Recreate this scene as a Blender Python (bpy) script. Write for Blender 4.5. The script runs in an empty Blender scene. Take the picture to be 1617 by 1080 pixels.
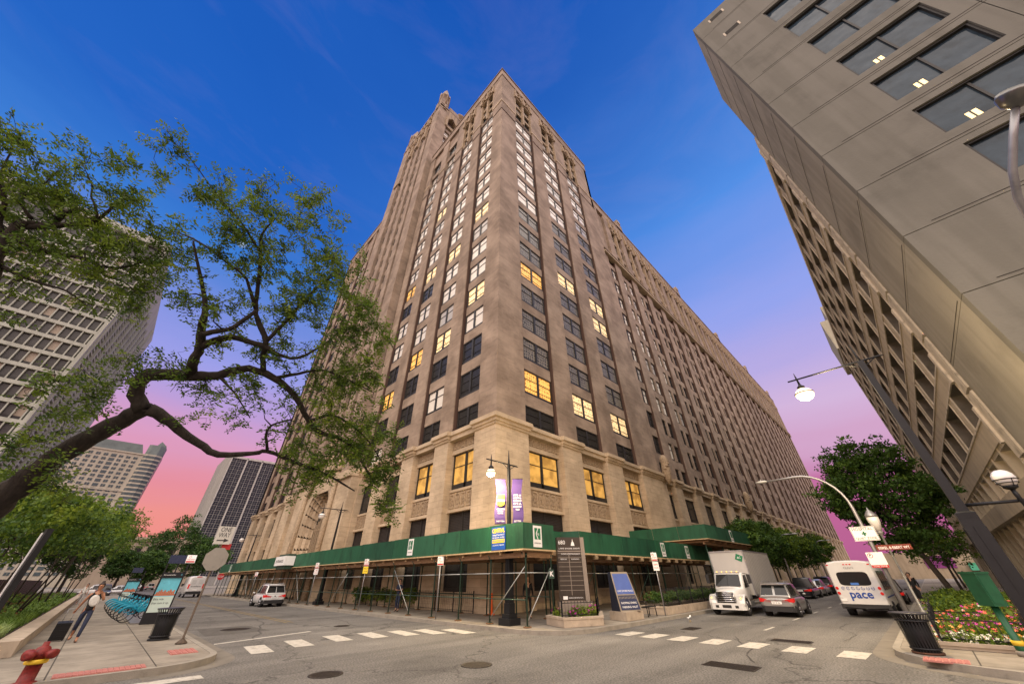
import bpy, math, random
from mathutils import Vector, Matrix
random.seed(7)
SC = bpy.context.scene
COL = SC.collection
# ---------------------------------------------------------------- camera, sky, sun, exposure
P_, R_, Y_ = math.radians(34.65), math.radians(-.68), math.radians(44.85)
FW = Vector((math.cos(Y_)*math.cos(P_), math.sin(Y_)*math.cos(P_), math.sin(P_)))
r0 = Vector((math.sin(Y_), -math.cos(Y_), 0)); u0 = r0.cross(FW)
RT = r0*math.cos(R_)+u0*math.sin(R_); UP = -r0*math.sin(R_)+u0*math.cos(R_)
EYE = Vector((0, 0, 1.9))
cam = bpy.data.cameras.new('camera'); cam.lens = 12; cam.sensor_width = 36; cam.clip_start = .1; cam.clip_end = 3000
camo = bpy.data.objects.new('camera', cam); COL.objects.link(camo)
camo.matrix_world = Matrix(((RT.x, UP.x, -FW.x, 0), (RT.y, UP.y, -FW.y, 0), (RT.z, UP.z, -FW.z, 1.9), (0, 0, 0, 1)))
SC.camera = camo
def at(px, py, d):
    """point seen at a photo pixel, d metres deep"""
    r = RT*(px-808.5)/539-UP*(py-540)/539+FW
    return EYE+r*d

W = bpy.data.worlds.new('World'); SC.world = W; W.use_nodes = True
nt = W.node_tree; nt.nodes.clear()
def N(t, nt=nt, **k):
    n = nt.nodes.new(t)
    for a, b in k.items(): setattr(n, a, b)
    return n
def s2l(c): return tuple((x/255/12.92 if x <= 10 else ((x/255+.055)/1.055)**2.4) for x in c)+(1,)
tc = N('ShaderNodeTexCoord'); sx = N('ShaderNodeSeparateXYZ'); nt.links.new(tc.outputs['Generated'], sx.inputs[0])
def ramp(nt, stops, fac, mode='EASE'):
    r = N('ShaderNodeValToRGB', nt); r.color_ramp.interpolation = mode
    e = r.color_ramp.elements
    while len(e) < len(stops): e.new(.5)
    for i, (p, c) in enumerate(stops): e[i].position = p; e[i].color = c
    nt.links.new(fac, r.inputs[0]); return r
# dusk bands: salmon over the left street, mauve over the right one, deep blue overhead
nz = N('ShaderNodeTexNoise'); nz.inputs['Scale'].default_value = 2.2; nz.inputs['Detail'].default_value = 5
mp = N('ShaderNodeMapping'); mp.inputs['Scale'].default_value = (1, 1, 6); nt.links.new(tc.outputs['Generated'], mp.inputs[0]); nt.links.new(mp.outputs[0], nz.inputs[0])
ns = N('ShaderNodeMath', operation='MULTIPLY_ADD'); nt.links.new(nz.outputs[0], ns.inputs[0]); ns.inputs[1].default_value = .09; ns.inputs[2].default_value = -.045
ad = N('ShaderNodeMath', operation='ADD'); nt.links.new(sx.outputs[2], ad.inputs[0]); nt.links.new(ns.outputs[0], ad.inputs[1])
DK = 2.0
def sc(c): l = s2l(c); return (l[0]/DK, l[1]/DK, l[2]/DK, 1)
rl = ramp(nt, [(0, sc((243, 140, 124))), (.12, sc((239, 148, 142))), (.17, sc((230, 144, 158))), (.24, sc((218, 158, 196))), (.385, sc((158, 160, 232))), (.59, sc((62, 126, 214))), (.70, sc((38, 102, 198))), (1, sc((20, 84, 180)))], ad.outputs[0], 'LINEAR')
rr = ramp(nt, [(0, sc((178, 92, 138))), (.11, sc((192, 104, 152))), (.165, sc((196, 112, 162))), (.23, sc((211, 164, 200))), (.31, sc((212, 182, 220))), (.41, sc((184, 172, 228))), (.53, sc((146, 164, 238))), (.74, sc((84, 144, 230))), (1, sc((20, 84, 180)))], ad.outputs[0], 'LINEAR')
df = N('ShaderNodeMath', operation='SUBTRACT'); nt.links.new(sx.outputs[0], df.inputs[0]); nt.links.new(sx.outputs[1], df.inputs[1])
mr = N('ShaderNodeMapRange'); mr.inputs[1].default_value = -.7; mr.inputs[2].default_value = .7; nt.links.new(df.outputs[0], mr.inputs[0])
mx = N('ShaderNodeMix', data_type='RGBA'); nt.links.new(mr.outputs[0], mx.inputs[0]); nt.links.new(rl.outputs[0], mx.inputs[6]); nt.links.new(rr.outputs[0], mx.inputs[7])
# the moon, a small pale patch high over the left street
dv = N('ShaderNodeVectorMath', operation='DOT_PRODUCT'); nt.links.new(tc.outputs['Generated'], dv.inputs[0]); dv.inputs[1].default_value = (-.0704, .78, .6218)
mm = N('ShaderNodeMapRange'); mm.inputs[1].default_value = math.cos(math.radians(.6)); mm.inputs[2].default_value = math.cos(math.radians(.1)); nt.links.new(dv.outputs['Value'], mm.inputs[0])
m2 = N('ShaderNodeMix', data_type='RGBA'); 
nc = N('ShaderNodeTexNoise'); nc.inputs['Scale'].default_value = 2.6; nc.inputs['Detail'].default_value = 8; nc.inputs['Roughness'].default_value = .62; nc.inputs['Distortion'].default_value = .6
mc = N('ShaderNodeMapping'); mc.inputs['Scale'].default_value = (1, 1.4, 5); mc.inputs['Rotation'].default_value = (.25, .1, .4); nt.links.new(tc.outputs['Generated'], mc.inputs[0]); nt.links.new(mc.outputs[0], nc.inputs[0])
rc = N('ShaderNodeMapRange'); rc.inputs[1].default_value = .50; rc.inputs[2].default_value = .80; rc.inputs[4].default_value = .08; nt.links.new(nc.outputs[0], rc.inputs[0])
m3 = N('ShaderNodeMix', data_type='RGBA'); nt.links.new(rc.outputs[0], m3.inputs[0]); nt.links.new(mx.outputs[2], m3.inputs[6]); m3.inputs[7].default_value = sc((196, 166, 206))
nt.links.new(mm.outputs[0], m2.inputs[0]); nt.links.new(m3.outputs[2], m2.inputs[6]); m2.inputs[7].default_value = (.22, .27, .36, 1)
bg = N('ShaderNodeBackground'); nt.links.new(m2.outputs[2], bg.inputs[0]); bg.inputs[1].default_value = 1
wo = N('ShaderNodeOutputWorld'); nt.links.new(bg.outputs[0], wo.inputs[0])

sun = bpy.data.lights.new('sun', 'SUN'); sun.energy = 3.0; sun.angle = math.radians(110); sun.color = (1, .83, .60)
suno = bpy.data.objects.new('sun', sun); COL.objects.link(suno)
suno.rotation_euler = Vector((.40, .27, -.87)).to_track_quat('-Z', 'Y').to_euler()
SC.view_settings.view_transform = 'Standard'; SC.view_settings.look = 'None'; SC.view_settings.gamma = 1
SC.view_settings.exposure = 1.0
SC.render.engine = 'CYCLES'

# ---------------------------------------------------------------- helpers
LOC = {}
class MB:
    def __init__(s): s.v = []; s.f = []; s.m = []; s.s = []
    def poly(s, pts, m=0, sm=False):
        n = len(s.v); s.v += [tuple(p) for p in pts]; s.f.append(tuple(range(n, n+len(pts)))); s.m.append(m); s.s.append(sm)
    def box(s, x0, y0, z0, x1, y1, z1, m=0):
        if x0 > x1: x0, x1 = x1, x0
        if y0 > y1: y0, y1 = y1, y0
        if z0 > z1: z0, z1 = z1, z0
        n = len(s.v)
        s.v += [(x0,y0,z0),(x1,y0,z0),(x1,y1,z0),(x0,y1,z0),(x0,y0,z1),(x1,y0,z1),(x1,y1,z1),(x0,y1,z1)]
        for f in ((0,3,2,1),(4,5,6,7),(0,1,5,4),(1,2,6,5),(2,3,7,6),(3,0,4,7)):
            s.f.append(tuple(n+i for i in f)); s.m.append(m); s.s.append(False)
        return s
    def cb(s, c, z, m=0, R=None):
        """box centred at c of size z, optionally turned by R"""
        n = len(s.v); c = Vector(c)
        for k in (-1, 1):
            for i, j in ((-1,-1),(1,-1),(1,1),(-1,1)):
                p = Vector((i*z[0]/2, j*z[1]/2, k*z[2]/2))
                if R is not None: p = R@p
                s.v.append(tuple(c+p))
        for f in ((0,3,2,1),(4,5,6,7),(0,1,5,4),(1,2,6,5),(2,3,7,6),(3,0,4,7)):
            s.f.append(tuple(n+i for i in f)); s.m.append(m); s.s.append(False)
        return s
    def loft(s, rings, m=0, cap=True, sm=True, closed=True):
        n0 = len(s.v); k = len(rings[0])
        for r in rings: s.v += [tuple(p) for p in r]
        for i in range(len(rings)-1):
            for j in range(k if closed else k-1):
                a = n0+i*k+j; b = n0+i*k+(j+1) % k
                s.f.append((a, b, b+k, a+k)); s.m.append(m); s.s.append(sm)
        if cap:
            s.f.append(tuple(n0+j for j in reversed(range(k)))); s.m.append(m); s.s.append(False)
            s.f.append(tuple(n0+(len(rings)-1)*k+j for j in range(k))); s.m.append(m); s.s.append(False)
        return s
    def tube(s, path, r, n=8, m=0, cap=True):
        path = [Vector(p) for p in path]
        if not isinstance(r, (list, tuple)): r = [r]*len(path)
        rings = []; ref = None
        for i, p in enumerate(path):
            t = (path[min(i+1, len(path)-1)]-path[max(i-1, 0)])
            if t.length < 1e-9: t = Vector((0, 0, 1))
            t.normalize()
            if ref is None: ref = Vector((0, 0, 1)) if abs(t.z) < .9 else Vector((1, 0, 0))
            a = t.cross(ref)
            if a.length < 1e-4: a = t.orthogonal()
            a.normalize(); b = t.cross(a); ref = b.cross(t) if abs(t.z) > .9 else ref
            ref = a.cross(t)
            rings.append([p+(a*math.cos(2*math.pi*j/n)+b*math.sin(2*math.pi*j/n))*r[i] for j in range(n)])
        return s.loft(rings, m, cap)
    def bar(s, a, b, w, m=0):
        return s.tube([a, b], w, 6, m)
    def lathe(s, x, y, prof, n=16, m=0, axis=None):
        rings = []
        for r, z in prof:
            rings.append([(x+r*math.cos(2*math.pi*j/n), y+r*math.sin(2*math.pi*j/n), z) for j in range(n)])
        return s.loft(rings, m)
    def prism(s, pts, ax, a, b, m=0):
        """2-D outline extruded along axis ax from a to b"""
        def P(p, t): return (t, p[0], p[1]) if ax == 0 else ((p[0], t, p[1]) if ax == 1 else (p[0], p[1], t))
        return s.loft([[P(p, a) for p in pts], [P(p, b) for p in pts]], m, True, False)
    def sph(s, c, r, n=12, m=0, sq=(1, 1, 1)):
        rings = []
        for i in range(1, n//2):
            a = math.pi*i/(n//2)
            rings.append([(c[0]+sq[0]*r*math.sin(a)*math.cos(2*math.pi*j/n), c[1]+sq[1]*r*math.sin(a)*math.sin(2*math.pi*j/n), c[2]-sq[2]*r*math.cos(a)) for j in range(n)])
        return s.loft(rings, m)
    def add(s, o, M=None, dm=0):
        n = len(s.v)
        s.v += [tuple(M@Vector(p)) if M else p for p in o.v]
        s.f += [tuple(n+i for i in f) for f in o.f]; s.m += [i+dm for i in o.m]; s.s += o.s
        return s
    def text(s, txt, M, size, m=0, align='CENTER', bold=0, depth=.002, fit=None):
        cu = bpy.data.curves.new('t', 'FONT'); cu.body = txt; cu.size = size; cu.align_x = align; cu.align_y = 'CENTER'; cu.offset = bold; cu.extrude = depth; cu.resolution_u = 2
        ob = bpy.data.objects.new('t', cu); COL.objects.link(ob)
        me = bpy.data.meshes.new_from_object(ob)
        k = 1
        if fit and len(me.vertices):
            w = max(v.co.x for v in me.vertices)-min(v.co.x for v in me.vertices)
            if w > 0: k = fit/w
        n = len(s.v)
        s.v += [tuple(M@Vector((v.co.x*k, v.co.y, v.co.z))) for v in me.vertices]
        for p in me.polygons: s.f.append(tuple(n+i for i in p.vertices)); s.m.append(m); s.s.append(False)
        bpy.data.objects.remove(ob); bpy.data.curves.remove(cu); bpy.data.meshes.remove(me)
        return s
    def mesh(s, name, mats, off=(0, 0, 0)):
        me = bpy.data.meshes.new(name); o = Vector(off)
        me.from_pydata([tuple(Vector(p)-o) for p in s.v], [], s.f)
        for m in (mats if isinstance(mats, (list, tuple)) else [mats]): me.materials.append(m)
        me.polygons.foreach_set('material_index', s.m); me.polygons.foreach_set('use_smooth', s.s)
        me.update(); return me
    def build(s, name, mats, parent=None, world=False, kind=None, label=None):
        off = LOC.get(parent.name, (0, 0, 0)) if (parent and world) else (0, 0, 0)
        me = s.mesh(name, mats, off)
        o = bpy.data.objects.new(name, me); COL.objects.link(o); o.parent = parent
        if parent: LOC[o.name] = off
        if kind: o['kind'] = kind
        if label: o['label'] = label
        return o
def tag(o, label, cat, group=None):
    o['label'] = label; o['category'] = cat
    if group: o['group'] = group
    return o
def thing(name, label, cat, loc=(0, 0, 0), rz=0, group=None):
    o = bpy.data.objects.new(name, None); COL.objects.link(o); o.location = loc; o.rotation_euler = (0, 0, rz); o.empty_display_size = .3
    LOC[o.name] = Vector(loc)
    return tag(o, label, cat, group)
def solo(mb, name, mats, label, cat, loc=(0, 0, 0), group=None, rz=0, world=True):
    me = mb.mesh(name, mats, loc if world else (0, 0, 0)); o = bpy.data.objects.new(name, me); COL.objects.link(o); o.location = loc; o.rotation_euler = (0, 0, rz)
    return tag(o, label, cat, group)
def setting(mb, name, mats, kind='structure'):
    o = mb.build(name, mats); o['kind'] = kind; return o
def copy_tree(o, parent=None, label=None, group=None, loc=None, rz=None, scale=None):
    c = o.copy(); COL.objects.link(c); c.parent = parent
    if label: c['label'] = label
    if group: c['group'] = group
    if loc is not None: c.location = loc
    if rz is not None: c.rotation_euler = (0, 0, rz)
    if scale is not None: c.scale = scale if isinstance(scale, tuple) else (scale,)*3
    for ch in list(o.children): copy_tree(ch, c)
    return c
def frame(o, x, y):
    """matrix of a flat panel: origin, right, up (world vectors)"""
    x = Vector(x).normalized(); y = Vector(y).normalized(); z = x.cross(y); o = Vector(o)
    return Matrix(((x.x, y.x, z.x, o.x), (x.y, y.y, z.y, o.y), (x.z, y.z, z.z, o.z), (0, 0, 0, 1)))
def mat(name, col, rough=.8, metal=0., var=.18, vs=3., bump=0., bs=30., emit=0., spec=.4, coat=0., trans=0., streak=None, ecol=None):
    m = bpy.data.materials.new(name); m.use_nodes = True; t = m.node_tree; b = t.nodes['Principled BSDF']
    b.inputs['Roughness'].default_value = rough; b.inputs['Metallic'].default_value = metal; b.inputs['Specular IOR Level'].default_value = spec
    b.inputs['Base Color'].default_value = (*col, 1)
    if coat: b.inputs['Coat Weight'].default_value = coat; b.inputs['Coat Roughness'].default_value = .05
    if emit: b.inputs['Emission Color'].default_value = (*(ecol or col), 1); b.inputs['Emission Strength'].default_value = emit
    if var or bump:
        g = N('ShaderNodeTexCoord', t); mp = N('ShaderNodeMapping', t); t.links.new(g.outputs['Object'], mp.inputs[0])
        if streak: mp.inputs['Scale'].default_value = streak
    if var:
        n = N('ShaderNodeTexNoise', t); n.inputs['Scale'].default_value = vs; n.inputs['Detail'].default_value = 6; n.inputs['Roughness'].default_value = .62
        t.links.new(mp.outputs[0], n.inputs[0])
        r = ramp(t, [(.28, tuple(max(0, c*(1-var*1.3)) for c in col)+(1,)), (.5, (*col, 1)), (.72, tuple(min(1, c*(1+var)) for c in col)+(1,))], n.outputs[0])
        t.links.new(r.outputs[0], b.inputs['Base Color'])
    if bump:
        n2 = N('ShaderNodeTexNoise', t); n2.inputs['Scale'].default_value = bs; n2.inputs['Detail'].default_value = 4; t.links.new(mp.outputs[0], n2.inputs[0])
        bp = N('ShaderNodeBump', t); bp.inputs['Strength'].default_value = bump; bp.inputs['Distance'].default_value = .02
        t.links.new(n2.outputs[0], bp.inputs['Height']); t.links.new(bp.outputs[0], b.inputs['Normal'])
    return m
def block_mat(name, col, bw=1.25, bh=.5, mortar=.012, var=.10, mcol=.72, rough=.85, blot=.14):
    """ashlar: courses run on any upright face"""
    m = bpy.data.materials.new(name); m.use_nodes = True; t = m.node_tree; b = t.nodes['Principled BSDF']; b.inputs['Roughness'].default_value = rough; b.inputs['Specular IOR Level'].default_value = .25
    g = N('ShaderNodeNewGeometry', t); s = N('ShaderNodeSeparateXYZ', t); t.links.new(g.outputs['Position'], s.inputs[0])
    a = N('ShaderNodeMath', t, operation='ADD'); t.links.new(s.outputs[0], a.inputs[0]); t.links.new(s.outputs[1], a.inputs[1])
    c = N('ShaderNodeCombineXYZ', t); t.links.new(a.outputs[0], c.inputs[0]); t.links.new(s.outputs[2], c.inputs[1])
    k = N('ShaderNodeTexBrick', t); t.links.new(c.outputs[0], k.inputs[0]); k.inputs['Scale'].default_value = 1; k.inputs['Brick Width'].default_value = bw; k.inputs['Row Height'].default_value = bh; k.inputs['Mortar Size'].default_value = mortar
    k.inputs['Color1'].default_value = tuple(x*(1+var) for x in col)+(1,); k.inputs['Color2'].default_value = tuple(x*(1-var) for x in col)+(1,); k.inputs['Mortar'].default_value = tuple(x*mcol for x in col)+(1,)
    n = N('ShaderNodeTexNoise', t); n.inputs['Scale'].default_value = .35; n.inputs['Detail'].default_value = 8; t.links.new(g.outputs['Position'], n.inputs[0])
    r = ramp(t, [(.3, (1-blot*1.6, 1-blot*1.7, 1-blot*1.8, 1)), (.7, (1+blot*.5, 1+blot*.5, 1+blot*.5, 1))], n.outputs[0])
    x = N('ShaderNodeMix', t, data_type='RGBA', blend_type='MULTIPLY'); x.inputs[0].default_value = 1; t.links.new(k.outputs[0], x.inputs[6]); t.links.new(r.outputs[0], x.inputs[7])
    mp = N('ShaderNodeMapping', t); mp.inputs['Scale'].default_value = (1, 1, 3.2); t.links.new(g.outputs['Position'], mp.inputs[0])
    n2 = N('ShaderNodeTexNoise', t); n2.inputs['Scale'].default_value = 1.1; n2.inputs['Detail'].default_value = 9; n2.inputs['Roughness'].default_value = .7; t.links.new(mp.outputs[0], n2.inputs[0])
    r2 = ramp(t, [(.32, (.80, .79, .78, 1)), (.5, (1, 1, 1, 1)), (.7, (1.14, 1.13, 1.11, 1))], n2.outputs[0])
    y = N('ShaderNodeMix', t, data_type='RGBA', blend_type='MULTIPLY'); y.inputs[0].default_value = 1; t.links.new(x.outputs[2], y.inputs[6]); t.links.new(r2.outputs[0], y.inputs[7]); t.links.new(y.outputs[2], b.inputs['Base Color'])
    n3 = N('ShaderNodeTexNoise', t); n3.inputs['Scale'].default_value = 7; n3.inputs['Detail'].default_value = 5; t.links.new(g.outputs['Position'], n3.inputs[0]); bp = N('ShaderNodeBump', t); bp.inputs['Strength'].default_value = .3; bp.inputs['Distance'].default_value = .03; t.links.new(n3.outputs[0], bp.inputs['Height']); t.links.new(bp.outputs[0], b.inputs['Normal'])
    return m
def glass_mat(name, col, rough=.06, spec=.9, var=.25, vs=.9, emit=0, wave=.15):
    m = mat(name, col, rough, 0, var, vs, 0, 10, emit, spec)
    t = m.node_tree; b = t.nodes['Principled BSDF']; b.inputs['IOR'].default_value = 1.45
    g = N('ShaderNodeTexCoord', t); n = N('ShaderNodeTexNoise', t); n.inputs['Scale'].default_value = 1.1; n.inputs['Detail'].default_value = 1; t.links.new(g.outputs['Object'], n.inputs[0])
    bp = N('ShaderNodeBump', t); bp.inputs['Strength'].default_value = wave; bp.inputs['Distance'].default_value = .06; t.links.new(n.outputs[0], bp.inputs['Height']); t.links.new(bp.outputs[0], b.inputs['Normal'])
    return m
BLK = mat('black_paint', (.012, .013, .015), .45, .2, .2, 4)
DKM = mat('dark_bronze', (.028, .026, .024), .4, .3, .2, 3)
STEEL = mat('galvanised_steel', (.32, .32, .33), .45, .7, .15, 6)
WHT = mat('white_paint', (.75, .75, .72), .5, 0, .06, 3)
YEL = mat('yellow_paint', (.72, .48, .03), .5, 0, .1, 4)
RED = mat('red_paint', (.17, .012, .009), .55, 0, .4, 14, .15, 30)
RUB = mat('tyre_rubber', (.018, .018, .019), .85, 0, .1, 6)
CHR = mat('chrome', (.6, .6, .62), .2, 1, 0)
CONC = mat('sidewalk_concrete', (.26, .23, .19), .9, 0, .16, 1.2, .25, 40)
KERB = mat('kerb_concrete', (.27, .245, .20), .9, 0, .2, 2.5, .3, 40)
# ---------------------------------------------------------------- ground, streets, pavements
m = bpy.data.materials.new('asphalt'); m.use_nodes = True; t = m.node_tree; b = t.nodes['Principled BSDF']; b.inputs['Roughness'].default_value = .88; b.inputs['Specular IOR Level'].default_value = .3
g = N('ShaderNodeTexCoord', t)
n1 = N('ShaderNodeTexNoise', t); n1.inputs['Scale'].default_value = .16; n1.inputs['Detail'].default_value = 7; n1.inputs['Roughness'].default_value = .65; t.links.new(g.outputs['Object'], n1.inputs[0])
r1 = ramp(t, [(.3, (.09, .085, .075, 1)), (.5, (.148, .140, .124, 1)), (.7, (.197, .187, .166, 1))], n1.outputs[0])
n2 = N('ShaderNodeTexNoise', t); n2.inputs['Scale'].default_value = 22; n2.inputs['Detail'].default_value = 3; t.links.new(g.outputs['Object'], n2.inputs[0])
r2 = ramp(t, [(.3, (.55, .55, .55, 1)), (.7, (1.4, 1.4, 1.4, 1))], n2.outputs[0])
x1 = N('ShaderNodeMix', t, data_type='RGBA', blend_type='MULTIPLY'); x1.inputs[0].default_value = 1; t.links.new(r1.outputs[0], x1.inputs[6]); t.links.new(r2.outputs[0], x1.inputs[7])
# cracks: thin dark veins
vo = N('ShaderNodeTexVoronoi', t, feature='DISTANCE_TO_EDGE'); vo.inputs['Scale'].default_value = .13
nw = N('ShaderNodeTexNoise', t); nw.inputs['Scale'].default_value = 1.3; nw.inputs['Detail'].default_value = 5; t.links.new(g.outputs['Object'], nw.inputs[0])
vm = N('ShaderNodeVectorMath', t, operation='MULTIPLY_ADD'); t.links.new(nw.outputs['Color'], vm.inputs[0]); vm.inputs[1].default_value = (2.2, 2.2, 0); t.links.new(g.outputs['Object'], vm.inputs[2]); t.links.new(vm.outputs[0], vo.inputs['Vector'])
r3 = ramp(t, [(0, (.30, .30, .30, 1)), (.003, (.42, .42, .42, 1)), (.008, (1, 1, 1, 1))], vo.outputs['Distance'], 'LINEAR')
x2 = N('ShaderNodeMix', t, data_type='RGBA', blend_type='MULTIPLY'); x2.inputs[0].default_value = .75; t.links.new(x1.outputs[2], x2.inputs[6]); t.links.new(r3.outputs[0], x2.inputs[7])
# worn wheel tracks, long and soft
mp = N('ShaderNodeMapping', t); mp.inputs['Scale'].default_value = (.05, .6, 1); t.links.new(g.outputs['Object'], mp.inputs[0])
n4 = N('ShaderNodeTexNoise', t); n4.inputs['Scale'].default_value = 1.5; n4.inputs['Detail'].default_value = 4; t.links.new(mp.outputs[0], n4.inputs[0])
r4 = ramp(t, [(.35, (.84, .84, .84, 1)), (.65, (1.12, 1.12, 1.12, 1))], n4.outputs[0])
x3 = N('ShaderNodeMix', t, data_type='RGBA', blend_type='MULTIPLY'); x3.inputs[0].default_value = 1; t.links.new(x2.outputs[2], x3.inputs[6]); t.links.new(r4.outputs[0], x3.inputs[7]); t.links.new(x3.outputs[2], b.inputs['Base Color'])
bp = N('ShaderNodeBump', t); bp.inputs['Strength'].default_value = .5; bp.inputs['Distance'].default_value = .012; t.links.new(n2.outputs[0], bp.inputs['Height']); t.links.new(bp.outputs[0], b.inputs['Normal'])
ASPH = m
o = MB(); o.poly([(-900, -900, 0), (1500, -900, 0), (1500, 1500, 0), (-900, 1500, 0)]); setting(o, 'road', ASPH)

def rounded(corner, r, n, a0, a1):
    return [(corner[0]+r*math.cos(math.radians(a0+(a1-a0)*i/n)), corner[1]+r*math.sin(math.radians(a0+(a1-a0)*i/n))) for i in range(n+1)]
def pavement(name, poly):
    """raised slab: concrete top, kerb stone ring round the edge"""
    o = MB(); h = .15
    cx = sum(p[0] for p in poly)/len(poly)
    k = len(poly)
    inn = []
    for i in range(k):
        a = Vector(poly[i-1]); p = Vector(poly[i]); c = Vector(poly[(i+1) % k])
        d1 = (p-a).normalized(); d2 = (c-p).normalized(); nn = Vector((-(d1+d2).y, (d1+d2).x))
        if nn.length < 1e-6: nn = Vector((-d1.y, d1.x))
        nn.normalize(); q = p+nn*(.17/max(.4, nn.dot(Vector((-d1.y, d1.x))))); inn.append((q.x, q.y))
    for i in range(k):
        j = (i+1) % k
        o.poly([(*poly[i], 0), (*poly[j], 0), (*poly[j], h), (*poly[i], h)], 1)
        o.poly([(*poly[i], h), (*poly[j], h), (*inn[j], h), (*inn[i], h)], 1)
        o.poly([(*inn[i], h), (*inn[j], h), (*inn[j], h-.008), (*inn[i], h-.008)], 1)
    o.poly([(*p, h-.008) for p in inn], 0)
    return o.build(name, [WALKM, KERB], kind='structure')
# slabs with dark joints
WALKM = bpy.data.materials.new('sidewalk_slabs'); WALKM.use_nodes = True; t = WALKM.node_tree; b = t.nodes['Principled BSDF']; b.inputs['Roughness'].default_value = .9; b.inputs['Specular IOR Level'].default_value = .25
g = N('ShaderNodeTexCoord', t); k = N('ShaderNodeTexBrick', t); t.links.new(g.outputs['Object'], k.inputs[0]); k.offset = 0
k.inputs['Scale'].default_value = 1; k.inputs['Brick Width'].default_value = 1.9; k.inputs['Row Height'].default_value = 1.9; k.inputs['Mortar Size'].default_value = .018; k.inputs['Mortar Smooth'].default_value = .3
k.inputs['Color1'].default_value = (.285, .255, .205, 1); k.inputs['Color2'].default_value = (.24, .213, .172, 1); k.inputs['Mortar'].default_value = (.07, .062, .05, 1)
n1 = N('ShaderNodeTexNoise', t); n1.inputs['Scale'].default_value = .8; n1.inputs['Detail'].default_value = 9; n1.inputs['Roughness'].default_value = .7; t.links.new(g.outputs['Object'], n1.inputs[0])
r1 = ramp(t, [(.3, (.68, .67, .66, 1)), (.7, (1.15, 1.15, 1.15, 1))], n1.outputs[0])
x1 = N('ShaderNodeMix', t, data_type='RGBA', blend_type='MULTIPLY'); x1.inputs[0].default_value = 1; t.links.new(k.outputs[0], x1.inputs[6]); t.links.new(r1.outputs[0], x1.inputs[7]); t.links.new(x1.outputs[2], b.inputs['Base Color'])
# main block, round corner towards the crossing
pavement('sidewalk_main', [(13.1, 260), (13.1, 13.6)]+rounded((15.6, 13.2), 2.5, 10, 180, 270)[1:]+[(18, 10.6), (330, 10.7), (330, 260)])
pavement('sidewalk_left', [(-120, 14.5), (1.6, 14.5)]+rounded((1.6, 16.3), 1.8, 8, -90, 0)+[(3.4, 260), (-120, 260)])
pavement('sidewalk_right', [(330, -120), (330, 1.6), (17.2, 1.6)]+rounded((17.2, -.9), 2.5, 10, 90, 180)[1:]+[(14.7, -120)])
pavement('sidewalk_near', [(2.2, -120), (2.2, -.8)]+rounded((.2, -.8), 2.0, 8, 0, 90)[1:]+[(-120, 1.2), (-120, -120)])
# apron strips (worn concrete gutter)
GUT = mat('gutter_concrete', (.17, .152, .122), .9, 0, .2, 1.5, .2, 30)
o = MB()
def strip(o, pts, w, z=.004, m=0):
    pts = [Vector(p) for p in pts]; L = []; R = []
    for i, p in enumerate(pts):
        d = (pts[min(i+1, len(pts)-1)]-pts[max(i-1, 0)]).normalized(); n = Vector((d.y, -d.x)); L.append(p); R.append(p+n*w)
    for i in range(len(pts)-1): o.poly([(*L[i], z), (*R[i], z), (*R[i+1], z), (*L[i+1], z)], m)
strip(o, [(13.1, 13.6), (13.1, 150)][::-1]+rounded((15.6, 13.2), 2.5, 10, 180, 270)[1:]+[(18, 10.6), (200, 10.7)], .55) if False else None
strip(o, [(1.6, 14.5)]+rounded((1.6, 16.3), 1.8, 8, -90, 0)[1:]+[(3.4, 150)], .5)
strip(o, [(150, 1.6), (17.2, 1.6)]+rounded((17.2, -.9), 2.5, 10, 90, 180)[1:]+[(14.7, -20)], -.5) if False else strip(o, ([(150, 1.6), (17.2, 1.6)]+rounded((17.2, -.9), 2.5, 10, 90, 180)[1:]+[(14.7, -20)])[::-1], -.5)
strip(o, [(13.1, 150), (13.1, 13.6)]+rounded((15.6, 13.2), 2.5, 10, 180, 270)[1:]+[(18, 10.6), (200, 10.7)], -.45)
setting(o, 'gutter', GUT)
# markings
PNT = mat('road_paint', (.60, .57, .49), .75, 0, .22, 2.5, .2, 30)
_t = PNT.node_tree; _n = N('ShaderNodeTexNoise', _t); _n.inputs['Scale'].default_value = 5; _n.inputs['Detail'].default_value = 8; _n.inputs['Roughness'].default_value = .75; _g = N('ShaderNodeTexCoord', _t); _t.links.new(_g.outputs['Object'], _n.inputs[0])
_r = ramp(_t, [(.36, (.17, .155, .13, 1)), (.44, (.42, .395, .335, 1)), (.6, (.52, .495, .43, 1))], _n.outputs[0]); _t.links.new(_r.outputs[0], _t.nodes['Principled BSDF'].inputs['Base Color'])
PYE = mat('road_paint_yellow', (.22, .165, .08), .8, 0, .35, 2.2)
o = MB(); z = .008
for x, y in [(4.75, 17.05), (6.15, 17.45), (7.65, 17.65), (9.0, 17.4), (10.2, 17.0), (11.2, 16.5), (12.1, 15.6)]:
    o.poly([(x-.42, y-.95, z), (x+.22, y-1.02, z), (x+.42, y+.95, z), (x-.22, y+1.02, z)])
for y in [2.42, 3.75, 5.0, 6.2, 7.35, 8.45, 9.5]:
    o.poly([(15.5, y-.3, z), (16.8, y-.34, z), (16.8, y+.3, z), (15.5, y+.34, z)])
o.poly([(3.9, 19.45, z), (3.95, 19.7, z), (7.7, 20.95, z), (7.75, 20.68, z)])
for x, y in [(1.8, 13.3), (1.2, 12.0)]:
    o.poly([(x-.9, y, z), (x+.9, y-.1, z), (x+.9, y+.42, z), (x-.9, y+.5, z)])
for i in range(9):
    x = 20.6+i*5.2; o.poly([(x, 5.72, z), (x+1.5, 5.72, z), (x+1.5, 5.84, z), (x, 5.84, z)])
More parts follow.
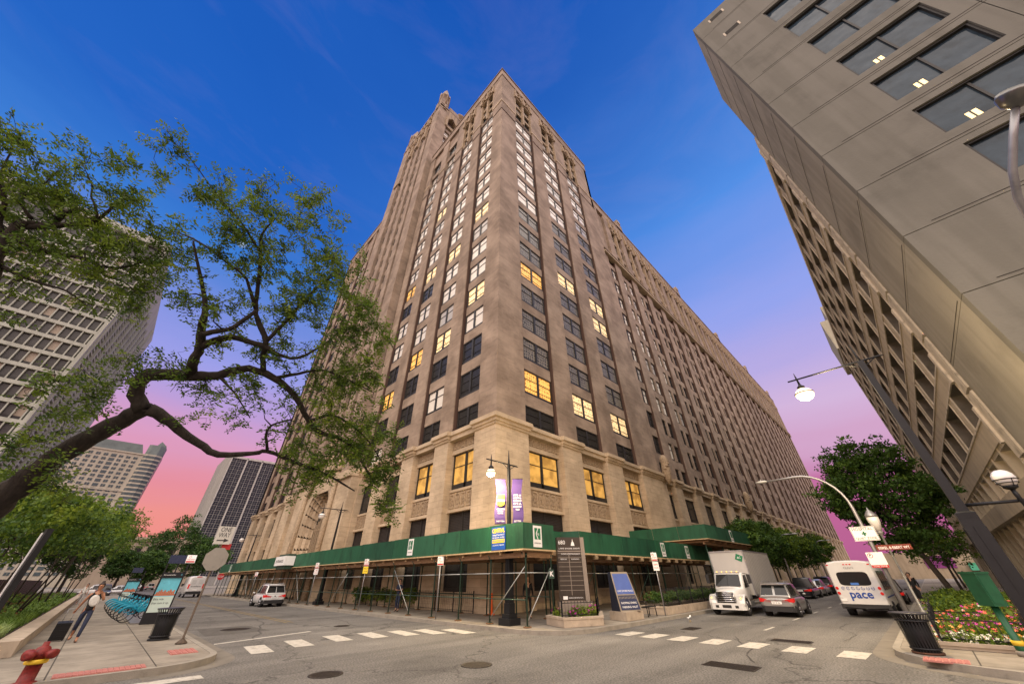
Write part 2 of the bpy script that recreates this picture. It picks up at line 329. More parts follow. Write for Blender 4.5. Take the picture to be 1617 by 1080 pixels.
o.poly([(13.6, 12.55, z), (14.6, 11.6, z), (14.75, 11.7, z), (13.75, 12.7, z)])
setting(o, 'road_marking', PNT)
o = MB()
for dx in (0, .3): o.poly([(8.2+dx, 26, z), (8.32+dx, 26, z), (8.32+dx, 110, z), (8.2+dx, 110, z)])
setting(o, 'centre_line', PYE)
# red tactile plates
TAC = mat('tactile_red', (.42, .17, .14), .7, 0, .15, 5)
def tactile(x0, y0, x1, y1, nx, ny, lab):
    o = MB(); o.box(x0, y0, .13, x1, y1, .158)
    for i in range(nx):
        for j in range(ny):
            cx = x0+(i+.5)*(x1-x0)/nx; cy = y0+(j+.5)*(y1-y0)/ny; o.box(cx-.04, cy-.04, .158, cx+.04, cy+.04, .17)
    solo(o, 'tactile_paving', TAC, lab, 'tactile paving', ((x0+x1)/2, (y0+y1)/2, .15))
tactile(.1, 14.75, 1.7, 15.3, 16, 5, 'long red tactile plate along the kerb in front of the hydrant')
tactile(2.35, 16.6, 3.0, 17.6, 5, 8, 'small red tactile plate at the kerb by the one way sign pole')
tactile(15.1, .15, 15.7, .95, 5, 7, 'small dull red tactile plate in front of the slatted bin at the right corner')
IRON = mat('cast_iron', (.045, .037, .03), .6, .5, .3, 12, .4, 40)
def manhole(x, y, r, lab):
    o = MB(); o.lathe(x, y, [(r, .0), (r, .012), (r-.04, .014), (r-.05, .008), (.02, .008)], 28)
    for i in range(-4, 5):
        w = math.sqrt(max(0, (r-.08)**2-(i*r/5.2)**2)); o.box(x-w, y+i*r/5.2-.014, .008, x+w, y+i*r/5.2+.014, .013)
    solo(o, 'manhole_cover', IRON, lab, 'manhole cover', (x, y, 0))
manhole(8.06, 9.5, .42, 'round manhole cover in the middle of the crossing, nearest the bottom of the photo')
manhole(4.85, 11.4, .40, 'round manhole cover left of the middle one in the crossing')
manhole(9.6, 21.9, .38, 'small round manhole cover in the left street beyond the zebra stripes')
manhole(5.6, 24.6, .62, 'wide round cover sunk in patched asphalt near the left kerb')
def grate(x, y, a, b_, lab):
    o = MB(); o.box(x-a, y-b_, 0, x+a, y+b_, .01); n = int(a*2/.07)
    for i in range(n): o.box(x-a+.03+i*.07, y-b_+.04, .01, x-a+.055+i*.07, y+b_-.04, .018)
    solo(o, 'drain_grate', IRON, lab, 'drain grate', (x, y, 0))
grate(12.3, 4.5, .32, .62, 'oblong drain grate in the asphalt right of the middle of the crossing')
grate(19.3, 8.3, .5, .28, 'small drain grate near the kerb of the right street')
grate(17.9, 4.3, .28, .6, 'drain patch in the asphalt between the zebra stripes and the grey car')
PATCH = mat('asphalt_patch', (.095, .088, .076), .9, 0, .3, 3, .3, 30)
o = MB()
for x0, y0, x1, y1 in [(4.1, 22.6, 6.6, 26.2), (17.3, 3.6, 18.4, 5.1), (15.9, 11.4, 17.2, 12.2)]: o.poly([(x0, y0, .0045), (x1, y0+.2, .0045), (x1-.2, y1, .0045), (x0+.2, y1-.1, .0045)])
setting(o, 'asphalt_patch', PATCH)
o = MB(); rnt = random.Random(17)
for sx0, sy0, ang, L in [(13.2, 4.2, .35, 5), (5.2, 19.6, 1.45, 26), (10.4, 20, 1.6, 30), (18, 7.3, .02, 34), (19, 3.0, .0, 26)]:
    p = Vector((sx0, sy0)); a = ang; w = rnt.uniform(.012, .028)
    while L > 0:
        s_ = .35; a += rnt.uniform(-.28, .28)-(a-ang)*.3; q = p+Vector((math.cos(a), math.sin(a)))*s_; n_ = Vector((-math.sin(a), math.cos(a)))*w*rnt.uniform(.5, 1.2); o.poly([(p.x-n_.x, p.y-n_.y, .0062), (q.x-n_.x, q.y-n_.y, .0062), (q.x+n_.x, q.y+n_.y, .0062), (p.x+n_.x, p.y+n_.y, .0062)]); p = q; L -= s_
setting(o, 'tar_seam', mat('crack_sealant', (.05, .046, .04), .75, 0, .3, 6))
# ---------------------------------------------------------------- main building
BX, BY = 17.5, 19.3
LIME = block_mat('buff_limestone', (.52, .42, .29), 1.25, .48, .016, .06, .8)
BRN = block_mat('brown_limestone', (.335, .262, .198), 1.5, .55, .014, .08, .88, .85, .2)
RBRN = mat('shaded_brown_reveal', (.095, .055, .04), .85, 0, .12, .6)  # reddish reveal stone with recess shade darkened into its colour
ORN = mat('carved_stone', (.36, .275, .18), .85, 0, .4, 6, .7, 14)
FRM = mat('window_frame', (.03, .028, .026), .5, .2, .2, 3)
GD = glass_mat('dark_pane', (.03, .029, .027), .25, .3)
def matte_pane(name, col, em=0, dark=(.05, .045, .04), dens=.5, ecol=None):  # matte pane colour, for real blinds and for painted sky reflections
    m = glass_mat(name, col, .25, .3, .06, 2, 0, .08); t = m.node_tree; b = t.nodes['Principled BSDF']
    if em:
        g = N('ShaderNodeTexCoord', t); n = N('ShaderNodeTexNoise', t); n.inputs['Scale'].default_value = 1.3; n.inputs['Detail'].default_value = 3; t.links.new(g.outputs['Object'], n.inputs[0])
        r = ramp(t, [(.36, (ecol[0]*.25, ecol[1]*.2, ecol[2]*.15, 1)), (.62, (*ecol, 1))], n.outputs[0]); t.links.new(r.outputs[0], b.inputs['Emission Color']); b.inputs['Emission Strength'].default_value = em
    return m
GW = matte_pane('sky_reflection_pane', (.80, .76, .66))  # pale sky reflection painted into the pane colour
GY = matte_pane('amber_lit_pane', (.4, .26, .08), .30, ecol=(1, .50, .10))
GV = matte_pane('cream_lit_pane', (.5, .45, .3), .38, ecol=(1, .70, .34))
# pane with the gridded reflection of the building opposite painted into its colour
def grid_pane():
    m = glass_mat('grid_reflection_pane', (.3, .3, .3), .3, .25, 0, 2, 0, .1); t = m.node_tree; b = t.nodes['Principled BSDF']
    g = N('ShaderNodeNewGeometry', t); s = N('ShaderNodeSeparateXYZ', t); t.links.new(g.outputs['Position'], s.inputs[0])
    a = N('ShaderNodeMath', t, operation='ADD'); t.links.new(s.outputs[0], a.inputs[0]); t.links.new(s.outputs[1], a.inputs[1]); c = N('ShaderNodeCombineXYZ', t); t.links.new(a.outputs[0], c.inputs[0]); t.links.new(s.outputs[2], c.inputs[1])
    nn = N('ShaderNodeTexNoise', t); nn.inputs['Scale'].default_value = 1.2; t.links.new(c.outputs[0], nn.inputs[0])
    v = N('ShaderNodeVectorMath', t, operation='MULTIPLY_ADD'); t.links.new(nn.outputs['Color'], v.inputs[0]); v.inputs[1].default_value = (.5, .5, 0); t.links.new(c.outputs[0], v.inputs[2])
    k = N('ShaderNodeTexBrick', t); k.offset = 0; t.links.new(v.outputs[0], k.inputs[0]); k.inputs['Scale'].default_value = 1; k.inputs['Brick Width'].default_value = .3; k.inputs['Row Height'].default_value = .34; k.inputs['Mortar Size'].default_value = .05
    k.inputs['Color1'].default_value = (.04, .04, .04, 1); k.inputs['Color2'].default_value = (.12, .115, .10, 1); k.inputs['Mortar'].default_value = (.26, .235, .18, 1); t.links.new(k.outputs[0], b.inputs['Base Color'])
    return m
GG = grid_pane()
def lit_grid(name, c, e):  # lit pane with the same reflected grid painted into colour and glow
    m = grid_pane(); m.name = name; t = m.node_tree; b = t.nodes['Principled BSDF']; k = [n for n in t.nodes if n.type == 'TEX_BRICK'][0]
    k.inputs['Color1'].default_value = (c[0]*.38, c[1]*.27, c[2]*.2, 1); k.inputs['Color2'].default_value = (c[0]*.9, c[1]*.85, c[2]*.8, 1); k.inputs['Mortar'].default_value = (*c, 1)
    t.links.new(k.outputs[0], b.inputs['Emission Color']); b.inputs['Emission Strength'].default_value = e; return m
GYG = lit_grid('amber_grid_reflection_pane', (1, .56, .14), .34); GVG = lit_grid('cream_grid_reflection_pane', (1, .76, .40), .40)
GW2 = matte_pane('dim_sky_reflection_pane', (.50, .48, .43))  # greyer sky reflection painted evenly over the pane
LVM = mat('louver_metal', (.05, .042, .038), .6, .3, .2, 5)
BM = [BRN, LIME, RBRN, ORN]     # material slots of every wall part
bld = thing('office_tower', 'tall brown limestone office tower with gothic crown behind the green sidewalk shed', 'building', (BX, BY, 0))
class Face:
    """u runs along the street, d outward; axis 'L': plane X=c looking -X, 'R': plane Y=c looking -Y"""
    def __init__(s, ax, c): s.ax = ax; s.c = c
    def box(s, o, u0, u1, d0, d1, z0, z1, m=0):
        if s.ax == 'L': o.box(s.c-d0, u0, z0, s.c-d1, u1, z1, m)
        else: o.box(u0, s.c-d0, z0, u1, s.c-d1, z1, m)
    def pt(s, u, d, z): return (s.c-d, u, z) if s.ax == 'L' else (u, s.c-d, z)
    def mtx(s, u, d, z): return frame(s.pt(u, d, z), (0, -1, 0), (0, 0, 1)) if s.ax == 'L' else frame(s.pt(u, d, z), (1, 0, 0), (0, 0, 1))
wins = []      # (face, u0, u1, z0, z1, depth, style, kind)
def style(face, u, z, k):
    random.seed(int(u*131+z*17)+k*7919+(5 if face == 'L' else 0))
    r = random.random()
    if face == 'R':
        if u < 46:
            hi = 46+.35*(u-20)*.8
            if z > hi: return 'w'
            if z > 15.5: return 'y' if r < .02 else 'g'
            return 'd'
        return 'w' if (r < .10 or (u < 62 and 22 < z < 57)) else 'd'
    if u < 45:
        if z > 27: return 'v' if r < .02 else ('w' if r < .9 else 'd')
        return 'd' if r < .6 else 'w'
    return 'd'
LIT = {}
def bay_windows(face, u0, u1, z0, z1, depth, st, cols=2):
    wins.append((face, u0, u1, z0, z1, depth, st, cols))
FH = 3.83; Z0 = 12.8
def shaft(fc, o, piers, bays, nfl, ztop, band=True, fine=False):
    """piers & bays from the cornice to ztop on one face"""
    f = fc
    for a, b in piers:
        f.box(o, a, b, -1.2, 0, Z0, ztop, 0)
        if a > 19.4: f.box(o, a-.02, a, -1.2, -.1, Z0, ztop, 2)
        f.box(o, b, b+.02, -1.2, -.1, Z0, ztop, 2)  # thin dark liners paint shade on the pier sides
    for bi, (a, b) in enumerate(bays):
        g = .30 if b-a > 3.6 else (.26 if b-a > 2.8 else .12)
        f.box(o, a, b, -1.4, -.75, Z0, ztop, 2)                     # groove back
        f.box(o, a+g, b-g, -.75, -.28, Z0, Z0+.1, 0)
        for k in range(nfl+1):
            zt = 14.9+FH*k; zb = Z0+.1 if k == 0 else zt-2.6; zn = min(ztop, zt+FH-2.6)
            if zn > zt: f.box(o, a+g, b-g, -.75, -.28, zt, zn, 0)
            if zt <= ztop+.1: yield (bi, k, a+g, b-g, zb, min(zt, ztop-.05))
def relief(fc, o, a, b, z0, z1, d, n, seed=0):
    """row of small carved squares"""
    f = fc; w = (b-a)/n
    f.box(o, a, b, -.9, d, z0, z1, 3)
    for i in range(n):
        u = a+i*w; t = min(w, z1-z0)*.12
        f.box(o, u+t, u+w-t, d, d+.07, z1-.22, z1-.12, 3); f.box(o, u+t, u+w-t, d, d+.07, z0+.1, z0+.2, 3)
        f.box(o, u+t, u+t+.08, d, d+.07, z0+.2, z1-.22, 3); f.box(o, u+w-t-.08, u+w-t, d, d+.07, z0+.2, z1-.22, 3)
        c = u+w/2; zc = (z0+z1)/2-.02
        f.box(o, c-w*.17, c-.03, d, d+.05, zc+.03, zc+(z1-z0)*.2, 3); f.box(o, c+.03, c+w*.17, d, d+.05, zc+.03, zc+(z1-z0)*.2, 3)
        f.box(o, c-w*.17, c-.03, d, d+.05, zc-(z1-z0)*.2, zc-.03, 3); f.box(o, c+.03, c+w*.17, d, d+.05, zc-(z1-z0)*.2, zc-.03, 3)
def base(fc, o, piers, bays, d0=0.0):
    """three storey buff base with windows, carved bands and the stepped cornice"""
    f = fc
    for a, b in piers:
        def e(w, d): return a-(w if not (a == 19.3 or a == 18.7) else (d if a == 19.3 else 0))
        f.box(o, e(0, .25), b, -1.2, .25+d0, .6, 11.95, 1); f.box(o, e(.08, .33), b+.08, -1.2, .33+d0, 0.1, .6, 1)
        f.box(o, e(.03, .36), b+.03, -1.2, .36+d0, 11.95, 12.15, 1); f.box(o, e(.1, .48), b+.1, -1.2, .48+d0, 12.15, 12.42, 1); f.box(o, e(.22, .66), b+.22, -1.2, .66+d0, 12.42, 12.68, 1); f.box(o, e(.22, .6), b+.22, -1.2, .60+d0, 12.68, Z0, 1)
    for a, b in bays:
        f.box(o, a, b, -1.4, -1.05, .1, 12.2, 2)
        f.box(o, a, b, -1.05, -.32+d0, 7.75, 7.95, 1); f.box(o, a, b, -1.05, -.22+d0, 6.22, 6.45, 1)
        relief(f, o, a, b, 6.45, 7.75, -.42+d0, max(3, int((b-a)/.72)))
        relief(f, o, a, b, 11.2, 12.0, -.4+d0, max(5, int((b-a)/.5)))
        f.box(o, a, b, -1.05, -.3+d0, 10.85, 11.2, 1)
        f.box(o, a, b, -.9, .12+d0, 12.0, 12.42, 1); f.box(o, a, b, -.9, .28+d0, 12.42, 12.68, 1); f.box(o, a, b, -.9, .22+d0, 12.68, Z0, 1)
        f.box(o, a, b, -1.05, -.3+d0, 3.1, 4.0, 1); f.box(o, a, b, -1.05, -.25+d0, .1, 1.15, 1)
        bay_windows(f, a+.1, b-.1, 7.95, 10.85, -.5+d0, 'base', 2)
        bay_windows(f, a+.1, b-.1, 4.0, 6.22, -.5+d0, 'louver', 2)
        bay_windows(f, a+.1, b-.1, 1.15, 3.1, -.5+d0, 'ground', 2)
def crown_bay(fc, o, a, b, zb, zt, seed):
    """ornate top: two arched lights with carved heads below the parapet"""
    f = fc; c = (a+b)/2
    f.box(o, a, b, -1.2, -.75, zb, zt, 0)
    f.box(o, a, b, -.75, -.2, zb, zb+.5, 0)
    for (p, q) in ((a, a+.22), (c-.2, c+.2), (b-.22, b)): f.box(o, p, q, -.75, 0.02, zb+.5, zt-2.2, 3)
    for s in (0, 1):
        p, q = (a+.22, c-.2) if s == 0 else (c+.2, b-.22); mid = (p+q)/2; w = q-p
        for zz in (zb+3.3, zb+6.1): f.box(o, p, q, -.75, -.3, zz, zz+.7, 3)
        bay_windows(f, p, q, zb+.6, zb+3.3, -.6, 'top', 1); bay_windows(f, p, q, zb+4.0, zb+6.1, -.6, 'top', 1); bay_windows(f, p, q, zb+6.8, zb+8.8, -.6, 'top', 1)
        # arch head with a small gable over it
        for i in range(7):
            t0 = i/7; hh = .9*math.sin(math.pi*(i+.5)/7); f.box(o, p+w*i/7, p+w*(i+1)/7, -.75, .0, zb+8.8+hh*.5, zb+9.9, 3)
            f.box(o, p+w*i/7, p+w*(i+1)/7, 0, .22, zb+8.9+hh*1.0, zb+9.15+hh*1.0, 3)
        f.box(o, mid-.16, mid+.16, -.1, .32, zb+9.9, zb+11.6, 3); f.box(o, mid-.3, mid+.3, -.1, .42, zb+11.0, zb+11.3, 3)
    for p in (a+.1, c, b-.1):
        f.box(o, p-.24, p+.24, -.2, .38, zb+8.6, zb+9.6, 3); f.box(o, p-.14, p+.14, -.2, .26, zb+9.6, zb+11.9, 3)
    f.box(o, a, b, -.75, -.12, zb+9.9, zt-.4, 3)
def corner_block(fL, LP, LB, fR, RP, RB, ztop, name, ornL=(0, 1), flip=False):
    pass
FL = Face('L', BX); FR = Face('R', BY)
ZB, ZT = 72.6, 88.4
LP = [(19.3, 21.65), (25.3, 27.4), (31.05, 33.25), (36.9, 39.1), (42.7, 44.6)]; LB = [(21.65, 25.3), (27.4, 31.05), (33.25, 36.9), (39.1, 42.7)]
RP = [(18.7, 21.0), (25.65, 28.6), (33.25, 36.25), (40.85, 46.2)]; RB = [(21.0, 25.65), (28.6, 33.25), (36.25, 40.85)]
def lit_index(f, k, bi):
    return LIT.get((f, bi, k))
LIT = {('R', 0, 1): 'y', ('R', 0, 5): 'y', ('R', 1, 1): 'v', ('R', 1, 6): 'v', ('R', 2, 1): 'v', ('R', 2, 5): 'v', ('R', 2, 6): 'v',
       ('L', 0, 4): 'v', ('L', 0, 8): 'v', ('L', 1, 3): 'v', ('L', 1, 7): 'v', ('L', 2, 3): 'y', ('L', 2, 7): 'v', ('L', 3, 7): 'y', ('L', 3, 2): 'y'}
def block(lp, lb, rp, rb, name, side, orn):
    """one 88 m corner block"""
    o = MB()
    for fc, P, B in ((FL, lp, lb), (FR, rp, rb)):
        if not P: continue
        for (bi, k, a, b, z0, z1) in shaft(fc, o, P, B, 15, ZB):
            
            st = (LIT.get((fc.ax, bi, k)) if side == 'near' else None) or style(fc.ax, a, z0, k)
            if k == 15: st = 'w'
            if z1-z0 > .6: bay_windows(fc, a, b, z0+.01, z1-.01, -.36, st, 2)
        base(fc, o, P, B)
        for a, b in P:
            e = lambda d: a-(d if a == 19.3 else 0)
            fc.box(o, a, b, -1.2, 0, ZB, ZT-3, 0); fc.box(o, e(.1), b, -1.2 if a == 19.3 else 0, .10, ZB+.6, ZB+1.0, 1); fc.box(o, e(.08), b, -1.2 if a == 19.3 else 0, .08, ZB-2.6, ZB-2.45, 2)
        for bi, (a, b) in enumerate(B):
            if fc.ax == 'R' or bi in orn: crown_bay(fc, o, a, b, ZB, ZT-1, bi)
            else:
                fc.box(o, a, b, -1.2, -.75, ZB, ZT-2, 2); fc.box(o, a, b, -.75, -.3, ZB+3.2, ZB+4.6, 0); fc.box(o, a, b, -.75, -.3, ZB+8.2, ZT-2, 0)
                bay_windows(fc, a+.2, b-.2, ZB+.3, ZB+3.2, -.6, 'w', 2); bay_windows(fc, a+.2, b-.2, ZB+4.6, ZB+8.2, -.6, 'd', 2)
        u0, u1 = P[0][0], P[-1][1]
        e = lambda d: u0-(d if u0 == 19.3 else 0)
        fc.box(o, e(.12), u1, -1.2, .12, ZT-3, ZT-2.6, 0); fc.box(o, e(.04), u1, -1.2, .04, ZT-2.6, ZT-.25, 0); fc.box(o, e(.2), u1+.1, -1.2, .2, ZT-.25, ZT, 0)
    return o
o = block(LP, LB, RP, RB, 'near', 'near', (0, 1))
o.box(BX+1.2, BY+1.2, .1, 46.0, 44.4, ZT-.6, 0)
o.box(46.2, BY+.6, 74, 46.0, 44, ZT, 0) if False else None
o.box(45.4, BY, 70, 46.2, 40, ZT-.1, 0)
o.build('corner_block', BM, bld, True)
# far corner block, mirrored
mir = lambda L: [(111.4-b, 111.4-a) for a, b in L][::-1]
o = block(mir(LP), mir(LB), None, None, 'far', 'far', (2, 3))
o.box(BX+1.2, 66.8, .1, 46, 90.9, ZT-.6, 0)
o.box(BX, 90.9, .1, 46, 92.1, ZT-.5, 0)
o.build('far_corner_block', BM, bld, True)
# long wing on the right street
o = MB(); WT, WB = 74.8, 56.0
NB = 23; p0 = 50.4; per = 7.05
wp = [(46.2, 47.7)]+[(p0+i*per, p0+i*per+2.3) for i in range(NB)]
wb = [(47.7, p0)]+[(p0+i*per+2.3, p0+(i+1)*per) for i in range(NB-1)]
fw = Face('R', BY+.25)
for (bi, k, a, b, z0, z1) in shaft(fw, o, wp, wb, 11, WB):
    if bi == 0: bay_windows(fw, a+.1, b-.1, z0+.02, min(z1, WB)-.02, -.45, style('R', a, z0, k), 2)
    else:
        c = (a+b)/2; fw.box(o, c-.3, c+.3, -.75, -.2, z0, z1, 0)
        if z1-z0 > .6:
            bay_windows(fw, a+.1, c-.3, z0+.02, min(z1, WB)-.02, -.45, style('R', a, z0, k), 1); bay_windows(fw, c+.3, b-.1, z0+.02, min(z1, WB)-.02, -.45, style('R', a+2, z0, k), 1)
base(fw, o, wp, wb)
fw.box(o, 46.2, wp[-1][1], -1.2, .5, WB, WB+.35, 1); fw.box(o, 46.2, wp[-1][1], -1.2, .25, WB+.35, WB+.8, 0)
fw.box(o, 46.2, wp[-1][1], -1.2, .45, WB+1.0, WB+1.3, 0)
for a, b in wp: fw.box(o, a, b, -1.2, 0, WB, WT-2, 0)
for i, (a, b) in enumerate(wb):
    if i == 0:
        fw.box(o, a, b, -1.2, -.5, WB, WT-2, 0); continue
    c = (a+b)/2
    fw.box(o, a, b, -1.2, -.75, WB+1, WT-2, 2); fw.box(o, c-.25, c+.25, -.75, .05, WB+1.3, WT-3, 3)
    for (p, q) in ((a, c-.25), (c+.25, b)):
        fw.box(o, p, q, -.75, -.3, WB+4.6, WB+5.7, 0); fw.box(o, p, q, -.75, -.3, WB+8.6, WB+9.7, 0); fw.box(o, p, q, -.75, -.2, WB+13, WT-2, 3)
        for z in (WB+1.6, WB+5.7, WB+9.7): bay_windows(fw, p+.1, q-.1, z, z+2.8, -.6, 'w' if (i < 6 and random.random() < .6) else 'd', 1)
        fw.box(o, (p+q)/2-.2, (p+q)/2+.2, -.3, .15, WB+12.6, WB+16.2, 3); fw.box(o, p+.1, q-.1, -.3, .1, WB+12.9, WB+13.3, 3)
    for u in (a, c, b): fw.box(o, u-.25, u+.25, -.3, .4, WB+13.2, WB+14.6, 3); fw.box(o, u-.15, u+.15, -.3, .25, WB+14.6, WB+17, 3)
fw.box(o, 46.2, wp[-1][1], -1.2, .05, WT-2.6, WT-.3, 0); fw.box(o, 46.2, wp[-1][1], -1.2, .2, WT-.3, WT, 0)
for a, b in [wp[i] for i in range(2, NB, 5)]: fw.box(o, a-.3, b+.3, -1.2, .3, WT-.3, WT+1.6, 0); fw.box(o, a+.4, b-.4, -1.2, .45, WT+1.6, WT+2.6, 3)
o.box(46, BY+1.45, .1, wp[-1][1], 60, WT-.6, 0)
o.build('street_wing', BM, bld, True)
# gothic centre tower on the left face
o = MB(); GX = 16.35; ft = Face('L', GX); TT = 124
ga, gb = 45.3, 66.1
slots = [(48.5, 50.3), (52.2, 54.1), (56.1, 58.0), (60.1, 62.2)]
pr = [(ga, 48.5), (50.3, 52.2), (54.1, 56.1), (58.0, 60.1), (62.2, gb)]
for i, (a, b) in enumerate(pr):
    d = 0 if i in (0, 4) else -.25
    ft.box(o, a, b, -2.2, d, Z0, 114 if i not in (0, 4) else TT, 0)
for i, (a, b) in enumerate(slots):
    ft.box(o, a, b, -2.2, -1.0, Z0, 114, 2)
    ft.box(o, a, a+.18, -1.0, -.75, Z0, 114, 2); ft.box(o, b-.18, b, -1.0, -.75, Z0, 114, 2)
    k = 0; z = Z0
    while z < 110:
        ft.box(o, a+.18, b-.18, -1.0, -.62, z+2.3, z+FH, 0); bay_windows(ft, a+.18, b-.18, z+.05, z+2.3, -.72, 'd', 1); z += FH
# pointed heads and carved gallery
for a, b in slots:
    for i in range(8):
        h = 2.6*(1-abs((i+.5)/8-.5)*2)
        ft.box(o, a+(b-a)*i/8, a+(b-a)*(i+1)/8, -1.5, -.2, 110+h, 114.4, 0)
    c = (a+b)/2; ft.box(o, c-.15, c+.15, -.3, .3, 113, 117.5, 3); ft.box(o, c-.35, c+.35, -.3, .45, 115.4, 115.9, 3)
for a, b in pr[1:-1]:
    c = (a+b)/2; ft.box(o, c-.5, c+.5, -.4, .35, 107, 108.2, 3); ft.box(o, c-.35, c+.35, -.4, .2, 108.2, 119, 3); ft.box(o, c-.55, c+.55, -.4, .4, 114, 114.9, 3)
ft.box(o, ga, gb, -2.2, -.05, 114.4, 118.6, 0); ft.box(o, ga, gb, -2.2, .2, 118.6, 119.2, 0); ft.box(o, ga, gb, -2.2, -.2, 119.2, 121, 3)
for i in range(22): ft.box(o, ga+3+i*.68, ga+3.36+i*.68, -.6, -.1, 121, 121.9, 3)
# -Y side of the tower above the corner block
fs = Face('R', ga-.02); sp = [(GX+.02, 19.3), (22.9, 26.0), (32, 36)]; sb = [(19.3, 22.9), (26.0, 32)]
for a, b in sp: fs.box(o, a+(.4 if a<17 else 0), b, -2, -.06 if a<17 else 0, 85, 120, 0)
for a, b in sb:
    fs.box(o, a, b, -2, -1.3, 85, 120, 2); c = (a+b)/2
    for z in (94, 97.9, 101.8, 105.7): fs.box(o, a, b, -1.3, -.5, z+2.5, z+FH, 0); bay_windows(fs, a+.2, b-.2, z, z+2.5, -.9, 'w', 2)
    fs.box(o, a, b, -1.3, -.1, 110.2, 111.4, 3); bay_windows(fs, a+.3, b-.3, 111.4, 113.6, -.9, 'w', 2)
    for i in range(10):
        h = 3.*(1-abs((i+.5)/10-.5)*2); fs.box(o, a+(b-a)*i/10, a+(b-a)*(i+1)/10, -1.3, .1, 113.8+h, 120, 3 if i % 3 else 0)
    for u in (a, b): fs.box(o, u-.3, u+.3, -.2, .45, 109.6, 115.5, 3)
fs.box(o, GX+.02, 36, -2, .15, 119.6, 120.2, 0)
o.box(GX+2.2, ga+2, .1, 36, gb, 118.5, 0); o.box(20, ga+1, 118.5, 35, gb-1, 125, 0)
o.lathe(24.5, 47.4, [(1.5, 120), (1.5, 125.5), (1.7, 125.6), (1.7, 126.3), (1.2, 127.4), (.5, 128.2), (.1, 128.5)], 8, 3)
# corner turrets
for (cy, zt, r) in ((ga+1.5, TT, 1.55), (gb-1.6, TT, 1.55)):
    cx = GX+1.55
    o.lathe(cx, cy, [(1.9, zt-6), (1.9, zt-5.4), (r, zt-5.2), (r, zt+3.6), (r+.25, zt+3.8), (r+.25, zt+4.3), (r-.1, zt+4.4), (r-.35, zt+6.5), (.75, zt+8.4), (.5, zt+9.2), (.55, zt+9.6), (.2, zt+10.4), (.05, zt+11.2)], 8, 0)
    for j in range(8):
        a = math.pi/4*j; o.lathe(cx+math.cos(a)*r*.98, cy+math.sin(a)*r*.98, [(.22, zt-2), (.22, zt+4.8), (.05, zt+6.1)], 4, 3)
    o.box(GX-.03, cy-1.53 if cy < 50 else cy-1.4, Z0, GX+3, cy+1.63 if cy > 50 else cy+1.6, zt-5.8, 0)
    o.box(GX-.12, cy-1.6, zt-5.9, GX+3.1, cy+1.7, zt-5.4, 1)
# turrets half way, over the inner piers
ft.box(o, 62.2, 64.4, -1, .35, 96, 97, 3)
# base of the tower and the carved portal
fb = Face('L', GX)
fb.box(o, 42.9, 46.4, -1.3, .1, .1, 12.0, 1); fb.box(o, 42.8, 46.5, -1.3, .45, 12.0, Z0, 1)
fb.box(o, 58.3, 61.0, -1.3, .3, .1, 13.0, 1); fb.box(o, 58.2, 61.2, -1.3, .6, 13.0, 13.6, 1)
fb.box(o, 61.0, 63.2, -1.3, -.4, .1, 12.2, 1); fb.box(o, 63.2, 66.6, -1.3, .25, .1, 12.0, 1); fb.box(o, 63.1, 66.8, -1.3, .5, 12.0, Z0, 1)
fb.box(o, 46.4, 58.3, -2.2, -1.35, .1, Z0+2, 1)
PC, PW, PH = 52.4, 5.1, 12.0
for r in range(5):                                                  # stepped orders of the pointed arch
    w = PW-.42*r; d = -.28*r
    def prof(w, h0=5.0, hh=PH-5-.35*r): return [(-w, 0)]+[(-w*math.cos(t*math.pi/2)**.8 if t < 1 else 0, h0+hh*math.sin(t*math.pi/2)**.95) for t in [i/8 for i in range(9)]]+[(w*math.cos(t*math.pi/2)**.8 if t < 1 else 0, h0+hh*math.sin(t*math.pi/2)**.95) for t in [i/8 for i in range(7, -1, -1)]]+[(w, 0)]
    A = prof(w*.76+.4-.3); B_ = prof(w*.76+.4)
    for i in range(len(A)-1):
        q = [ft.pt(PC+A[i][0], d-.28+.0, A[i][1]+.1), ft.pt(PC+A[i+1][0], d-.28, A[i+1][1]+.1), ft.pt(PC+B_[i+1][0], d, B_[i+1][1]+.1+.3), ft.pt(PC+B_[i][0], d, B_[i][1]+.1)]
        o.poly(q, 3 if r % 2 else 1)
# wall round the arch and the steep gable above it
outer = PW*.76+.4
for s in (-1, 1):
    pts = []
    for i in range(9):
        t_ = i/8; pts.append((s*outer*(math.cos(t_*math.pi/2)**.8 if t_ < 1 else 0), 5.1+(PH-5)*math.sin(t_*math.pi/2)**.95+.3))
    for i in range(8):
        z_a = max(pts[i][1], 0); o.poly([ft.pt(PC+pts[i][0], 0, pts[i][1]), ft.pt(PC+s*5.9, 0, pts[i][1]), ft.pt(PC+s*5.9, 0, pts[i+1][1]), ft.pt(PC+pts[i+1][0], 0, pts[i+1][1])], 1)
    o.poly([ft.pt(PC+s*outer, 0, .1), ft.pt(PC+s*5.9, 0, .1), ft.pt(PC+s*5.9, 0, 5.4), ft.pt(PC+s*outer, 0, 5.4)], 1)
    o.tube([ft.pt(PC+s*4.3, .15, 11.5), ft.pt(PC, .15, 17.6)], .28, 6, 3); o.tube([ft.pt(PC+s*5, .2, .1), ft.pt(PC+s*5, .2, 13.5)], .35, 6, 3); o.lathe(GX-.25, PC+s*5, [(.5, 13.3), (.5, 13.7), (.3, 14), (.05, 16)], 6, 3)
    for j in range(6): o.sph(ft.pt(PC+s*(4.1-j*.7), .2, 12+j*.95), .26, 6, 3)
o.poly([ft.pt(PC-4.4, .02, 11.4), ft.pt(PC+4.4, .02, 11.4), ft.pt(PC, .02, 17.6)], 1)
o.lathe(GX-.2, PC, [(.3, 16.8), (.55, 17.6), (.3, 18), (.5, 18.6), (.05, 19.6)], 6, 3)
o.build('gothic_tower', BM, bld, True)
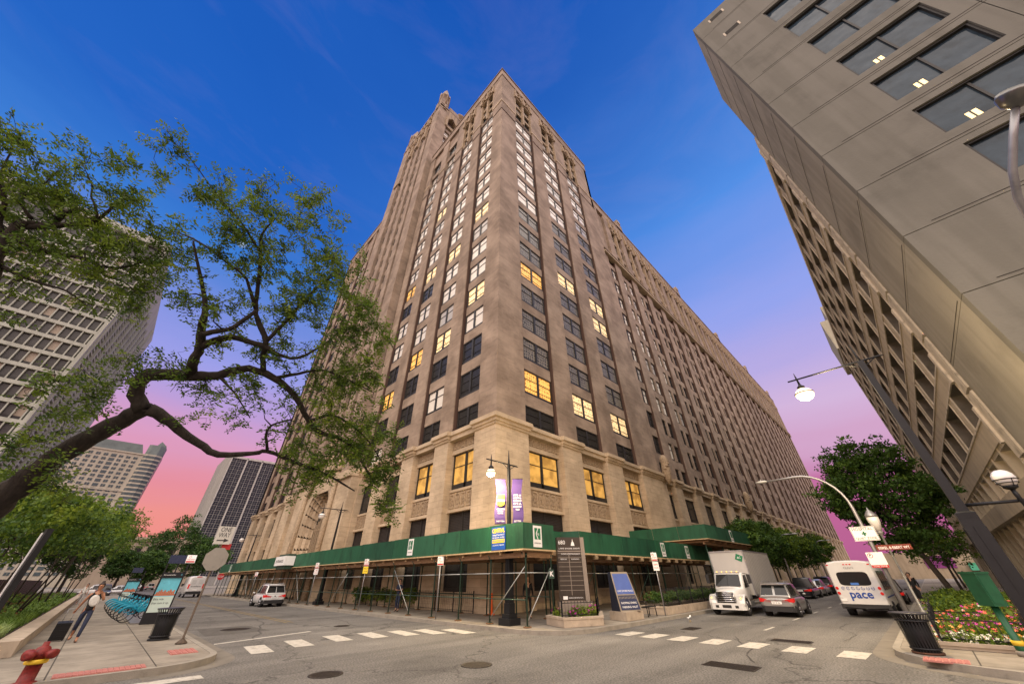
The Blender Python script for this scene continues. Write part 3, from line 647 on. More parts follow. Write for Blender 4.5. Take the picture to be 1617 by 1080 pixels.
o = MB(); ft.box(o, PC-2.6, PC+2.6, -1.36, -1.3, .1, 9.0, 0)
for i in range(-4, 5): ft.box(o, PC+i*.6-.07, PC+i*.6+.07, -1.3, -1.12, .1, 9.0-abs(i)*.35, 1)
for z in (4.6, 7.2): ft.box(o, PC-2.6, PC+2.6, -1.3, -1.2, z, z+.14, 1)
o.build('portal_window', [GD, ORN], bld, True)
# carved shields on the cornice at the wing
for nm, u in (('carved_shield', 46.9), ('carved_shield', 82.0)):
    o = MB(); c = FR.pt(u, .75, 13.4); o.lathe(c[0], c[1], [(.15, 11.6), (.45, 12.2), (.6, 13.2), (.45, 14.2), (.55, 14.7), (.2, 15.2)], 8, 0)
    for j in range(8): o.sph((c[0]+.45*math.cos(j*.8), c[1]-.1+.3*math.sin(j*.8), 12+j*.35), .25, 6, 0)
    o.build(nm, ORN, bld, True)
# --- windows: the hundred that show largest are parts, the rest one mesh
PM = {'w': GW, 'd': GD, 'g': GG, 'y': GYG, 'v': GVG}
def pxsize(w):
    f, u0, u1, z0, z1, d = w[:6]; P = []
    for (u, z) in ((u0, z0), (u1, z0), (u1, z1), (u0, z1)):
        v = Vector(f.pt(u, d, z))-EYE; dd = v.dot(FW)
        if dd < 1: return 0
        P.append((539*v.dot(RT)/dd, 539*v.dot(UP)/dd))
    if not any(-830 < p[0] < 830 and -560 < p[1] < 560 for p in P): return 0
    return abs(sum(P[i][0]*P[(i+1) % 4][1]-P[(i+1) % 4][0]*P[i][1] for i in range(4)))/2
def window_mesh(w, fo, po, pm, fm=0):
    f, u0, u1, z0, z1, d, st, cols = w
    t = .1
    if st == 'louver':
        f.box(fo, u0, u1, d-.1, d-.04, z0, z1, fm)
        n = int((z1-z0)/.11)
        for i in range(n): z = z0+i*.11; po.poly([f.pt(u0+t, d+.02, z+.02), f.pt(u1-t, d+.02, z+.02), f.pt(u1-t, d-.035, z+.1), f.pt(u0+t, d-.035, z+.1)], pm)
        for u in (u0, (u0+u1)/2-t/2, u1-t): f.box(fo, u, u+t, d-.04, d+.05, z0, z1, fm)
        return
    f.box(po, u0+t, u1-t, d-.1, d-.05, z0+t, z1-t, pm)
    f.box(fo, u0, u1, d-.12, d+.04, z0, z0+(t if st in ('top',) else .24), fm); f.box(fo, u0, u1, d-.12, d+.04, z1-t, z1, fm)
    f.box(fo, u0, u0+t, d-.12, d+.04, z0, z1, fm); f.box(fo, u1-t, u1, d-.12, d+.04, z0, z1, fm)
    if st == 'base': f.box(fo, u0, u1, d-.12, d+.05, z0, z0+.42, fm)
    if cols == 2: f.box(fo, (u0+u1)/2-.13, (u0+u1)/2+.13, d-.12, d+.05, z0, z1, fm)
    zz = z0+(z1-z0)*.62; f.box(fo, u0, u1, d-.05, d+.0, zz, zz+.06, fm)
    if st in ('d', 'y', 'v'): zz = z0+(z1-z0)*.25; f.box(fo, u0, u1, d-.05, d, zz, zz+.04, fm)
def pane_mat(w):
    f, u0, u1, z0, z1, d, st, cols = w
    random.seed(int(u0*77+z0*31))
    if st == 'base':
        if f is FR and u0 < 46: return GY
        if f is FL and u0 < 31: return GY
        return GD
    if st == 'louver': return LVM
    if st == 'ground': return GD
    if st == 'top': return GW if random.random() < .65 else GD
    if st == 'w': return GW if random.random() < .72 else GW2
    return PM[st]
ranked = sorted(wins, key=pxsize, reverse=True)
for w in ranked[:98]:
    fo, po = MB(), MB(); window_mesh(w, fo, po, 0)
    p = fo.build('window', FRM, bld, True); po.build('louver' if w[6] == 'louver' else 'pane', pane_mat(w), p, True)
    if pane_mat(w) in (GY, GV, GYG, GVG): p['label'] = 'window with warm light behind its pane'
o = MB(); mats = [FRM, GW, GD, GG, GY, GV, LVM, GYG, GVG, GW2]
for w in ranked[98:]: window_mesh(w, o, o, mats.index(pane_mat(w)), 0)
x = o.build('window_array', mats, bld, True, kind='stuff')
# ---------------------------------------------------------------- concrete building on the right
def panel_mat(name, col, vs=.25, var=.13, dirt=True):
    m = mat(name, col, .9, 0, 0, 1); t = m.node_tree; b = t.nodes['Principled BSDF']; b.inputs['Specular IOR Level'].default_value = .2
    g = N('ShaderNodeNewGeometry', t); n = N('ShaderNodeTexNoise', t); n.inputs['Scale'].default_value = vs; n.inputs['Detail'].default_value = 9; n.inputs['Roughness'].default_value = .62; t.links.new(g.outputs['Position'], n.inputs[0])
    r = ramp(t, [(.28, tuple(c*(1-var*1.7) for c in col)+(1,)), (.5, (*col, 1)), (.72, tuple(c*(1+var*.8) for c in col)+(1,))], n.outputs[0])
    mp = N('ShaderNodeMapping', t); mp.inputs['Scale'].default_value = (1.2, 1.2, .09); t.links.new(g.outputs['Position'], mp.inputs[0])
    n2 = N('ShaderNodeTexNoise', t); n2.inputs['Scale'].default_value = 1.; n2.inputs['Detail'].default_value = 7; t.links.new(mp.outputs[0], n2.inputs[0])
    r2 = ramp(t, [(.35, (.89, .89, .88, 1)), (.6, (1.04, 1.04, 1.04, 1))], n2.outputs[0])
    x = N('ShaderNodeMix', t, data_type='RGBA', blend_type='MULTIPLY'); x.inputs[0].default_value = 1; t.links.new(r.outputs[0], x.inputs[6]); t.links.new(r2.outputs[0], x.inputs[7]); t.links.new(x.outputs[2], b.inputs['Base Color'])
    n3 = N('ShaderNodeTexNoise', t); n3.inputs['Scale'].default_value = 9; n3.inputs['Detail'].default_value = 6; t.links.new(g.outputs['Position'], n3.inputs[0]); bp = N('ShaderNodeBump', t); bp.inputs['Strength'].default_value = .25; bp.inputs['Distance'].default_value = .03; t.links.new(n3.outputs[0], bp.inputs['Height']); t.links.new(bp.outputs[0], b.inputs['Normal'])
    return m
CA = panel_mat('board_concrete', (.175, .17, .147)); CB = panel_mat('lit_board_concrete', (.31, .29, .24)); CJ = mat('panel_joint', (.03, .027, .023), .9, 0, .2, 3)  # CB: the same concrete, lightened to carry the light on the street face
CT = panel_mat('tan_precast', (.54, .47, .35), .5); CE = panel_mat('pale_concrete_edge', (.58, .52, .42), 1.5, .25); CD = mat('shaded_recess', (.05, .046, .042), .9, 0, .3, .8)  # CD: near-black colour standing for shade at the back of recesses
SKG = glass_mat('sky_glass', (.035, .055, .075), .07, .3, .3, 1.2, 0, .9)
hb = thing('concrete_hospital', 'raw concrete slab building with deep gridded openings towering at the right edge', 'building', (22, -6.1, 0))
RX, RY, RT_ = 22., -6.1, 50.2
o = MB()
# blank end wall facing the crossing, split in floor panels with double joints
js = [12.0, 15.9, 19.9, 23.75, 27.7, 31.5, 35.3, 39.2, 43.1, 47.0]
wz = [(z+.85, z+3.5) for z in (16.0, 19.8, 23.7, 27.55, 31.55, 35.45, 39.4)]
zs = [0]+js+[RT_]
yw0, yw1 = -14.15, -10.0
for i in range(len(zs)-1):
    a, b = zs[i]+.02, zs[i+1]-.02; hole = [w for w in wz if a < (w[0]+w[1])/2 < b]
    cols = [(-60, -28.1), (-28.06, -15.03), (-14.99, -6.1)]
    for (p, q) in cols:
        if hole and q > -15:
            w0, w1 = max(hole[0][0], a), min(hole[0][1], b)
            o.box(RX, p, a, RX+.6, yw0, b, 0); o.box(RX, yw1, a, RX+.6, q, b, 0); o.box(RX, yw0, a, RX+.6, yw1, w0, 0)
            if b > w1: o.box(RX, yw0, w1, RX+.6, yw1, b, 0)
        elif hole and q < -20 and i in (7, 8, 9): o.box(RX, p, a, RX+.6, q, b, 0)
        elif hole and p < -20 and p > -40 and i == 9: o.box(RX, p, a, RX+.6, -22, b, 0)
        else: o.box(RX, p, a, RX+.6, q, b, 0)
    if 0 < i: o.box(RX-.012, -60, a+.16, RX, -7.2, a+.19, 1)
o.box(RX+.5, -60, 0, RX+1, -6.8, RT_-.1, 1)
# street face: blank strip
ys = RY
for i in range(len(zs)-1):
    a, b = zs[i]+.02, zs[i+1]-.02; b = min(b, 46)
    if b > a:
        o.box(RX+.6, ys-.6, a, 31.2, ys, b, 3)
        o.box(RX+1.0, ys, a+.16, 30.9, ys+.012, a+.19, 1)
o.prism([(RX+.6, 46), (31.2, 38.6), (31.2, 46)], 1, ys-.6, ys-.5, 0) if False else None
o.box(RX+.1, ys-.62, 0, RX+9, ys-.1, 44, 1)
o.box(RX+.6, -30, 0, 100, ys-2.6, 38, 0)
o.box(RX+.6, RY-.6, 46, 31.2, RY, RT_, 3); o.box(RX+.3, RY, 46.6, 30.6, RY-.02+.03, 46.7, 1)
# rough stepped edge between the strip and the grid
z = 3.2
while z < 38:
    o.box(31.2, ys-.9, z, 32.6, ys+.10, z+3.55, 2); o.box(32.6, ys-.9, z+.9, 33.1, ys+.22, z+3.0, 2); z += 3.75
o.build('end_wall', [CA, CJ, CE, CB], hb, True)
# dark slots and windows of the end wall
for w in wz:
    a, b = w; fo, po = MB(), MB()
    fo.box(RX+.12, yw0, a, RX+.35, yw0+.12, b); fo.box(RX+.12, yw1-.12, a, RX+.35, yw1, b); fo.box(RX+.12, yw0+.12, a, RX+.35, yw1-.12, a+.1); fo.box(RX+.12, yw0+.12, b-.12, RX+.35, yw1-.12, b); fo.box(RX+.2, (yw0+yw1)/2-.05, a+.1, RX+.35, (yw0+yw1)/2+.05, b-.12)
    po.box(RX+.3, yw0+.1, a+.08, RX+.34, yw1-.1, b-.1)
    p = fo.build('window', FRM, hb, True); po.build('pane', SKG, p, True)
    if w[0] < 31:
        q = MB(); q.box(RX+.27, -11.2, a+.12, RX+.285, -11.05, a+.75); q.box(RX+.27, -11.45, a+.12, RX+.285, -11.28, a+.75); q.build('ceiling_light', mat('ceiling_light_glow', (1, .7, .3), .5, 0, 0, emit=.9), p, True)
for z0 in (44.3, 48.6):
    o = MB(); o.box(RX-.03, -8.75, z0-.06, RX+.02, -8.62, z0+.62, 1); o.box(RX-.03, -7.5, z0-.06, RX+.02, -7.37, z0+.62, 1); o.box(RX-.02, -8.62, z0, RX+.01, -7.5, z0+.56, 0); o.build('vent_slot', [CJ, CE], hb, True)
# street grid of deep openings
o = MB(); GE = 98.
cols = [(33.3, 37.0)]; x = 38.7
while x+4.6 < GE: cols.append((x, x+4.6)); x += 6.0
rows = [9.6+3.75*i for i in range(8)]            # sill heights
edges = [33.1]+[c for p in cols for c in p]+[GE]
for i, r in enumerate(rows):
    top = r+2.35
    o.box(33.1, ys-1.3, top, GE, ys, r+3.75 if i < 7 else 38.6, 0)                 # spandrel band
    o.box(33.1, ys, top, GE, ys+.05, top+.12, 2); o.box(33.1, ys, r-.12, GE, ys+.05, r, 2)
    px_ = 33.1
    for a, b in cols+[(GE, GE)]:
        o.box(px_, ys-1.3, r, a, ys, top, 0)
        if a < GE: o.box(a-.1, ys, r, a, ys+.05, top, 2); o.box(b, ys, r, b+.1, ys+.05, top, 2)
        px_ = b
    for a, b in cols:
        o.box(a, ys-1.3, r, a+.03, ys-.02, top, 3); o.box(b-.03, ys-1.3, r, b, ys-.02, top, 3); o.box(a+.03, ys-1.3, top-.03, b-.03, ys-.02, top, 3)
    for a, b in cols: o.box((a+b)/2+.6, ys-1.3, r, (a+b)/2+.7, ys-.9, top, 1)
o.box(33.1, ys-1.3, 8.2, GE, ys, 9.6, 0); o.box(33.1, ys-1.3, 8.0, GE, ys-.1, 8.2, 2)
o.box(33.1, ys-1.4, 5, GE, ys-1.3, 38, 1)
# lower storeys: fins over a recessed ground floor
o.box(31.2, ys-1.3, 5.2, GE, ys+.1, 6.3, 0)
x = 33.1
while x < GE: o.box(x, ys-1.1, 6.3, x+.35, ys-.05, 8.2, 0); o.box(x, ys-1.1, 0, x+.5, ys-.2, 5.2, 0); x += 3.2
o.box(31.2, ys-1.8, 0, GE, ys-1.35, 5.2, 1)
o.box(33.1, ys-1.3, 38.6, GE, ys+.15, 39.3, 2)
o.build('window_grid', [CT, CD, CE, mat('shaded_reveal', (.13, .115, .095), .9, 0, .3, .8)], hb, True)  # last slot: lining colour darkened to stand for shade inside the openings
o = MB(); rn = random.Random(3)
for i, r in enumerate(rows):
    for a, b in cols: o.box(a+.05, ys-1.25, r+.1, b-.05, ys-1.2, r+2.3, 0)
for j in range(18): o.box(33.6+j*3.2, ys-1.28, 6.5, 36.0+j*3.2, ys-1.2, 8.0, 0); o.box(33.8+j*3.2, ys-1.28, .8, 35.9+j*3.2, ys-1.2, 4.6, 0)
x = o.build('window_array', GD, hb, True, kind='stuff')
o = MB(); o.box(RX-.02, -30, 47.4, RX+.3, -15.5, 49.4)
# pale stepped block beyond
bh = thing('pale_office_block', 'pale stepped concrete block showing just past the gridded building', 'building', (118, -8, 0))
o = MB(); PB = panel_mat('pale_panels', (.46, .43, .33))
o.box(118, -40, 0, 140, -8.6, 56); o.box(117, -30, 52, 138, -7.6, 61); o.box(118, -30, 61, 136, -9.6, 66)
o.build('wall', PB, bh, True)
o = MB()
for z in range(4, 60, 4): o.box(117.9, -38, z, 118.02, -9, z+.25)
o.build('joint_lines', CJ, bh, True)

# ---------------------------------------------------------------- white gridded building on the left
WF = panel_mat('white_precast', (.42, .43, .375), .4, .08); WD = glass_mat('grey_office_pane', (.05, .048, .045), .3, .35); WTN = matte_pane('tan_blind_pane', (.34, .28, .21))
lx, ly = -21., 105.6
wb_ = thing('white_office_block', 'long white office block with banded windows and fluted side behind the leaning tree', 'building', (lx, ly, 0))
o = MB(); g1 = MB(); H_ = 75.
o.box(-160, ly+.9, 0, lx-.6, 161, H_-4, 0)
z = 2.5; fl = 3.35; bw = 1.32
while z < 65:
    o.box(-160, ly, z, lx-.6, ly+.9, z+.7, 0)
    x = lx-.9; rn = random.Random(int(z*10)); k = 0
    while x > -95:
        o.box(x-.2, ly+.1, z+.7, x, ly+.9, z+fl, 0)
        g1.box(x-bw, ly+.55, z+.7, x-.2, ly+.6, z+fl, 1 if rn.random() < .12 else 0)
        g1.box(x-bw, ly+.5, z+.7, x-.2, ly+.55, z+1.35, 4)
        x -= bw; k += 1
    z += fl
o.box(-160, ly-.0, z, lx-.6, ly+.9, z+.9, 0); zt_ = z
x = lx-.9
while x > -120:
    o.box(x-.4, ly+.0, zt_+.9, x, ly+.9, H_-2.2, 0); g1.box(x-3, ly+.6, zt_+.9, x-.4, ly+.65, H_-2.2, 0); x -= 3.0
o.box(-160, ly-.4, H_-2.2, lx, 161, H_, 0); o.box(lx-.6, ly-.15, 0, lx, ly+1.2, H_-2.2, 0)
# fluted side: thin fins over slats
y = ly+1.2
while y < 153:
    o.box(lx-.6, y+.0, 0, lx+.3, y+.7, H_-6, 0); y += 5.6
zz = 1.
while zz < H_-7: g1.box(lx-.5, ly+1.2, zz, lx-.12, 153, zz+.36, 3); zz += .95
o.box(lx-.9, ly+1.2, 0, lx-.5, 161, H_-6, 1)  # back wall coloured dark to paint the shade between slats
o.box(lx-.6, 153, 0, lx+.6, 161, H_-2.2, 0); o.prism([(ly, H_-7), (161, H_-7), (161, H_-2.2), (ly, H_-2.2)], 0, lx-.6, lx-.0, 0)
o.build('wall', [WF, CD], wb_, True)
x = g1.build('window_array', [WD, WTN, FRM, WF, GD], wb_, True, kind='stuff')
# ---------------------------------------------------------------- beige high-rise with curved glass bay
hr = thing('residential_high_rise', 'beige high-rise with glass bay corner and green mansard roof beyond the trees at left', 'building', (-13, 400, 0))
HC = panel_mat('beige_precast', (.42, .38, .30), .06, .06); HG = glass_mat('blue_grey_pane', (.07, .09, .095), .3, .4); HM = mat('slate_green_roof', (.14, .17, .16), .6, 0, .2, .2)
o = MB(); g1 = MB(); ht = 86.
o.box(-62, 400.5, 0, -14, 440, ht, 0); o.box(-70, 404, 0, -60, 440, 62, 0)
z = 6
while z < ht-3:
    for i in range(11):
        x0 = -60+i*4.1
        if i % 5 == 2: g1.box(x0, 400.3, z, x0+3.0, 400.45, z+2.0, 0)
        else: g1.box(x0+.2, 400.3, z+.2, x0+1.3, 400.45, z+1.9, 0); g1.box(x0+1.5, 400.3, z+.2, x0+2.6, 400.45, z+1.9, 0)
    z += 3.0
for z in (30, 58): o.box(-62.3, 400, z, -13.8, 400.5, z+.7, 0)
o.box(-62.3, 399.9, ht-1, -13.5, 441, ht, 0)
bay_ = lambda e: [(-14, 400.3-e), (-12.2, 398.8-e), (-7, 398.4-e), (-3.4+e, 401), (-2.4+e, 410), (-4, 416), (-14, 416)]
o.prism(bay_(0), 2, 0, ht)
z = 5
while z < ht-2: g1.prism(bay_(.06), 2, z, z+1.9, 0); z += 3.0
o.build('wall', HC, hr, True)
x = g1.build('window_array', HG, hr, True, kind='stuff')
o = MB(); o.prism([(-60, ht), (-15, ht), (-18, ht+7), (-57, ht+7)], 1, 402, 440, 0); o.prism(bay_(-.4), 2, ht, ht+7.5, 0)
o.prism([(-14, ht), (-3, ht), (-4, ht+9), (-8, ht+12)], 1, 404, 412, 0)
o.build('mansard_roof', HM, hr, True)
# ---------------------------------------------------------------- dark gridded tower
dt = thing('dark_glass_tower', 'dark grey tower of small square windows behind the far end of the office tower', 'building', (34, 350, 0))
o = MB(); g1 = MB(); DC = panel_mat('grey_precast', (.28, .27, .25), .1, .05); DG = glass_mat('navy_pane', (.022, .026, .036), .35, .3)
zt = 83.5
o.box(36.5, 351, 0, 90, 390, zt, 0); o.prism([(33.2, 358), (36.5, 351), (36.5, 390), (33.2, 390)], 2, 0, zt, 0)
x = 37.0; j = 0
while x < 88:
    for k in range(27):
        z = 5+k*2.9
        g1.box(x+.15, 350.8, z, x+1.45, 350.95, z+1.15); g1.box(x+1.65, 350.8, z, x+2.95, 350.95, z+1.15); g1.box(x+.15, 350.8, z+1.4, x+1.45, 350.95, z+2.5); g1.box(x+1.65, 350.8, z+1.4, x+2.95, 350.95, z+2.5)
    x += 3.2; j += 1
    if j % 3 == 0: o.box(x, 350.2, 0, x+.9, 351, zt, 1); x += .95
o.box(36.3, 350.3, 0, 37.0, 351, zt+.8, 1); o.box(36.3, 350.2, zt-.8, 90, 351, zt+.8, 1)
o.build('wall', [DC, panel_mat('light_pier', (.46, .44, .40), .2, .05)], dt, True)
x = g1.build('window_array', DG, dt, True, kind='stuff')
# low stone hall closing the left street
sh = thing('stone_hall', 'low pale stone building closing the end of the left street behind trees', 'building', (0, 250, 0))
o = MB(); o.box(-8, 250, 0, 30, 280, 18.5); o.box(-8.5, 249.4, 17.5, 30.5, 280, 19.3); o.box(-8.5, 249.6, 9, 30.5, 250, 10)
o.build('wall', panel_mat('weathered_stone', (.42, .34, .25), .1, .12), sh, True)
o = MB()
for i in range(9): o.box(-6+i*4, 249.8, 11.5, -3.8+i*4, 249.95, 15.5)
o.build('window_array', GD, sh, True, kind='stuff')
# low mall at the end of the right street
ml = thing('distant_storefront', 'low storefront with purple wall and green awning far down the right street', 'building', (230, -8, 0))
o = MB(); o.box(230, -40, 0, 250, 12, 9, 0); o.box(229.8, -9, 3.5, 230, -1, 7.6, 1)
o.build('wall', [panel_mat('tan_wall', (.42, .34, .24), .3), mat('purple_panel', (.25, .05, .22), .7)], ml, True)
o = MB(); o.prism([(224, 2.6), (230, 5), (230, 2.6)], 1, -22, -12, 0); o.build('awning', mat('green_awning', (.03, .22, .12), .7), ml, True)
# ---------------------------------------------------------------- green sidewalk shed
GRN = mat('green_plywood', (.013, .085, .04), .6, 0, .34, 1.3, .15, 14, streak=(1, 1, .35))
SCF = mat('scaffold_green', (.035, .07, .05), .5, .2, .25, 4)
WOOD = mat('raw_timber', (.20, .115, .06), .8, 0, .3, 3, .2, 20, streak=(1, 1, 6))
PLY = mat('plywood_edge', (.50, .36, .20), .8, 0, .25, 4)
PAL = mat('pale_tube', (.42, .44, .42), .4, .5, .2, 5)
LOGO = mat('logo_green', (.01, .16, .07), .5, 0, .05, 4); BLU = mat('sign_blue', (.02, .10, .42), .5, 0, .08, 4); PAP = mat('sign_white', (.80, .80, .77), .5, 0, .06, 4); INK = mat('sign_ink', (.02, .02, .022), .6, 0, 0); PUR = mat('banner_purple', (.055, .028, .15), .7, 0, .12, 2)
SRED = mat('sign_red', (.45, .03, .03), .5, 0, .08, 4); SYL = mat('sign_yellow', (.85, .62, .03), .5, 0, .05, 4)
GRN2 = mat('faded_green_plywood', (.022, .105, .052), .7, 0, .4, 1.6, .15, 14, streak=(1, 1, .35)); GRN3 = mat('dark_green_plywood', (.010, .068, .034), .6, 0, .4, 1.2, .15, 14, streak=(1, 1, .35))
def shed(root, legs_label=None):
    pass
sw = thing('sidewalk_shed', 'long green plywood sidewalk shed on scaffold legs round the foot of the tower', 'sidewalk shed', (13.5, 12.8, .15))
o = MB(); zb, zt = 3.0, 4.14
def fascia(o, pts, zb=zb, zt=zt):
    for i in range(len(pts)-1):
        a = Vector(pts[i]); b = Vector(pts[i+1]); L = (b-a).length; d = (b-a)/L; n = max(1, round(L/2.44)); nn = Vector((d.y, -d.x))*.03
        rot = Matrix.Rotation(math.atan2(d.y, d.x), 3, 'Z')
        for j in range(n):
            c = a+d*(L*(j+.5)/n); o.cb((c.x, c.y, (zb+zt)/2+(.01 if j % 2 else 0)), (L/n-.03, .03, zt-zb-((j*5) % 3)*.012), (0, 2, 0, 3, 0, 0, 2, 3, 0)[(j*4+i) % 9], rot)
        c = (a+b)/2; o.cb((c.x+nn.x, c.y+nn.y, zb+.01), (L, .05, .06), 1, rot)
left_line = [(13.5, 82), (13.5, 12.8)]; front = [(13.5, 12.8), (15.75, 12.8), (15.9, 14.3), (18.4, 14.45), (18.85, 13.4), (40.5, 13.6)]
fascia(o, left_line); fascia(o, front)
fascia(o, [(17.0, 82), (13.5, 82)])
o.build('fascia', [GRN, PLY, GRN2, GRN3], sw, True)
o = MB()
o.box(13.56, 19.0, 3.05, 17.2, 82, 3.13, 0); o.box(13.56, 12.86, 3.05, 15.7, 19.0, 3.13, 0); o.box(15.7, 14.6, 3.05, 41, 19.0, 3.13, 0)
for i in range(46): y = 13.0+i*1.5; o.box(13.6, y, 2.84, 17.1, y+.09, 3.05, 0)
for i in range(17): x = 16+i*1.5; o.box(x, 14.4, 2.84, x+.09, 19, 3.05, 0)
for x in (13.78, 16.6): o.box(x-.08, 12.95, 2.7, x+.08, 82, 2.9, 1)
for y in (13.0,): o.box(13.6, y-.05, 2.7, 15.7, y+.1, 2.92, 1)
for y in (14.9, 18.3): o.box(16.0, y-.08, 2.7, 41, y+.08, 2.9, 1)
o.build('deck', [PLY, WOOD], sw, True)
posts = [(13.78, 12.98+i*2.42) for i in range(29)]+[(16.6, 14.0+i*2.42) for i in range(28)]
rposts = [(15.6, 12.98)]+[(17.3+i*2.42, 14.9) for i in range(10)]+[(17.3+i*2.42, 18.3) for i in range(10)]
def post_mesh():
    o = MB(); o.box(-.15, -.1, 0, .15, .1, .05, 1); o.box(-.08, -.08, .05, .08, .08, .07, 0)
    o.lathe(0, 0, [(.038, .07), (.038, 2.62), (.055, 2.64), (.055, 2.7)], 8, 0); o.tube([(0, 0, 2.45), (.2, 0, 2.7)], .02, 5); o.tube([(0, 0, 2.45), (-.2, 0, 2.7)], .02, 5)
    return o.mesh('post', [SCF, WOOD])
pme = post_mesh()
for i, (x, y) in enumerate(posts+rposts):
    ob = bpy.data.objects.new('post', pme); COL.objects.link(ob); ob.parent = sw; ob.location = (x-13.5, y-12.8, 0)
o = MB()
for i in range(28):
    a = posts[i]; b = posts[i+1]
    for z in (2.1, 1.1): o.tube([(a[0], a[1], z), (b[0], b[1], z)], .024, 6, 1 if z > 2 else 0)
    if i % 4 == 0: o.tube([(a[0], a[1]+.05, .35), (b[0], b[1], 2.45)] if i % 8 else [(b[0], b[1], .35), (a[0], a[1]+.05, 2.35)], .022, 6, 1)
    if i < 27: o.tube([(16.6, posts[29+i][1], 1.1), (16.6, posts[30+i][1], 1.1)], .024, 6, 0)
    if i % 2 == 0: o.tube([(13.78, a[1], 2.1), (16.6, posts[29+min(i, 27)][1], 2.1)], .02, 5, 0)
o.build('brace', [SCF, PAL], sw, True); o = MB()
o.tube([(13.78, 12.98, 2.1), (15.6, 12.98, 2.1)], .024, 6, 1); o.tube([(13.85, 12.98, .4), (15.55, 12.98, 2.3)], .022, 6, 1)
o.build('brace', [SCF, PAL], sw, True); o = MB()
for i in range(9):
    a = rposts[1+i]; b = rposts[2+i]
    if i != 0: o.tube([(a[0], a[1], 2.1), (b[0], b[1], 2.1)], .022, 6, 1)
    if i % 3 == 1: o.tube([(a[0], a[1], .4), (b[0], b[1], 2.1)], .02, 5, 0)
o.build('brace', [SCF, PAL], sw, True)
def logo_banner(fx, x, y, z, w, h, flip=False):
    """white banner with a green square, a white K stroke and a name under it"""
    o = MB(); M = frame((x, y, z), (0, -1, 0), (0, 0, 1)) if fx == 'L' else frame((x, y, z), (1, 0, 0), (0, 0, 1))
    def R(a, b, c, d, zz, m): o.poly([M@Vector((a, b, zz)), M@Vector((c, b, zz)), M@Vector((c, d, zz)), M@Vector((a, d, zz))], m)
    t = MB(); t.cb((0, 0, 0), (w, h, .016), 0); o.add(t, M)
    s = w*.36; c = h*.12
    R(-s, c-s*1.1, s, c+s*1.1, .011, 1)
    t = MB()
    t.poly([(-s*.55, c+s*1.1, .014), (-s*.3, c+s*1.1, .014), (-s*.3, c-s*1.1, .014), (-s*.55, c-s*1.1, .014)] if False else [(s*.1, c+s*1.1, .014), (s*.32, c+s*1.1, .014), (-s*.3, c+.0, .014), (-s*.6, c, .014)], 0)
    t.poly([(-s*.6, c, .014), (-s*.3, c, .014), (s*.25, c-s*1.1, .014), (0, c-s*1.1, .014)], 0); o.add(t, M)
    o.text('kg', M@Matrix.Translation((s*.2, c, .015)), s*.7, 0)
    o.text('SCAFFOLD' if False else 'KGUARD'[0:0]+'WEATHERED'[0:0]+'SCAFFOLDING', M@Matrix.Translation((0, -h*.32, .011)), h*.085, 2, fit=w*.75)
    o.build('banner', [PAP, LOGO, INK], sw, True)
logo_banner('L', 13.47, 22.9, 3.62, .62, .92); logo_banner('L', 13.47, 74.5, 3.55, .8, .9)
logo_banner('R', 14.45, 12.77, 3.58, .62, .92); logo_banner('R', 29.6, 13.45, 3.58, .62, .9); logo_banner('R', 34.2, 13.5, 3.55, .62, .9)
# blue and yellow notice on the corner panel
cs = thing('notice_board', 'blue and yellow contractor notice fixed to the green shed at its corner', 'notice', (13.44, 13.9, 3.1))
o = MB(); M = frame((13.445, 14.5, 3.56), (0, -1, 0), (0, 0, 1)); t = MB(); t.cb((0, 0, 0), (1.0, 1.0, .02), 0); o.add(t, M)
t = MB(); t.cb((0, -.12, .012), (.9, .16, .006), 1); o.add(t, M)
o.text('CENTRAL', M@Matrix.Translation((0, .33, .012)), .26, 1, bold=.012, fit=.92); o.text('Building & Preservation LP', M@Matrix.Translation((0, .15, .012)), .11, 2, fit=.86); o.text('RESTORATION   ROOFING', M@Matrix.Translation((0, .03, .012)), .08, 2, fit=.86)
o.text('MASONRY CONTRACTORS', M@Matrix.Translation((0, -.12, .017)), .1, 0, fit=.84); o.text('312.555.0142  CHICAGO', M@Matrix.Translation((0, -.3, .012)), .08, 2, fit=.8)
o.build('panel', [BLU, SYL, PAP], cs, True)
# white box sign low on the shed further along
o = MB(); o.box(12.5, 45.2, 3.2, 13.45, 48.4, 4.0, 0); o.box(12.7, 45.4, 2.9, 13.4, 48.2, 3.2, 1); o.box(12.8, 45.4, 4.0, 13.5, 48.6, 4.2, 1)
M = frame((12.72, 45.19, 3.6), (1, 0, 0), (0, 0, 1)); o.text('ENTRANCE', frame((12.49, 46.8, 3.55), (0, -1, 0), (0, 0, 1)), .35, 2, fit=2.4)
solo(o, 'entrance_sign', [PAP, SCF, INK], 'white box sign over the entrance half way along the green shed', 'sign', (13.4, 46.8, 3.2))
# raised shed over the loading bay
us = thing('raised_sidewalk_shed', 'higher green shed box over the pavement behind the white truck', 'sidewalk shed', (34.3, 11.6, .15))
o = MB(); fascia(o, [(34.3, 18.6), (34.3, 11.6), (46.6, 11.6), (46.6, 18.6)], 4.42, 5.5); o.build('fascia', [GRN, PLY, GRN2, GRN3], us, True)
o = MB(); o.box(34.36, 11.66, 4.46, 46.5, 18.6, 4.54, 0)
for i in range(9): x = 34.6+i*1.45; o.box(x, 11.7, 4.22, x+.1, 18.6, 4.45, 1)
for y in (12.0, 15, 18.2): o.box(34.4, y, 4.05, 46.5, y+.12, 4.22, 1)
o.build('deck', [PLY, WOOD], us, True)
for x in (34.7, 38.7, 42.6, 46.3):
    for y in (12.05, 18.2):
        o = MB(); o.lathe(x, y, [(.05, .15), (.05, 4.06)], 8); o.build('post', SCF, us, True)
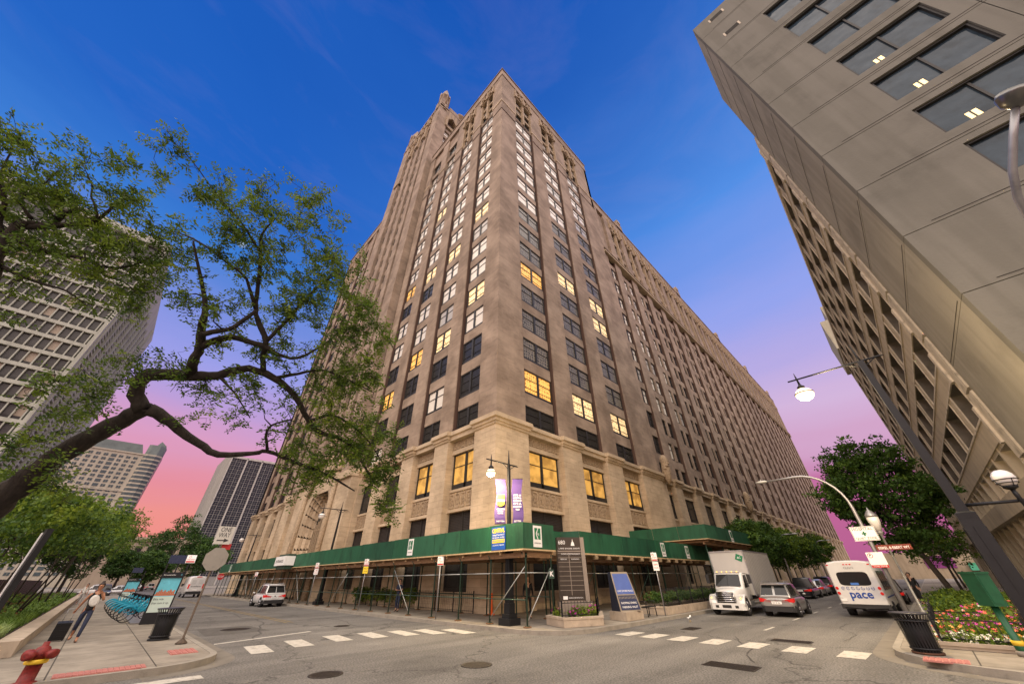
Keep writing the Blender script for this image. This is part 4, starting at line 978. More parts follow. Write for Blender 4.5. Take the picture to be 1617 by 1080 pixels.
t = MB(); M = frame((40.6, 11.57, 4.95), (1, 0, 0), (0, 0, 1)); b2 = MB(); b2.cb((0, 0, 0), (.62, .95, .016), 0); t.add(b2, M); b2 = MB(); b2.cb((0, .1, .012), (.45, .5, .006), 1); t.add(b2, M); t.text('SCAFFOLDING', M@Matrix.Translation((0, -.32, .012)), .08, 2, fit=.5); t.build('banner', [PAP, LOGO, INK], us, True)

# ---------------------------------------------------------------- lamps
BULB = mat('lit_globe', (1, .9, .7), .3, 0, 0, emit=1.5, ecol=(1, .72, .38)); OPAL = mat('opal_globe', (.78, .76, .72), .25, 0, .08, 3, spec=.6)
def city_lamp(x, y, zt, arm, side, label, lit, banners=False, globe_r=.24, bracket=False, pole=(.15, .085)):
    """black post with plinth, cross arm and a hanging globe; side = unit vector of the arm"""
    L = thing('street_lamp', label, 'street lamp', (x, y, .15), group='black city lamp posts')
    o = MB(); w, w2 = pole
    o.box(x-.36, y-.36, .15, x+.36, y+.36, .40); o.box(x-.25, y-.25, .40, x+.25, y+.25, .55); o.box(x-w-.03, y-w-.03, .55, x+w+.03, y+w+.03, .95)
    o.loft([[(x+i*a, y+j*a, z) for i, j in ((-1, -1), (1, -1), (1, 1), (-1, 1))] for a, z in ((w, .95), (w*.9, 3.3), (w*.92, 3.5), (w2, 3.55), (w2*.75, zt))], 0, True, False)
    for i, j in ((-1, 0), (1, 0), (0, -1), (0, 1)): o.box(x+i*w*.98-(.03 if i == 0 else .012), y+j*w*.98-(.03 if j == 0 else .012), 1.2, x+i*w*.98+(.03 if i == 0 else .012), y+j*w*.98+(.03 if j == 0 else .012), 3.1)
    o.tube([(x, y, zt-.1), (x, y, zt+.35), (x, y, zt+.8)], [.07, .04, .012], 8)
    o.build('pole', BLK, L, True)
    sx_, sy_ = side; o = MB()
    o.tube([(x-sx_*.75, y-sy_*.75, zt-.02), (x-sx_*.6, y-sy_*.6, zt), (x+sx_*(arm+.35), y+sy_*(arm+.35), zt)], [.012, .04, .035], 8)
    o.tube([(x-sx_*.5, y-sy_*.5, zt), (x, y, zt-.3), (x+sx_*.5, y+sy_*.5, zt)], .02, 6)
    ex, ey = x+sx_*arm, y+sy_*arm; o.tube([(ex, ey, zt+.32), (ex, ey, zt+.1), (ex, ey, zt-.3)], [.008, .03, .045], 8)
    o.lathe(ex, ey, [(.05, zt-.5), (.13, zt-.44), (.15, zt-.38), (.06, zt-.3), (.05, zt-.25)], 12)
    o.build('arm', BLK, L, True)
    o = MB(); zc = zt-.5-globe_r*.72; o.sph((ex, ey, zc), globe_r, 16, 0, (1, 1, .85)); g = o.build('globe', BULB if lit else OPAL, L, True)
    o = MB(); o.lathe(ex, ey, [(globe_r*1.06, zc+.02), (globe_r*1.06, zc+.06)], 18); o.build('ring', BLK, L, True)
    if lit:
        g['label'] = 'globe glowing warm'
        pl = bpy.data.lights.new('lamp_light', 'POINT'); pl.energy = 750 if zt < 8 else 1500; pl.color = (1, .74, .42); pl.shadow_soft_size = .25
        po = bpy.data.objects.new('lamp_light', pl); COL.objects.link(po); po.location = (ex-sx_*0, ey, zc-globe_r-.12)
    if bracket:
        o = MB(); zb_ = 3.72; o.tube([(x, y, zb_), (x+.05, y-1.75, zb_)], .045, 8); o.tube([(x, y-1.3, zb_-.35), (x, y-1.3, zb_+.15), (x, y-1.3, zb_+.33)], [.025, .06, .05], 8); o.lathe(x, y-1.3, [(.05, zb_+.3), (.16, zb_+.36), (.17, zb_+.42)], 12)
        for s in range(4):
            a = math.pi/2*s+.4; o.tube([(x+math.cos(a)*.17, y-1.3+math.sin(a)*.17, zb_+.4), (x+math.cos(a)*.27, y-1.3+math.sin(a)*.27, zb_+.6)], .012, 5)
        o.tube([(x+math.cos(t_/12*math.tau)*.275, y-1.3+math.sin(t_/12*math.tau)*.275, zb_+.6) for t_ in range(13)], .013, 5); o.tube([(x+math.cos(t_/12*math.tau)*.24, y-1.3+math.sin(t_/12*math.tau)*.24, zb_+.5) for t_ in range(13)], .013, 5)
        o.build('bracket', BLK, L, True)
        o = MB(); o.sph((x, y-1.3, zb_+.64), .26, 16); o.build('globe', OPAL, L, True)
    return L
CL = (14.05, 14.35)
L1 = city_lamp(*CL, 7.25, 1.35, (-1, 0), 'lit city lamp post with two purple banners at the corner of the shed', True)
BT = [['NORTHWESTERN', 'MEMORIAL', 'HOSPITAL'], ["IT'S A", 'HOSPITAL', 'INSIDE OF', "IT'S A", 'LABORATORY', 'TOO']]
for s, lab in ((-1, 'purple banner with a yellow crest hanging left of the corner lamp post'), (1, 'purple banner with six short white lines hanging right of the corner lamp post')):
    o = MB(); M = frame((CL[0]+s*.45*.71, CL[1]-s*.45*.71, 5.35), (.707, -.707, 0), (0, 0, 1))
    n = 9
    for i in range(n-1):
        def P(j, k): z = -1.1+2.2*j/(n-1); return M@Vector(((-.28 if k == 0 else .28)+(s*.05 if True else 0)*math.sin(j*.9), z, .05*math.sin(j*1.1+k)))
        o.poly([P(i, 0), P(i, 1), P(i+1, 1), P(i+1, 0)], 0, True)
    o.v = o.v; bw_ = MB()
    bw_.cb((0, 1.12, 0), (.62, .03, .03), 3); bw_.cb((0, -1.12, 0), (.62, .03, .03), 3); o.add(bw_, M)
    M2 = M@Matrix.Translation((0, 0, .062))
    if s < 0:
        c = MB(); c.poly([(-.19, .3, 0), (.19, .3, 0), (.19, .02, 0), (-.19, .02, 0)], 2); c.poly([(-.19, -.03, 0), (-.19, -.2, 0), (0, -.3, 0), (.19, -.2, 0), (.19, -.03, 0)][::1], 2); c.poly([(-.21, .04, .003), (-.21, -.04, .003), (.21, -.04, .003), (.21, .04, .003)], 1); o.add(c, M2)
        for i, tx in enumerate(BT[0]): o.text(tx, M2@Matrix.Translation((0, -.42-i*.1, 0)), .09, 1, fit=.42 if i == 0 else .3)
        o.text('METTEN', M2@Matrix.Translation((0, -1.0, 0)), .1, 1, fit=.4)
    else:
        for i, tx in enumerate(BT[1]): o.text(tx, M2@Matrix.Translation((0, .25-i*.14, 0)), .11, 1, bold=.003, fit=min(.44, .07*len(tx)))
        o.text('BETTER', M2@Matrix.Translation((0, -1.0, 0)), .1, 1, fit=.36)
    solo(o, 'banner', [PUR, PAP, SYL, BLK], lab, 'banner', (CL[0]+s*.32, CL[1]-s*.32, 4.25))
L2 = city_lamp(14.6, 39.2, 7.75, 1.7, (-1, 0), 'unlit city lamp post rising through the shed in front of the portal', False, globe_r=.3)
L3 = city_lamp(14.6, 71, 7.75, 1.7, (-1, 0), 'unlit city lamp post at the far end of the green shed', False, globe_r=.32)
L4 = city_lamp(19.2, -1.65, 9.3, 2.25, (0, 1), 'big lit city lamp post leaning into view at the right edge beside the green box', True, globe_r=.34, bracket=True, pole=(.25, .13))
def cobra(x, y, z, reach, d, label, cap=False):
    L = thing('road_lamp', label, 'street lamp', (x, y, .15), group='arched road lamps')
    o = MB(); path = [(x, y, .15), (x, y, z*.45), (x, y, z*.72)]+[(x+d[0]*reach*(1-math.cos(a))*.55, y+d[1]*reach*(1-math.cos(a))*.55, z*.72+z*.28*math.sin(a)) for a in [math.pi/2*i/8 for i in range(1, 9)]]+[(x+d[0]*reach, y+d[1]*reach, z-.02)]
    o.tube(path, [.10, .09, .075]+[.06]*8+[.045], 10); o.lathe(x, y, [(.2, .15), (.2, .3), (.12, .4)], 12); o.build('pole', STEEL, L, True)
    o = MB(); a = Vector((x+d[0]*reach, y+d[1]*reach, z)); b = a+Vector((d[0], d[1], 0))*.6
    R = Matrix.Rotation(math.atan2(d[1], d[0]), 3, 'Z')
    o.loft([[a.lerp(b, t_)+R@Vector((0, w*math.cos(q), hgt*math.sin(q)-.01)) for q in [math.tau*i/10 for i in range(10)]] for t_, w, hgt in ((0, .05, .05), (.15, .10, .07), (.6, .15, .075), (1, .06, .035))]); o.build('lamp_head', mat('lamp_head_grey', (.45, .46, .44), .5, .3, .1), L, True)
    o = MB(); o.lathe((a.x+b.x)/2, (a.y+b.y)/2, [(.035, z+.07), (.035, z+.14)], 8); o.build('photocell', STEEL, L, True)
    return L
K1 = cobra(26.2, 1.35, 6.55, 3.2, (0, 1), 'tall arched road lamp carrying the hospital signs beside the bus')
cobra(56, 11.1, 5.9, 1.7, (0, -1), 'arched road lamp over the dark pickup on the left side of the right street')
cobra(80, 11.1, 6.4, 1.8, (0, -1), 'small distant arched road lamp beyond the parked cars')
# lamp head at the top right corner, on its own curved arm
o = MB(); q = [at(1655, 420, 3.3), at(1628, 350, 3.3), at(1607, 312, 3.3), at(1599, 270, 3.3), at(1600, 215, 3.3), at(1604, 168, 3.3)]
K5 = thing('curved_arm_lamp', 'curved metal arm with a cup shaped head cutting into the top right edge', 'street lamp', (q[0].x, q[0].y, .15))
pts = [Vector((q[0].x+.15, q[0].y-.3, .15)), Vector((q[0].x+.15, q[0].y-.3, q[0].z-.6))]+q
o.tube(pts, [.06, .05]+[.028]*6, 10); o.build('arm', STEEL, K5, True)
o = MB(); c = q[-1]; ax = (q[-1]-q[-2]).normalized(); e1 = ax.orthogonal().normalized(); e2 = ax.cross(e1)
o.loft([[c+ax*t_+e1*r*math.cos(a)+e2*r*math.sin(a) for a in [math.tau*i/14 for i in range(14)]] for t_, r in ((-.02, .03), (.02, .09), (.10, .13), (.14, .13))]); o.build('lamp_head', mat('cup_metal', (.16, .16, .155), .3, .8, .1), K5, True)

# ---------------------------------------------------------------- signs on posts
def plate(o, M, w, h, m=0, t=.012):
    b = MB(); b.cb((0, 0, 0), (w, h, t), m); o.add(b, M)
def ring(o, M, r, w, m, z=.008, n=20, a0=0, a1=math.tau):
    for i in range(n):
        a = a0+(a1-a0)*i/n; b = a0+(a1-a0)*(i+1)/n
        o.poly([M@Vector((r*math.cos(a), r*math.sin(a), z)), M@Vector((r*math.cos(b), r*math.sin(b), z)), M@Vector(((r-w)*math.cos(b), (r-w)*math.sin(b), z)), M@Vector(((r-w)*math.cos(a), (r-w)*math.sin(a), z))], m)
def rect(o, M, x0, y0, x1, y1, m, z=.008): o.poly([M@Vector((x0, y0, z)), M@Vector((x1, y0, z)), M@Vector((x1, y1, z)), M@Vector((x0, y1, z))], m)
# hospital signs hang on the arched lamp
kx, ky = 26.05, 1.38; ux = (-.05, -1, 0)
M = frame((kx, ky+.03, 3.55), ux, (0, 0, 1)); o = MB(); plate(o, M, .95, .62, 0); ring(o, M, .0, 0, 0) if False else None
for a, b, c, d in ((-.46, -.29, .46, -.275), (-.46, .275, .46, .29), (-.46, -.29, -.445, .29), (.445, -.29, .46, .29)): rect(o, M, a, b, c, d, 1)
o.text('HOSPITAL', M@Matrix.Translation((0, .19, .008)), .17, 1, fit=.8); o.text('QUIET ZONE', M@Matrix.Translation((0, -.2, .008)), .13, 1, fit=.8); rect(o, M, -.09, -.035, .09, .03, 2); rect(o, M, -.033, -.1, .033, .09, 2)
solo(o, 'hospital_sign', [PAP, INK, LOGO], 'white HOSPITAL QUIET ZONE sign with a green cross on the arched lamp', 'sign', (kx, ky, 3.3))
M = frame((kx-.02, ky-.75, 2.93), ux, (0, .03, 1)); o = MB(); plate(o, M, 1.25, .22, 0, .02); o.text('SISKEL & EBERT WY', M@Matrix.Translation((0, -.02, .012)), .15, 1, bold=.002, fit=1.1)
solo(o, 'street_name_sign', [mat('sign_brown', (.16, .03, .015), .5, 0, .05), PAP], 'long brown street name sign just below the hospital sign', 'sign', (kx, ky-.7, 2.8))
M = frame((kx-.04, ky+.05, 2.45), ux, (0, 0, 1)); o = MB(); plate(o, M, .62, .62, 0); rect(o, M, -.31, -.31, .31, -.2, 1); ring(o, M @ Matrix.Translation((-.18, .18, 0)), .1, .02, 1); o.text('P', M@Matrix.Translation((-.18, .18, .008)), .14, 2, bold=.004); o.text('TOW ZONE', M@Matrix.Translation((0, -.255, .012)), .09, 0, fit=.5)
solo(o, 'no_parking_sign', [PAP, SRED, INK], 'white and red no parking TOW ZONE sign lowest on the arched lamp', 'sign', (kx, ky, 2.15))
# acorn lantern on a side bracket
AC = thing('acorn_lantern', 'small frosted acorn lantern on a bracket beside the arched lamp', 'lantern', (27.2, .85, .15))
o = MB(); ax_, ay_ = 27.2, .85; o.lathe(ax_, ay_, [(.09, .15), (.09, .5), (.05, .55), (.045, 3.5), (.12, 3.58), (.14, 3.66), (.08, 3.7)], 10); o.build('pole', mat('lantern_grey', (.28, .28, .26), .5, .3, .1), AC, True)
o = MB(); o.lathe(ax_, ay_, [(.13, 3.7), (.24, 4.1), (.25, 4.35)], 14); o.build('globe', OPAL, AC, True)
o = MB(); o.lathe(ax_, ay_, [(.27, 4.33), (.25, 4.42), (.12, 4.6), (.05, 4.66), (.02, 4.78)], 14); o.build('cap', STEEL, AC, True)
# one way pole with the back of a stop sign
ox, oy = 2.87, 19.2
OW = thing('one_way_sign', 'rusty pole with ONE WAY plate and grey stop sign back at the left kerb', 'traffic sign', (ox, oy, .15))
o = MB(); o.lathe(ox, oy, [(.17, .15), (.17, .18), (.07, .26), (.035, .3), (.035, 3.55)], 10); o.build('pole', mat('rusty_post', (.10, .075, .055), .8, .3, .4, 10), OW, True)
# seen from the camera: right vector along camera right
cr = (RT.x, RT.y, 0)
M = frame((ox-.03, oy-.08, 3.42), (.97, -.24, 0), (0, 0, 1)); o = MB(); plate(o, M, .54, .62, 0); o.text('ONE', M@Matrix.Translation((0, .19, .008)), .23, 1, fit=.36); o.text('WAY', M@Matrix.Translation((0, .0, .008)), .23, 1, fit=.38)
rect(o, M, -.19, -.2, .06, -.16, 1); o.poly([M@Vector((.04, -.25, .008)), M@Vector((.21, -.18, .008)), M@Vector((.04, -.11, .008))], 1)
o.build('direction_plate', [mat('old_sign_white', (.44, .43, .38), .6, 0, .12, 3), INK], OW, True)
M = frame((ox+.0, oy-.06, 2.62), (.94, -.34, 0), (0, 0, 1)); o = MB(); o.loft([[M@Vector((.40*math.cos(a), .40*math.sin(a), z)) for a in [math.pi/8+math.pi/4*i for i in range(8)]] for z in (0, .01)], 0, True, False); o.build('stop_sign_back', mat('sign_back', (.24, .225, .19), .7, .1, .12, 3), OW, True)
M = frame((ox+.42, oy+.12, 2.6), (.94, -.34, 0), (0, 0, 1)); o = MB(); o.cb((ox+.16, oy+.05, 3.04), (.36, .08, .2)); o.build('red_plate', SRED, OW, True)
# far red stop sign face, beyond the van
ST = thing('stop_sign', 'small red stop sign far down the left street beside the shed end', 'traffic sign', (12.4, 73, .15))
o = MB(); o.lathe(12.4, 73, [(.035, .15), (.035, 2.7)], 8); o.build('pole', STEEL, ST, True)
M = frame((12.4, 72.95, 2.5), (1, 0, 0), (0, 0, 1)); o = MB(); o.loft([[M@Vector((.42*math.cos(a), .42*math.sin(a), z)) for a in [math.pi/8+math.pi/4*i for i in range(8)]] for z in (0, .01)], 0, True, False); o.text('STOP', M@Matrix.Translation((0, 0, .012)), .3, 1, fit=.62); o.build('plate', [SRED, PAP], ST, True)
def park_sign(x, y, z, lab, lower=None, face='L', h=.42, upper_red=True):
    T = thing('parking_sign', lab, 'parking sign', (x, y, .15), group='parking signs along the kerb')
    o = MB(); o.lathe(x, y, [(.03, .15), (.03, z+.25)], 8); o.build('pole', STEEL, T, True)
    ux = (.8, -.6, 0) if face == 'L' else (.75, -.66, 0)
    M = frame((x-.03, y-.04, z), ux, (0, 0, 1)); o = MB(); plate(o, M, .34, h); rect(o, M, -.16, -h/2+.02, .16, -h/2+.09, 1); ring(o, M@Matrix.Translation((-.07, h*.22, 0)), .07, .018, 1); o.text('P', M@Matrix.Translation((-.07, h*.22, .008)), .09, 2); o.text('NO PARKING', M@Matrix.Translation((0, -.04, .008)), .07, 1, fit=.28); o.build('plate', [PAP, SRED, INK], T, True)
    if lower:
        M = frame((x-.03, y-.04, z-h/2-.25), ux, (0, 0, 1)); o = MB(); plate(o, M, .34, .42, 0); o.text('PAY' if lower == 'y' else 'LOADING', M@Matrix.Translation((0, .08, .008)), .12, 1, fit=.26); o.text('TO PARK' if lower == 'y' else 'ZONE', M@Matrix.Translation((0, -.08, .008)), .09, 1, fit=.26); o.build('lower_plate', [SYL if lower == 'y' else PAP, INK if lower == 'y' else SRED], T, True)
park_sign(13.42, 19.3, 2.75, 'parking sign with one red and white plate before the shed, nearest the corner')
park_sign(13.42, 28.6, 2.95, 'parking sign with a yellow lower plate in front of the shed', 'y')
park_sign(13.42, 38.3, 3.0, 'parking sign with two white plates in front of the shed behind the white car', 'w')
park_sign(13.42, 58, 2.6, 'small distant round parking sign near the far end of the shed')
park_sign(22.6, 10.95, 2.85, 'parking sign with two red and white plates beside the slanted blue panel', 'w', 'R')
# ---------------------------------------------------------------- corner furniture
# directory pylon
dx_, dy_ = 16.5, 12.5
DP = thing('directory_pylon', 'tall bronze directory pylon with address numerals standing in the corner flower bed', 'directory sign', (dx_, dy_, .15))
BRZ = mat('bronze_panel', (.055, .045, .034), .4, .4, .12, 2); TAUPE = mat('taupe_metal', (.27, .235, .19), .45, .5, .08, 2)
ux = Vector((.80, -.60, 0)); M = frame((dx_, dy_, 0), ux, (0, 0, 1))
def MBX(o, M, x0, y0, z0, x1, y1, z1, m=0): b = MB(); b.box(x0, y0, z0, x1, y1, z1, m); o.add(b, M)
o = MB(); MBX(o, M, -.72, .15, -.22, .9, .95, .22, 0); MBX(o, M, -.62, .95, -.16, .80, 3.62, .10, 0); MBX(o, M, .60, .95, .10, .80, 3.62, .17, 0); MBX(o, M, -.62, 2.98, .10, .6, 3.03, .15, 0); o.build('slab', TAUPE, DP, True)
o = MB(); MBX(o, M, -.62, 3.05, .10, .60, 3.62, .145, 0); MBX(o, M, -.62, 1.0, .10, .60, 2.96, .12, 0)
for i in range(9): MBX(o, M, -.6, 1.22+i*.19, .12, -.06, 1.38+i*.19, .135, 0); MBX(o, M, -.02, 1.22+i*.19, .12, .58, 1.38+i*.19, .135, 0)
for i in range(10): rect(o, M, -.62, 1.385+i*.19, .6, 1.405+i*.19, 1, .137)
rect(o, M, -.06, 1.2, -.03, 2.95, 1, .136)
o.text('680', M@Matrix.Translation((-.38, 3.38, .148)), .26, 2, fit=.36); o.text('LAKE SHORE DRIVE', M@Matrix.Translation((0, 3.12, .148)), .09, 2, fit=1.1)
b = MB(); b.poly([(.1, 3.24, .149), (.3, 3.24, .149), (.26, 3.4, .149), (.14, 3.4, .149)], 2); b.poly([(.17, 3.4, .149), (.23, 3.4, .149), (.2, 3.56, .149)], 2); o.add(b, M)
o.text('SHOPS & RESTAURANTS', M@Matrix.Translation((.05, 2.88, .14)), .08, 2, fit=1.0); o.text('MEDICAL', M@Matrix.Translation((-.33, 2.66, .14)), .07, 2, fit=.34); o.text('PARKING', M@Matrix.Translation((.27, 2.66, .14)), .07, 2, fit=.4)
rect(o, M, -.5, 1.04, -.28, 1.17, 2, .14); o.text('LEASING INFORMATION', M@Matrix.Translation((.12, 1.1, .138)), .07, 2, fit=.7)
o.build('tenant_panel', [BRZ, TAUPE, PAP], DP, True)
# flower bed at the corner with stone rim and iron fence
STN = mat('planter_stone', (.40, .33, .25), .9, 0, .22, 2.5, .2, 20)
SOIL = mat('soil', (.045, .03, .02), .95, 0, .4, 6, .5, 30)
def planter(name, poly, h, label, rim=.2):
    T = thing(name, label, 'planter', (poly[0][0], poly[0][1], .15)); o = MB(); n = len(poly)
    c = Vector((sum(p[0] for p in poly)/n, sum(p[1] for p in poly)/n))
    inn = [Vector(p)+(c-Vector(p)).normalized()*rim*1.35 for p in poly]; out = [Vector(p)-(c-Vector(p)).normalized()*.03 for p in poly]
    for i in range(n):
        j = (i+1) % n
        o.poly([(*poly[i], .15), (*poly[j], .15), (*poly[j], h-.08), (*poly[i], h-.08)]); o.poly([(*out[i], h-.08), (*out[j], h-.08), (*out[j], h), (*out[i], h)]); o.poly([(*out[i], h), (*out[j], h), (*inn[j], h), (*inn[i], h)])
        o.poly([(*poly[i], h-.08), (*poly[j], h-.08), (*out[j], h-.08), (*out[i], h-.08)]); o.poly([(*inn[i], h), (*inn[j], h), (*inn[j], h-.12), (*inn[i], h-.12)])
    o.build('rim', STN, T, True); o = MB(); o.poly([(*p, h-.1) for p in inn]); o.build('soil', SOIL, T, True); return T, inn
pc, inn = planter('flower_bed_planter', [(14.75, 11.75), (16.6, 10.98), (19.0, 12.6), (17.6, 13.9), (15.3, 13.2)], .48, 'angular stone planter rim round the directory pylon at the corner')
def iron_fence(label, pts, z0, h, gap=.16, group=None, name='iron_fence', finial=True):
    T = thing(name, label, 'fence', (*pts[0], z0), group=group); o = MB(); p_ = MB()
    for i in range(len(pts)-1):
        a = Vector(pts[i]); b = Vector(pts[i+1]); L = (b-a).length; n = max(2, int(L/gap))
        o.tube([(*a, z0+h*.88), (*b, z0+h*.88)], .013, 4); o.tube([(*a, z0+.12), (*b, z0+.12)], .013, 4)
        for k in range(n+1):
            q = a.lerp(b, k/n); o.tube([(*q, z0+.04), (*q, z0+h-.06)], .008, 4)
            if finial: o.tube([(*q, z0+h-.06), (*q, z0+h-.03), (*q, z0+h)], [.016, .02, .002], 4)
        for k in range(int(L/2.2)+2):
            q = a.lerp(b, min(1, k/(int(L/2.2)+1))); p_ = MB(); p_.box(q.x-.025, q.y-.025, z0, q.x+.025, q.y+.025, z0+h+.02); p_.build('post', BLK, T, True)
    o.build('railing', BLK, T, True); return T
iron_fence('low black iron fence round the corner flower bed', [(14.98, 12.0), (16.6, 11.25), (18.75, 12.6)], .42, .62)
# slanted blue map panel on a stone block
BP = thing('slanted_panel', 'slanted dark blue display panel on a concrete block beside the corner bed', 'display panel', (19.6, 11.3, .15))
o = MB(); o.prism([(18.6, 10.98), (20.3, 11.0), (20.5, 11.9), (18.9, 12.1)], 2, .15, .5); o.build('base', STN, BP, True)
ux = Vector((.93, -.37, 0)); nn = Vector((-.37, -.93, 0))
c0 = Vector((19.45, 11.45, .5)); fr = []
def Q(a, b, c): return c0+ux*a+nn*(c)+Vector((0, 0, b))
o = MB()
o.loft([[Q(-.62, 0, .35), Q(.72, 0, .35), Q(.72, 0, -.35), Q(-.62, 0, -.35)], [Q(-.62, 1.62, -.05), Q(.45, 1.62, -.05), Q(.45, 1.62, -.28), Q(-.62, 1.62, -.28)]], 0, True, False)
o.build('body', mat('navy_case', (.02, .024, .04), .5, 0, .1, 3), BP, True)
def Qf(u, v, e=.012):     # u -1..1 across, v 0..1 up the slanted face
    a = Q(-.62, 0, .35).lerp(Q(-.62, 1.62, -.05), v); b = Q(.72, 0, .35).lerp(Q(.45, 1.62, -.05), v); return a.lerp(b, (u+1)/2)+nn*e
o = MB()
for a, b, c, d, mm_ in ((-1, 0, 1, 1, 0),): o.poly([Qf(a, b, .008), Qf(c, b, .008), Qf(c, d, .008), Qf(a, d, .008)], 1)
o.poly([Qf(-.88, .42), Qf(.88, .42), Qf(.88, .95), Qf(-.88, .95)], 0); o.poly([Qf(-.88, .03), Qf(.88, .03), Qf(.88, .39), Qf(-.88, .39)], 2)
for k in range(12): u = -.8+k*.14; o.poly([Qf(u, .3, .016), Qf(u+.05, .3, .016), Qf(u+.06, .36, .016), Qf(u+.01, .36, .016)], 1)
o.build('map_face', [mat('map_blue', (.07, .12, .36), .35, 0, .15, 1.5), TAUPE, mat('map_navy', (.02, .03, .08), .4, 0, .1)], BP, True)
o = MB()
for t_, u0, sz in ((.5, 0, .11), (.2, 0, .12), (.1, 0, .12)):
    o.text({.5: 'LAKE SHORE PLACE', .2: 'SHOPPING DINING', .1: 'PARKING VALET'}[t_], frame(Qf(u0, t_, .02), ux, (Qf(0, 1)-Qf(0, 0))), sz, 0, fit=.95)
o.build('lettering', PAP, BP, True)
# bicycle hoop rack / small bench by it
BN = thing('slatted_bench', 'small dark street bench beside the slanted blue panel', 'bench', (21.5, 11.4, .15))
o = MB()
for i in range(4): o.box(21.1, 11.2+i*.11, .55, 22.2, 11.28+i*.11, .58)
o.build('seat', BLK, BN, True)
for x in (21.15, 22.1):
    o = MB(); o.tube([(x, 11.2, .15), (x, 11.22, .56), (x, 11.6, .56), (x, 11.62, .15)], .03, 6); o.tube([(x, 11.25, .56), (x, 11.2, .8), (x, 11.55, .8)], .025, 6); o.build('leg', BLK, BN, True)
T, inn2 = planter('long_planter', [(22.9, 10.95), (46, 11.3), (46, 13.0), (22.9, 12.6)], .52, 'long low stone planter along the right street before the shed')
iron_fence('black iron fence on the long stone planter behind the truck', [(23.1, 11.15), (33.5, 11.35)], .5, .85, .13)
# iron fence and hedge under the left shed
iron_fence('black iron railing under the shed along the left face of the tower', [(16.95, 20.5), (16.95, 37)], .15, 1.1, .2)
# orange traffic post by the corner pier
o = MB(); o.lathe(17.0, 18.9, [(.22, .15), (.22, .2), (.1, .24), (.08, .9), (.09, 1.15), (.03, 1.2)], 12); solo(o, 'delineator_post', mat('safety_orange', (.75, .12, .02), .5, 0, .05), 'orange delineator post under the shed beside the corner pier', 'traffic post', (17, 18.9, .15))
# crossing signal hanging at the post
o = MB(); M = frame((15.5, 12.9, 2.05), (.7, -.7, 0), (0, 0, 1)); plate(o, M, .26, .36, 0, .05); o.text('K', M@Matrix.Translation((0, 0, .03)), .26, 1, bold=.01); solo(o, 'small_notice', [SCF, PAP], 'tiny green notice with a white mark on the front scaffold leg', 'notice', (15.5, 12.9, 1.9))

# ---------------------------------------------------------------- left corner
HY = thing('fire_hydrant', 'red fire hydrant with a chipped yellow band on the left pavement', 'fire hydrant', (-.28, 14.5, .15), group=None)
o = MB(); hx, hy = -.28, 14.62
o.lathe(hx, hy, [(.17, .1), (.17, .16), (.12, .18), (.115, .5), (.15, .52), (.15, .57)], 18); o.build('barrel', RED, HY, True)
o = MB(); o.lathe(hx, hy, [(.152, .5), (.165, .52), (.165, .575), (.152, .59)], 18); o.build('band', YEL, HY, True)
o = MB(); o.lathe(hx, hy, [(.14, .59), (.13, .72), (.10, .80), (.07, .83), (.05, .84), (.045, .92)], 18); o.build('bonnet', RED, HY, True)
for d in ((-.75, .66), (.75, -.66), (-.66, -.75)):
    o = MB(); p0_ = Vector((hx, hy, .68)); dd = Vector((d[0], d[1], 0)); o.tube([p0_, p0_+dd*.17, p0_+dd*.18, p0_+dd*.26, p0_+dd*.27], [.065, .065, .095, .095, .05], 12); o.build('nozzle', RED, HY, True)
HY.scale = (1.12, 1.12, .88)
def slat_bin(x, y, label, r=.34, h=.92):
    T = thing('litter_bin', label, 'litter bin', (x, y, .15), group='slatted steel litter bins'); o = MB(); n = 30
    for i in range(n):
        a = math.tau*i/n; c_, s_ = math.cos(a), math.sin(a)
        def P(rr, z, t): return (x+rr*c_-t*s_, y+rr*s_+t*c_, z)
        pr_ = [(r*.86, .2), (r*.98, .15+h*.8), (r*1.0, .15+h*.86), (r*1.22, .15+h)]
        for k in range(3):
            (ra, za), (rb, zb_) = pr_[k], pr_[k+1]; o.poly([P(ra, za, -.018), P(ra, za, .018), P(rb, zb_, .018), P(rb, zb_, -.018)]); 
    o.build('slats', BLK, T, True)
    o = MB(); o.lathe(x, y, [(r*1.2, .14+h), (r*1.27, .15+h), (r*1.2, .17+h)], 24); o.build('rim', BLK, T, True)
    for z in (.24, .15+h*.8): 
        rr = r*.9 if z < .5 else r*1.01; o = MB(); o.lathe(x, y, [(rr, z), (rr+.012, z), (rr+.012, z+.035), (rr, z+.035)], 24); o.build('band', BLK, T, True)
    o = MB(); o.lathe(x, y, [(r*.78, .18), (r*.82, .15+h*.78)], 20); o.build('liner', mat('bin_liner', (.008, .008, .009), .6, 0, 0), T, True)
    o = MB(); o.lathe(x, y, [(r*.95, .15), (r*.95, .19)], 20); o.build('foot', mat('rusty_foot', (.10, .045, .025), .8, .2, .3, 8) if x > 10 else BLK, T, True)
slat_bin(2.42, 21.15, 'black slatted litter bin in front of the bike share kiosk')
slat_bin(16.4, .85, 'black slatted litter bin with a rusty foot at the right corner', .34, .84)
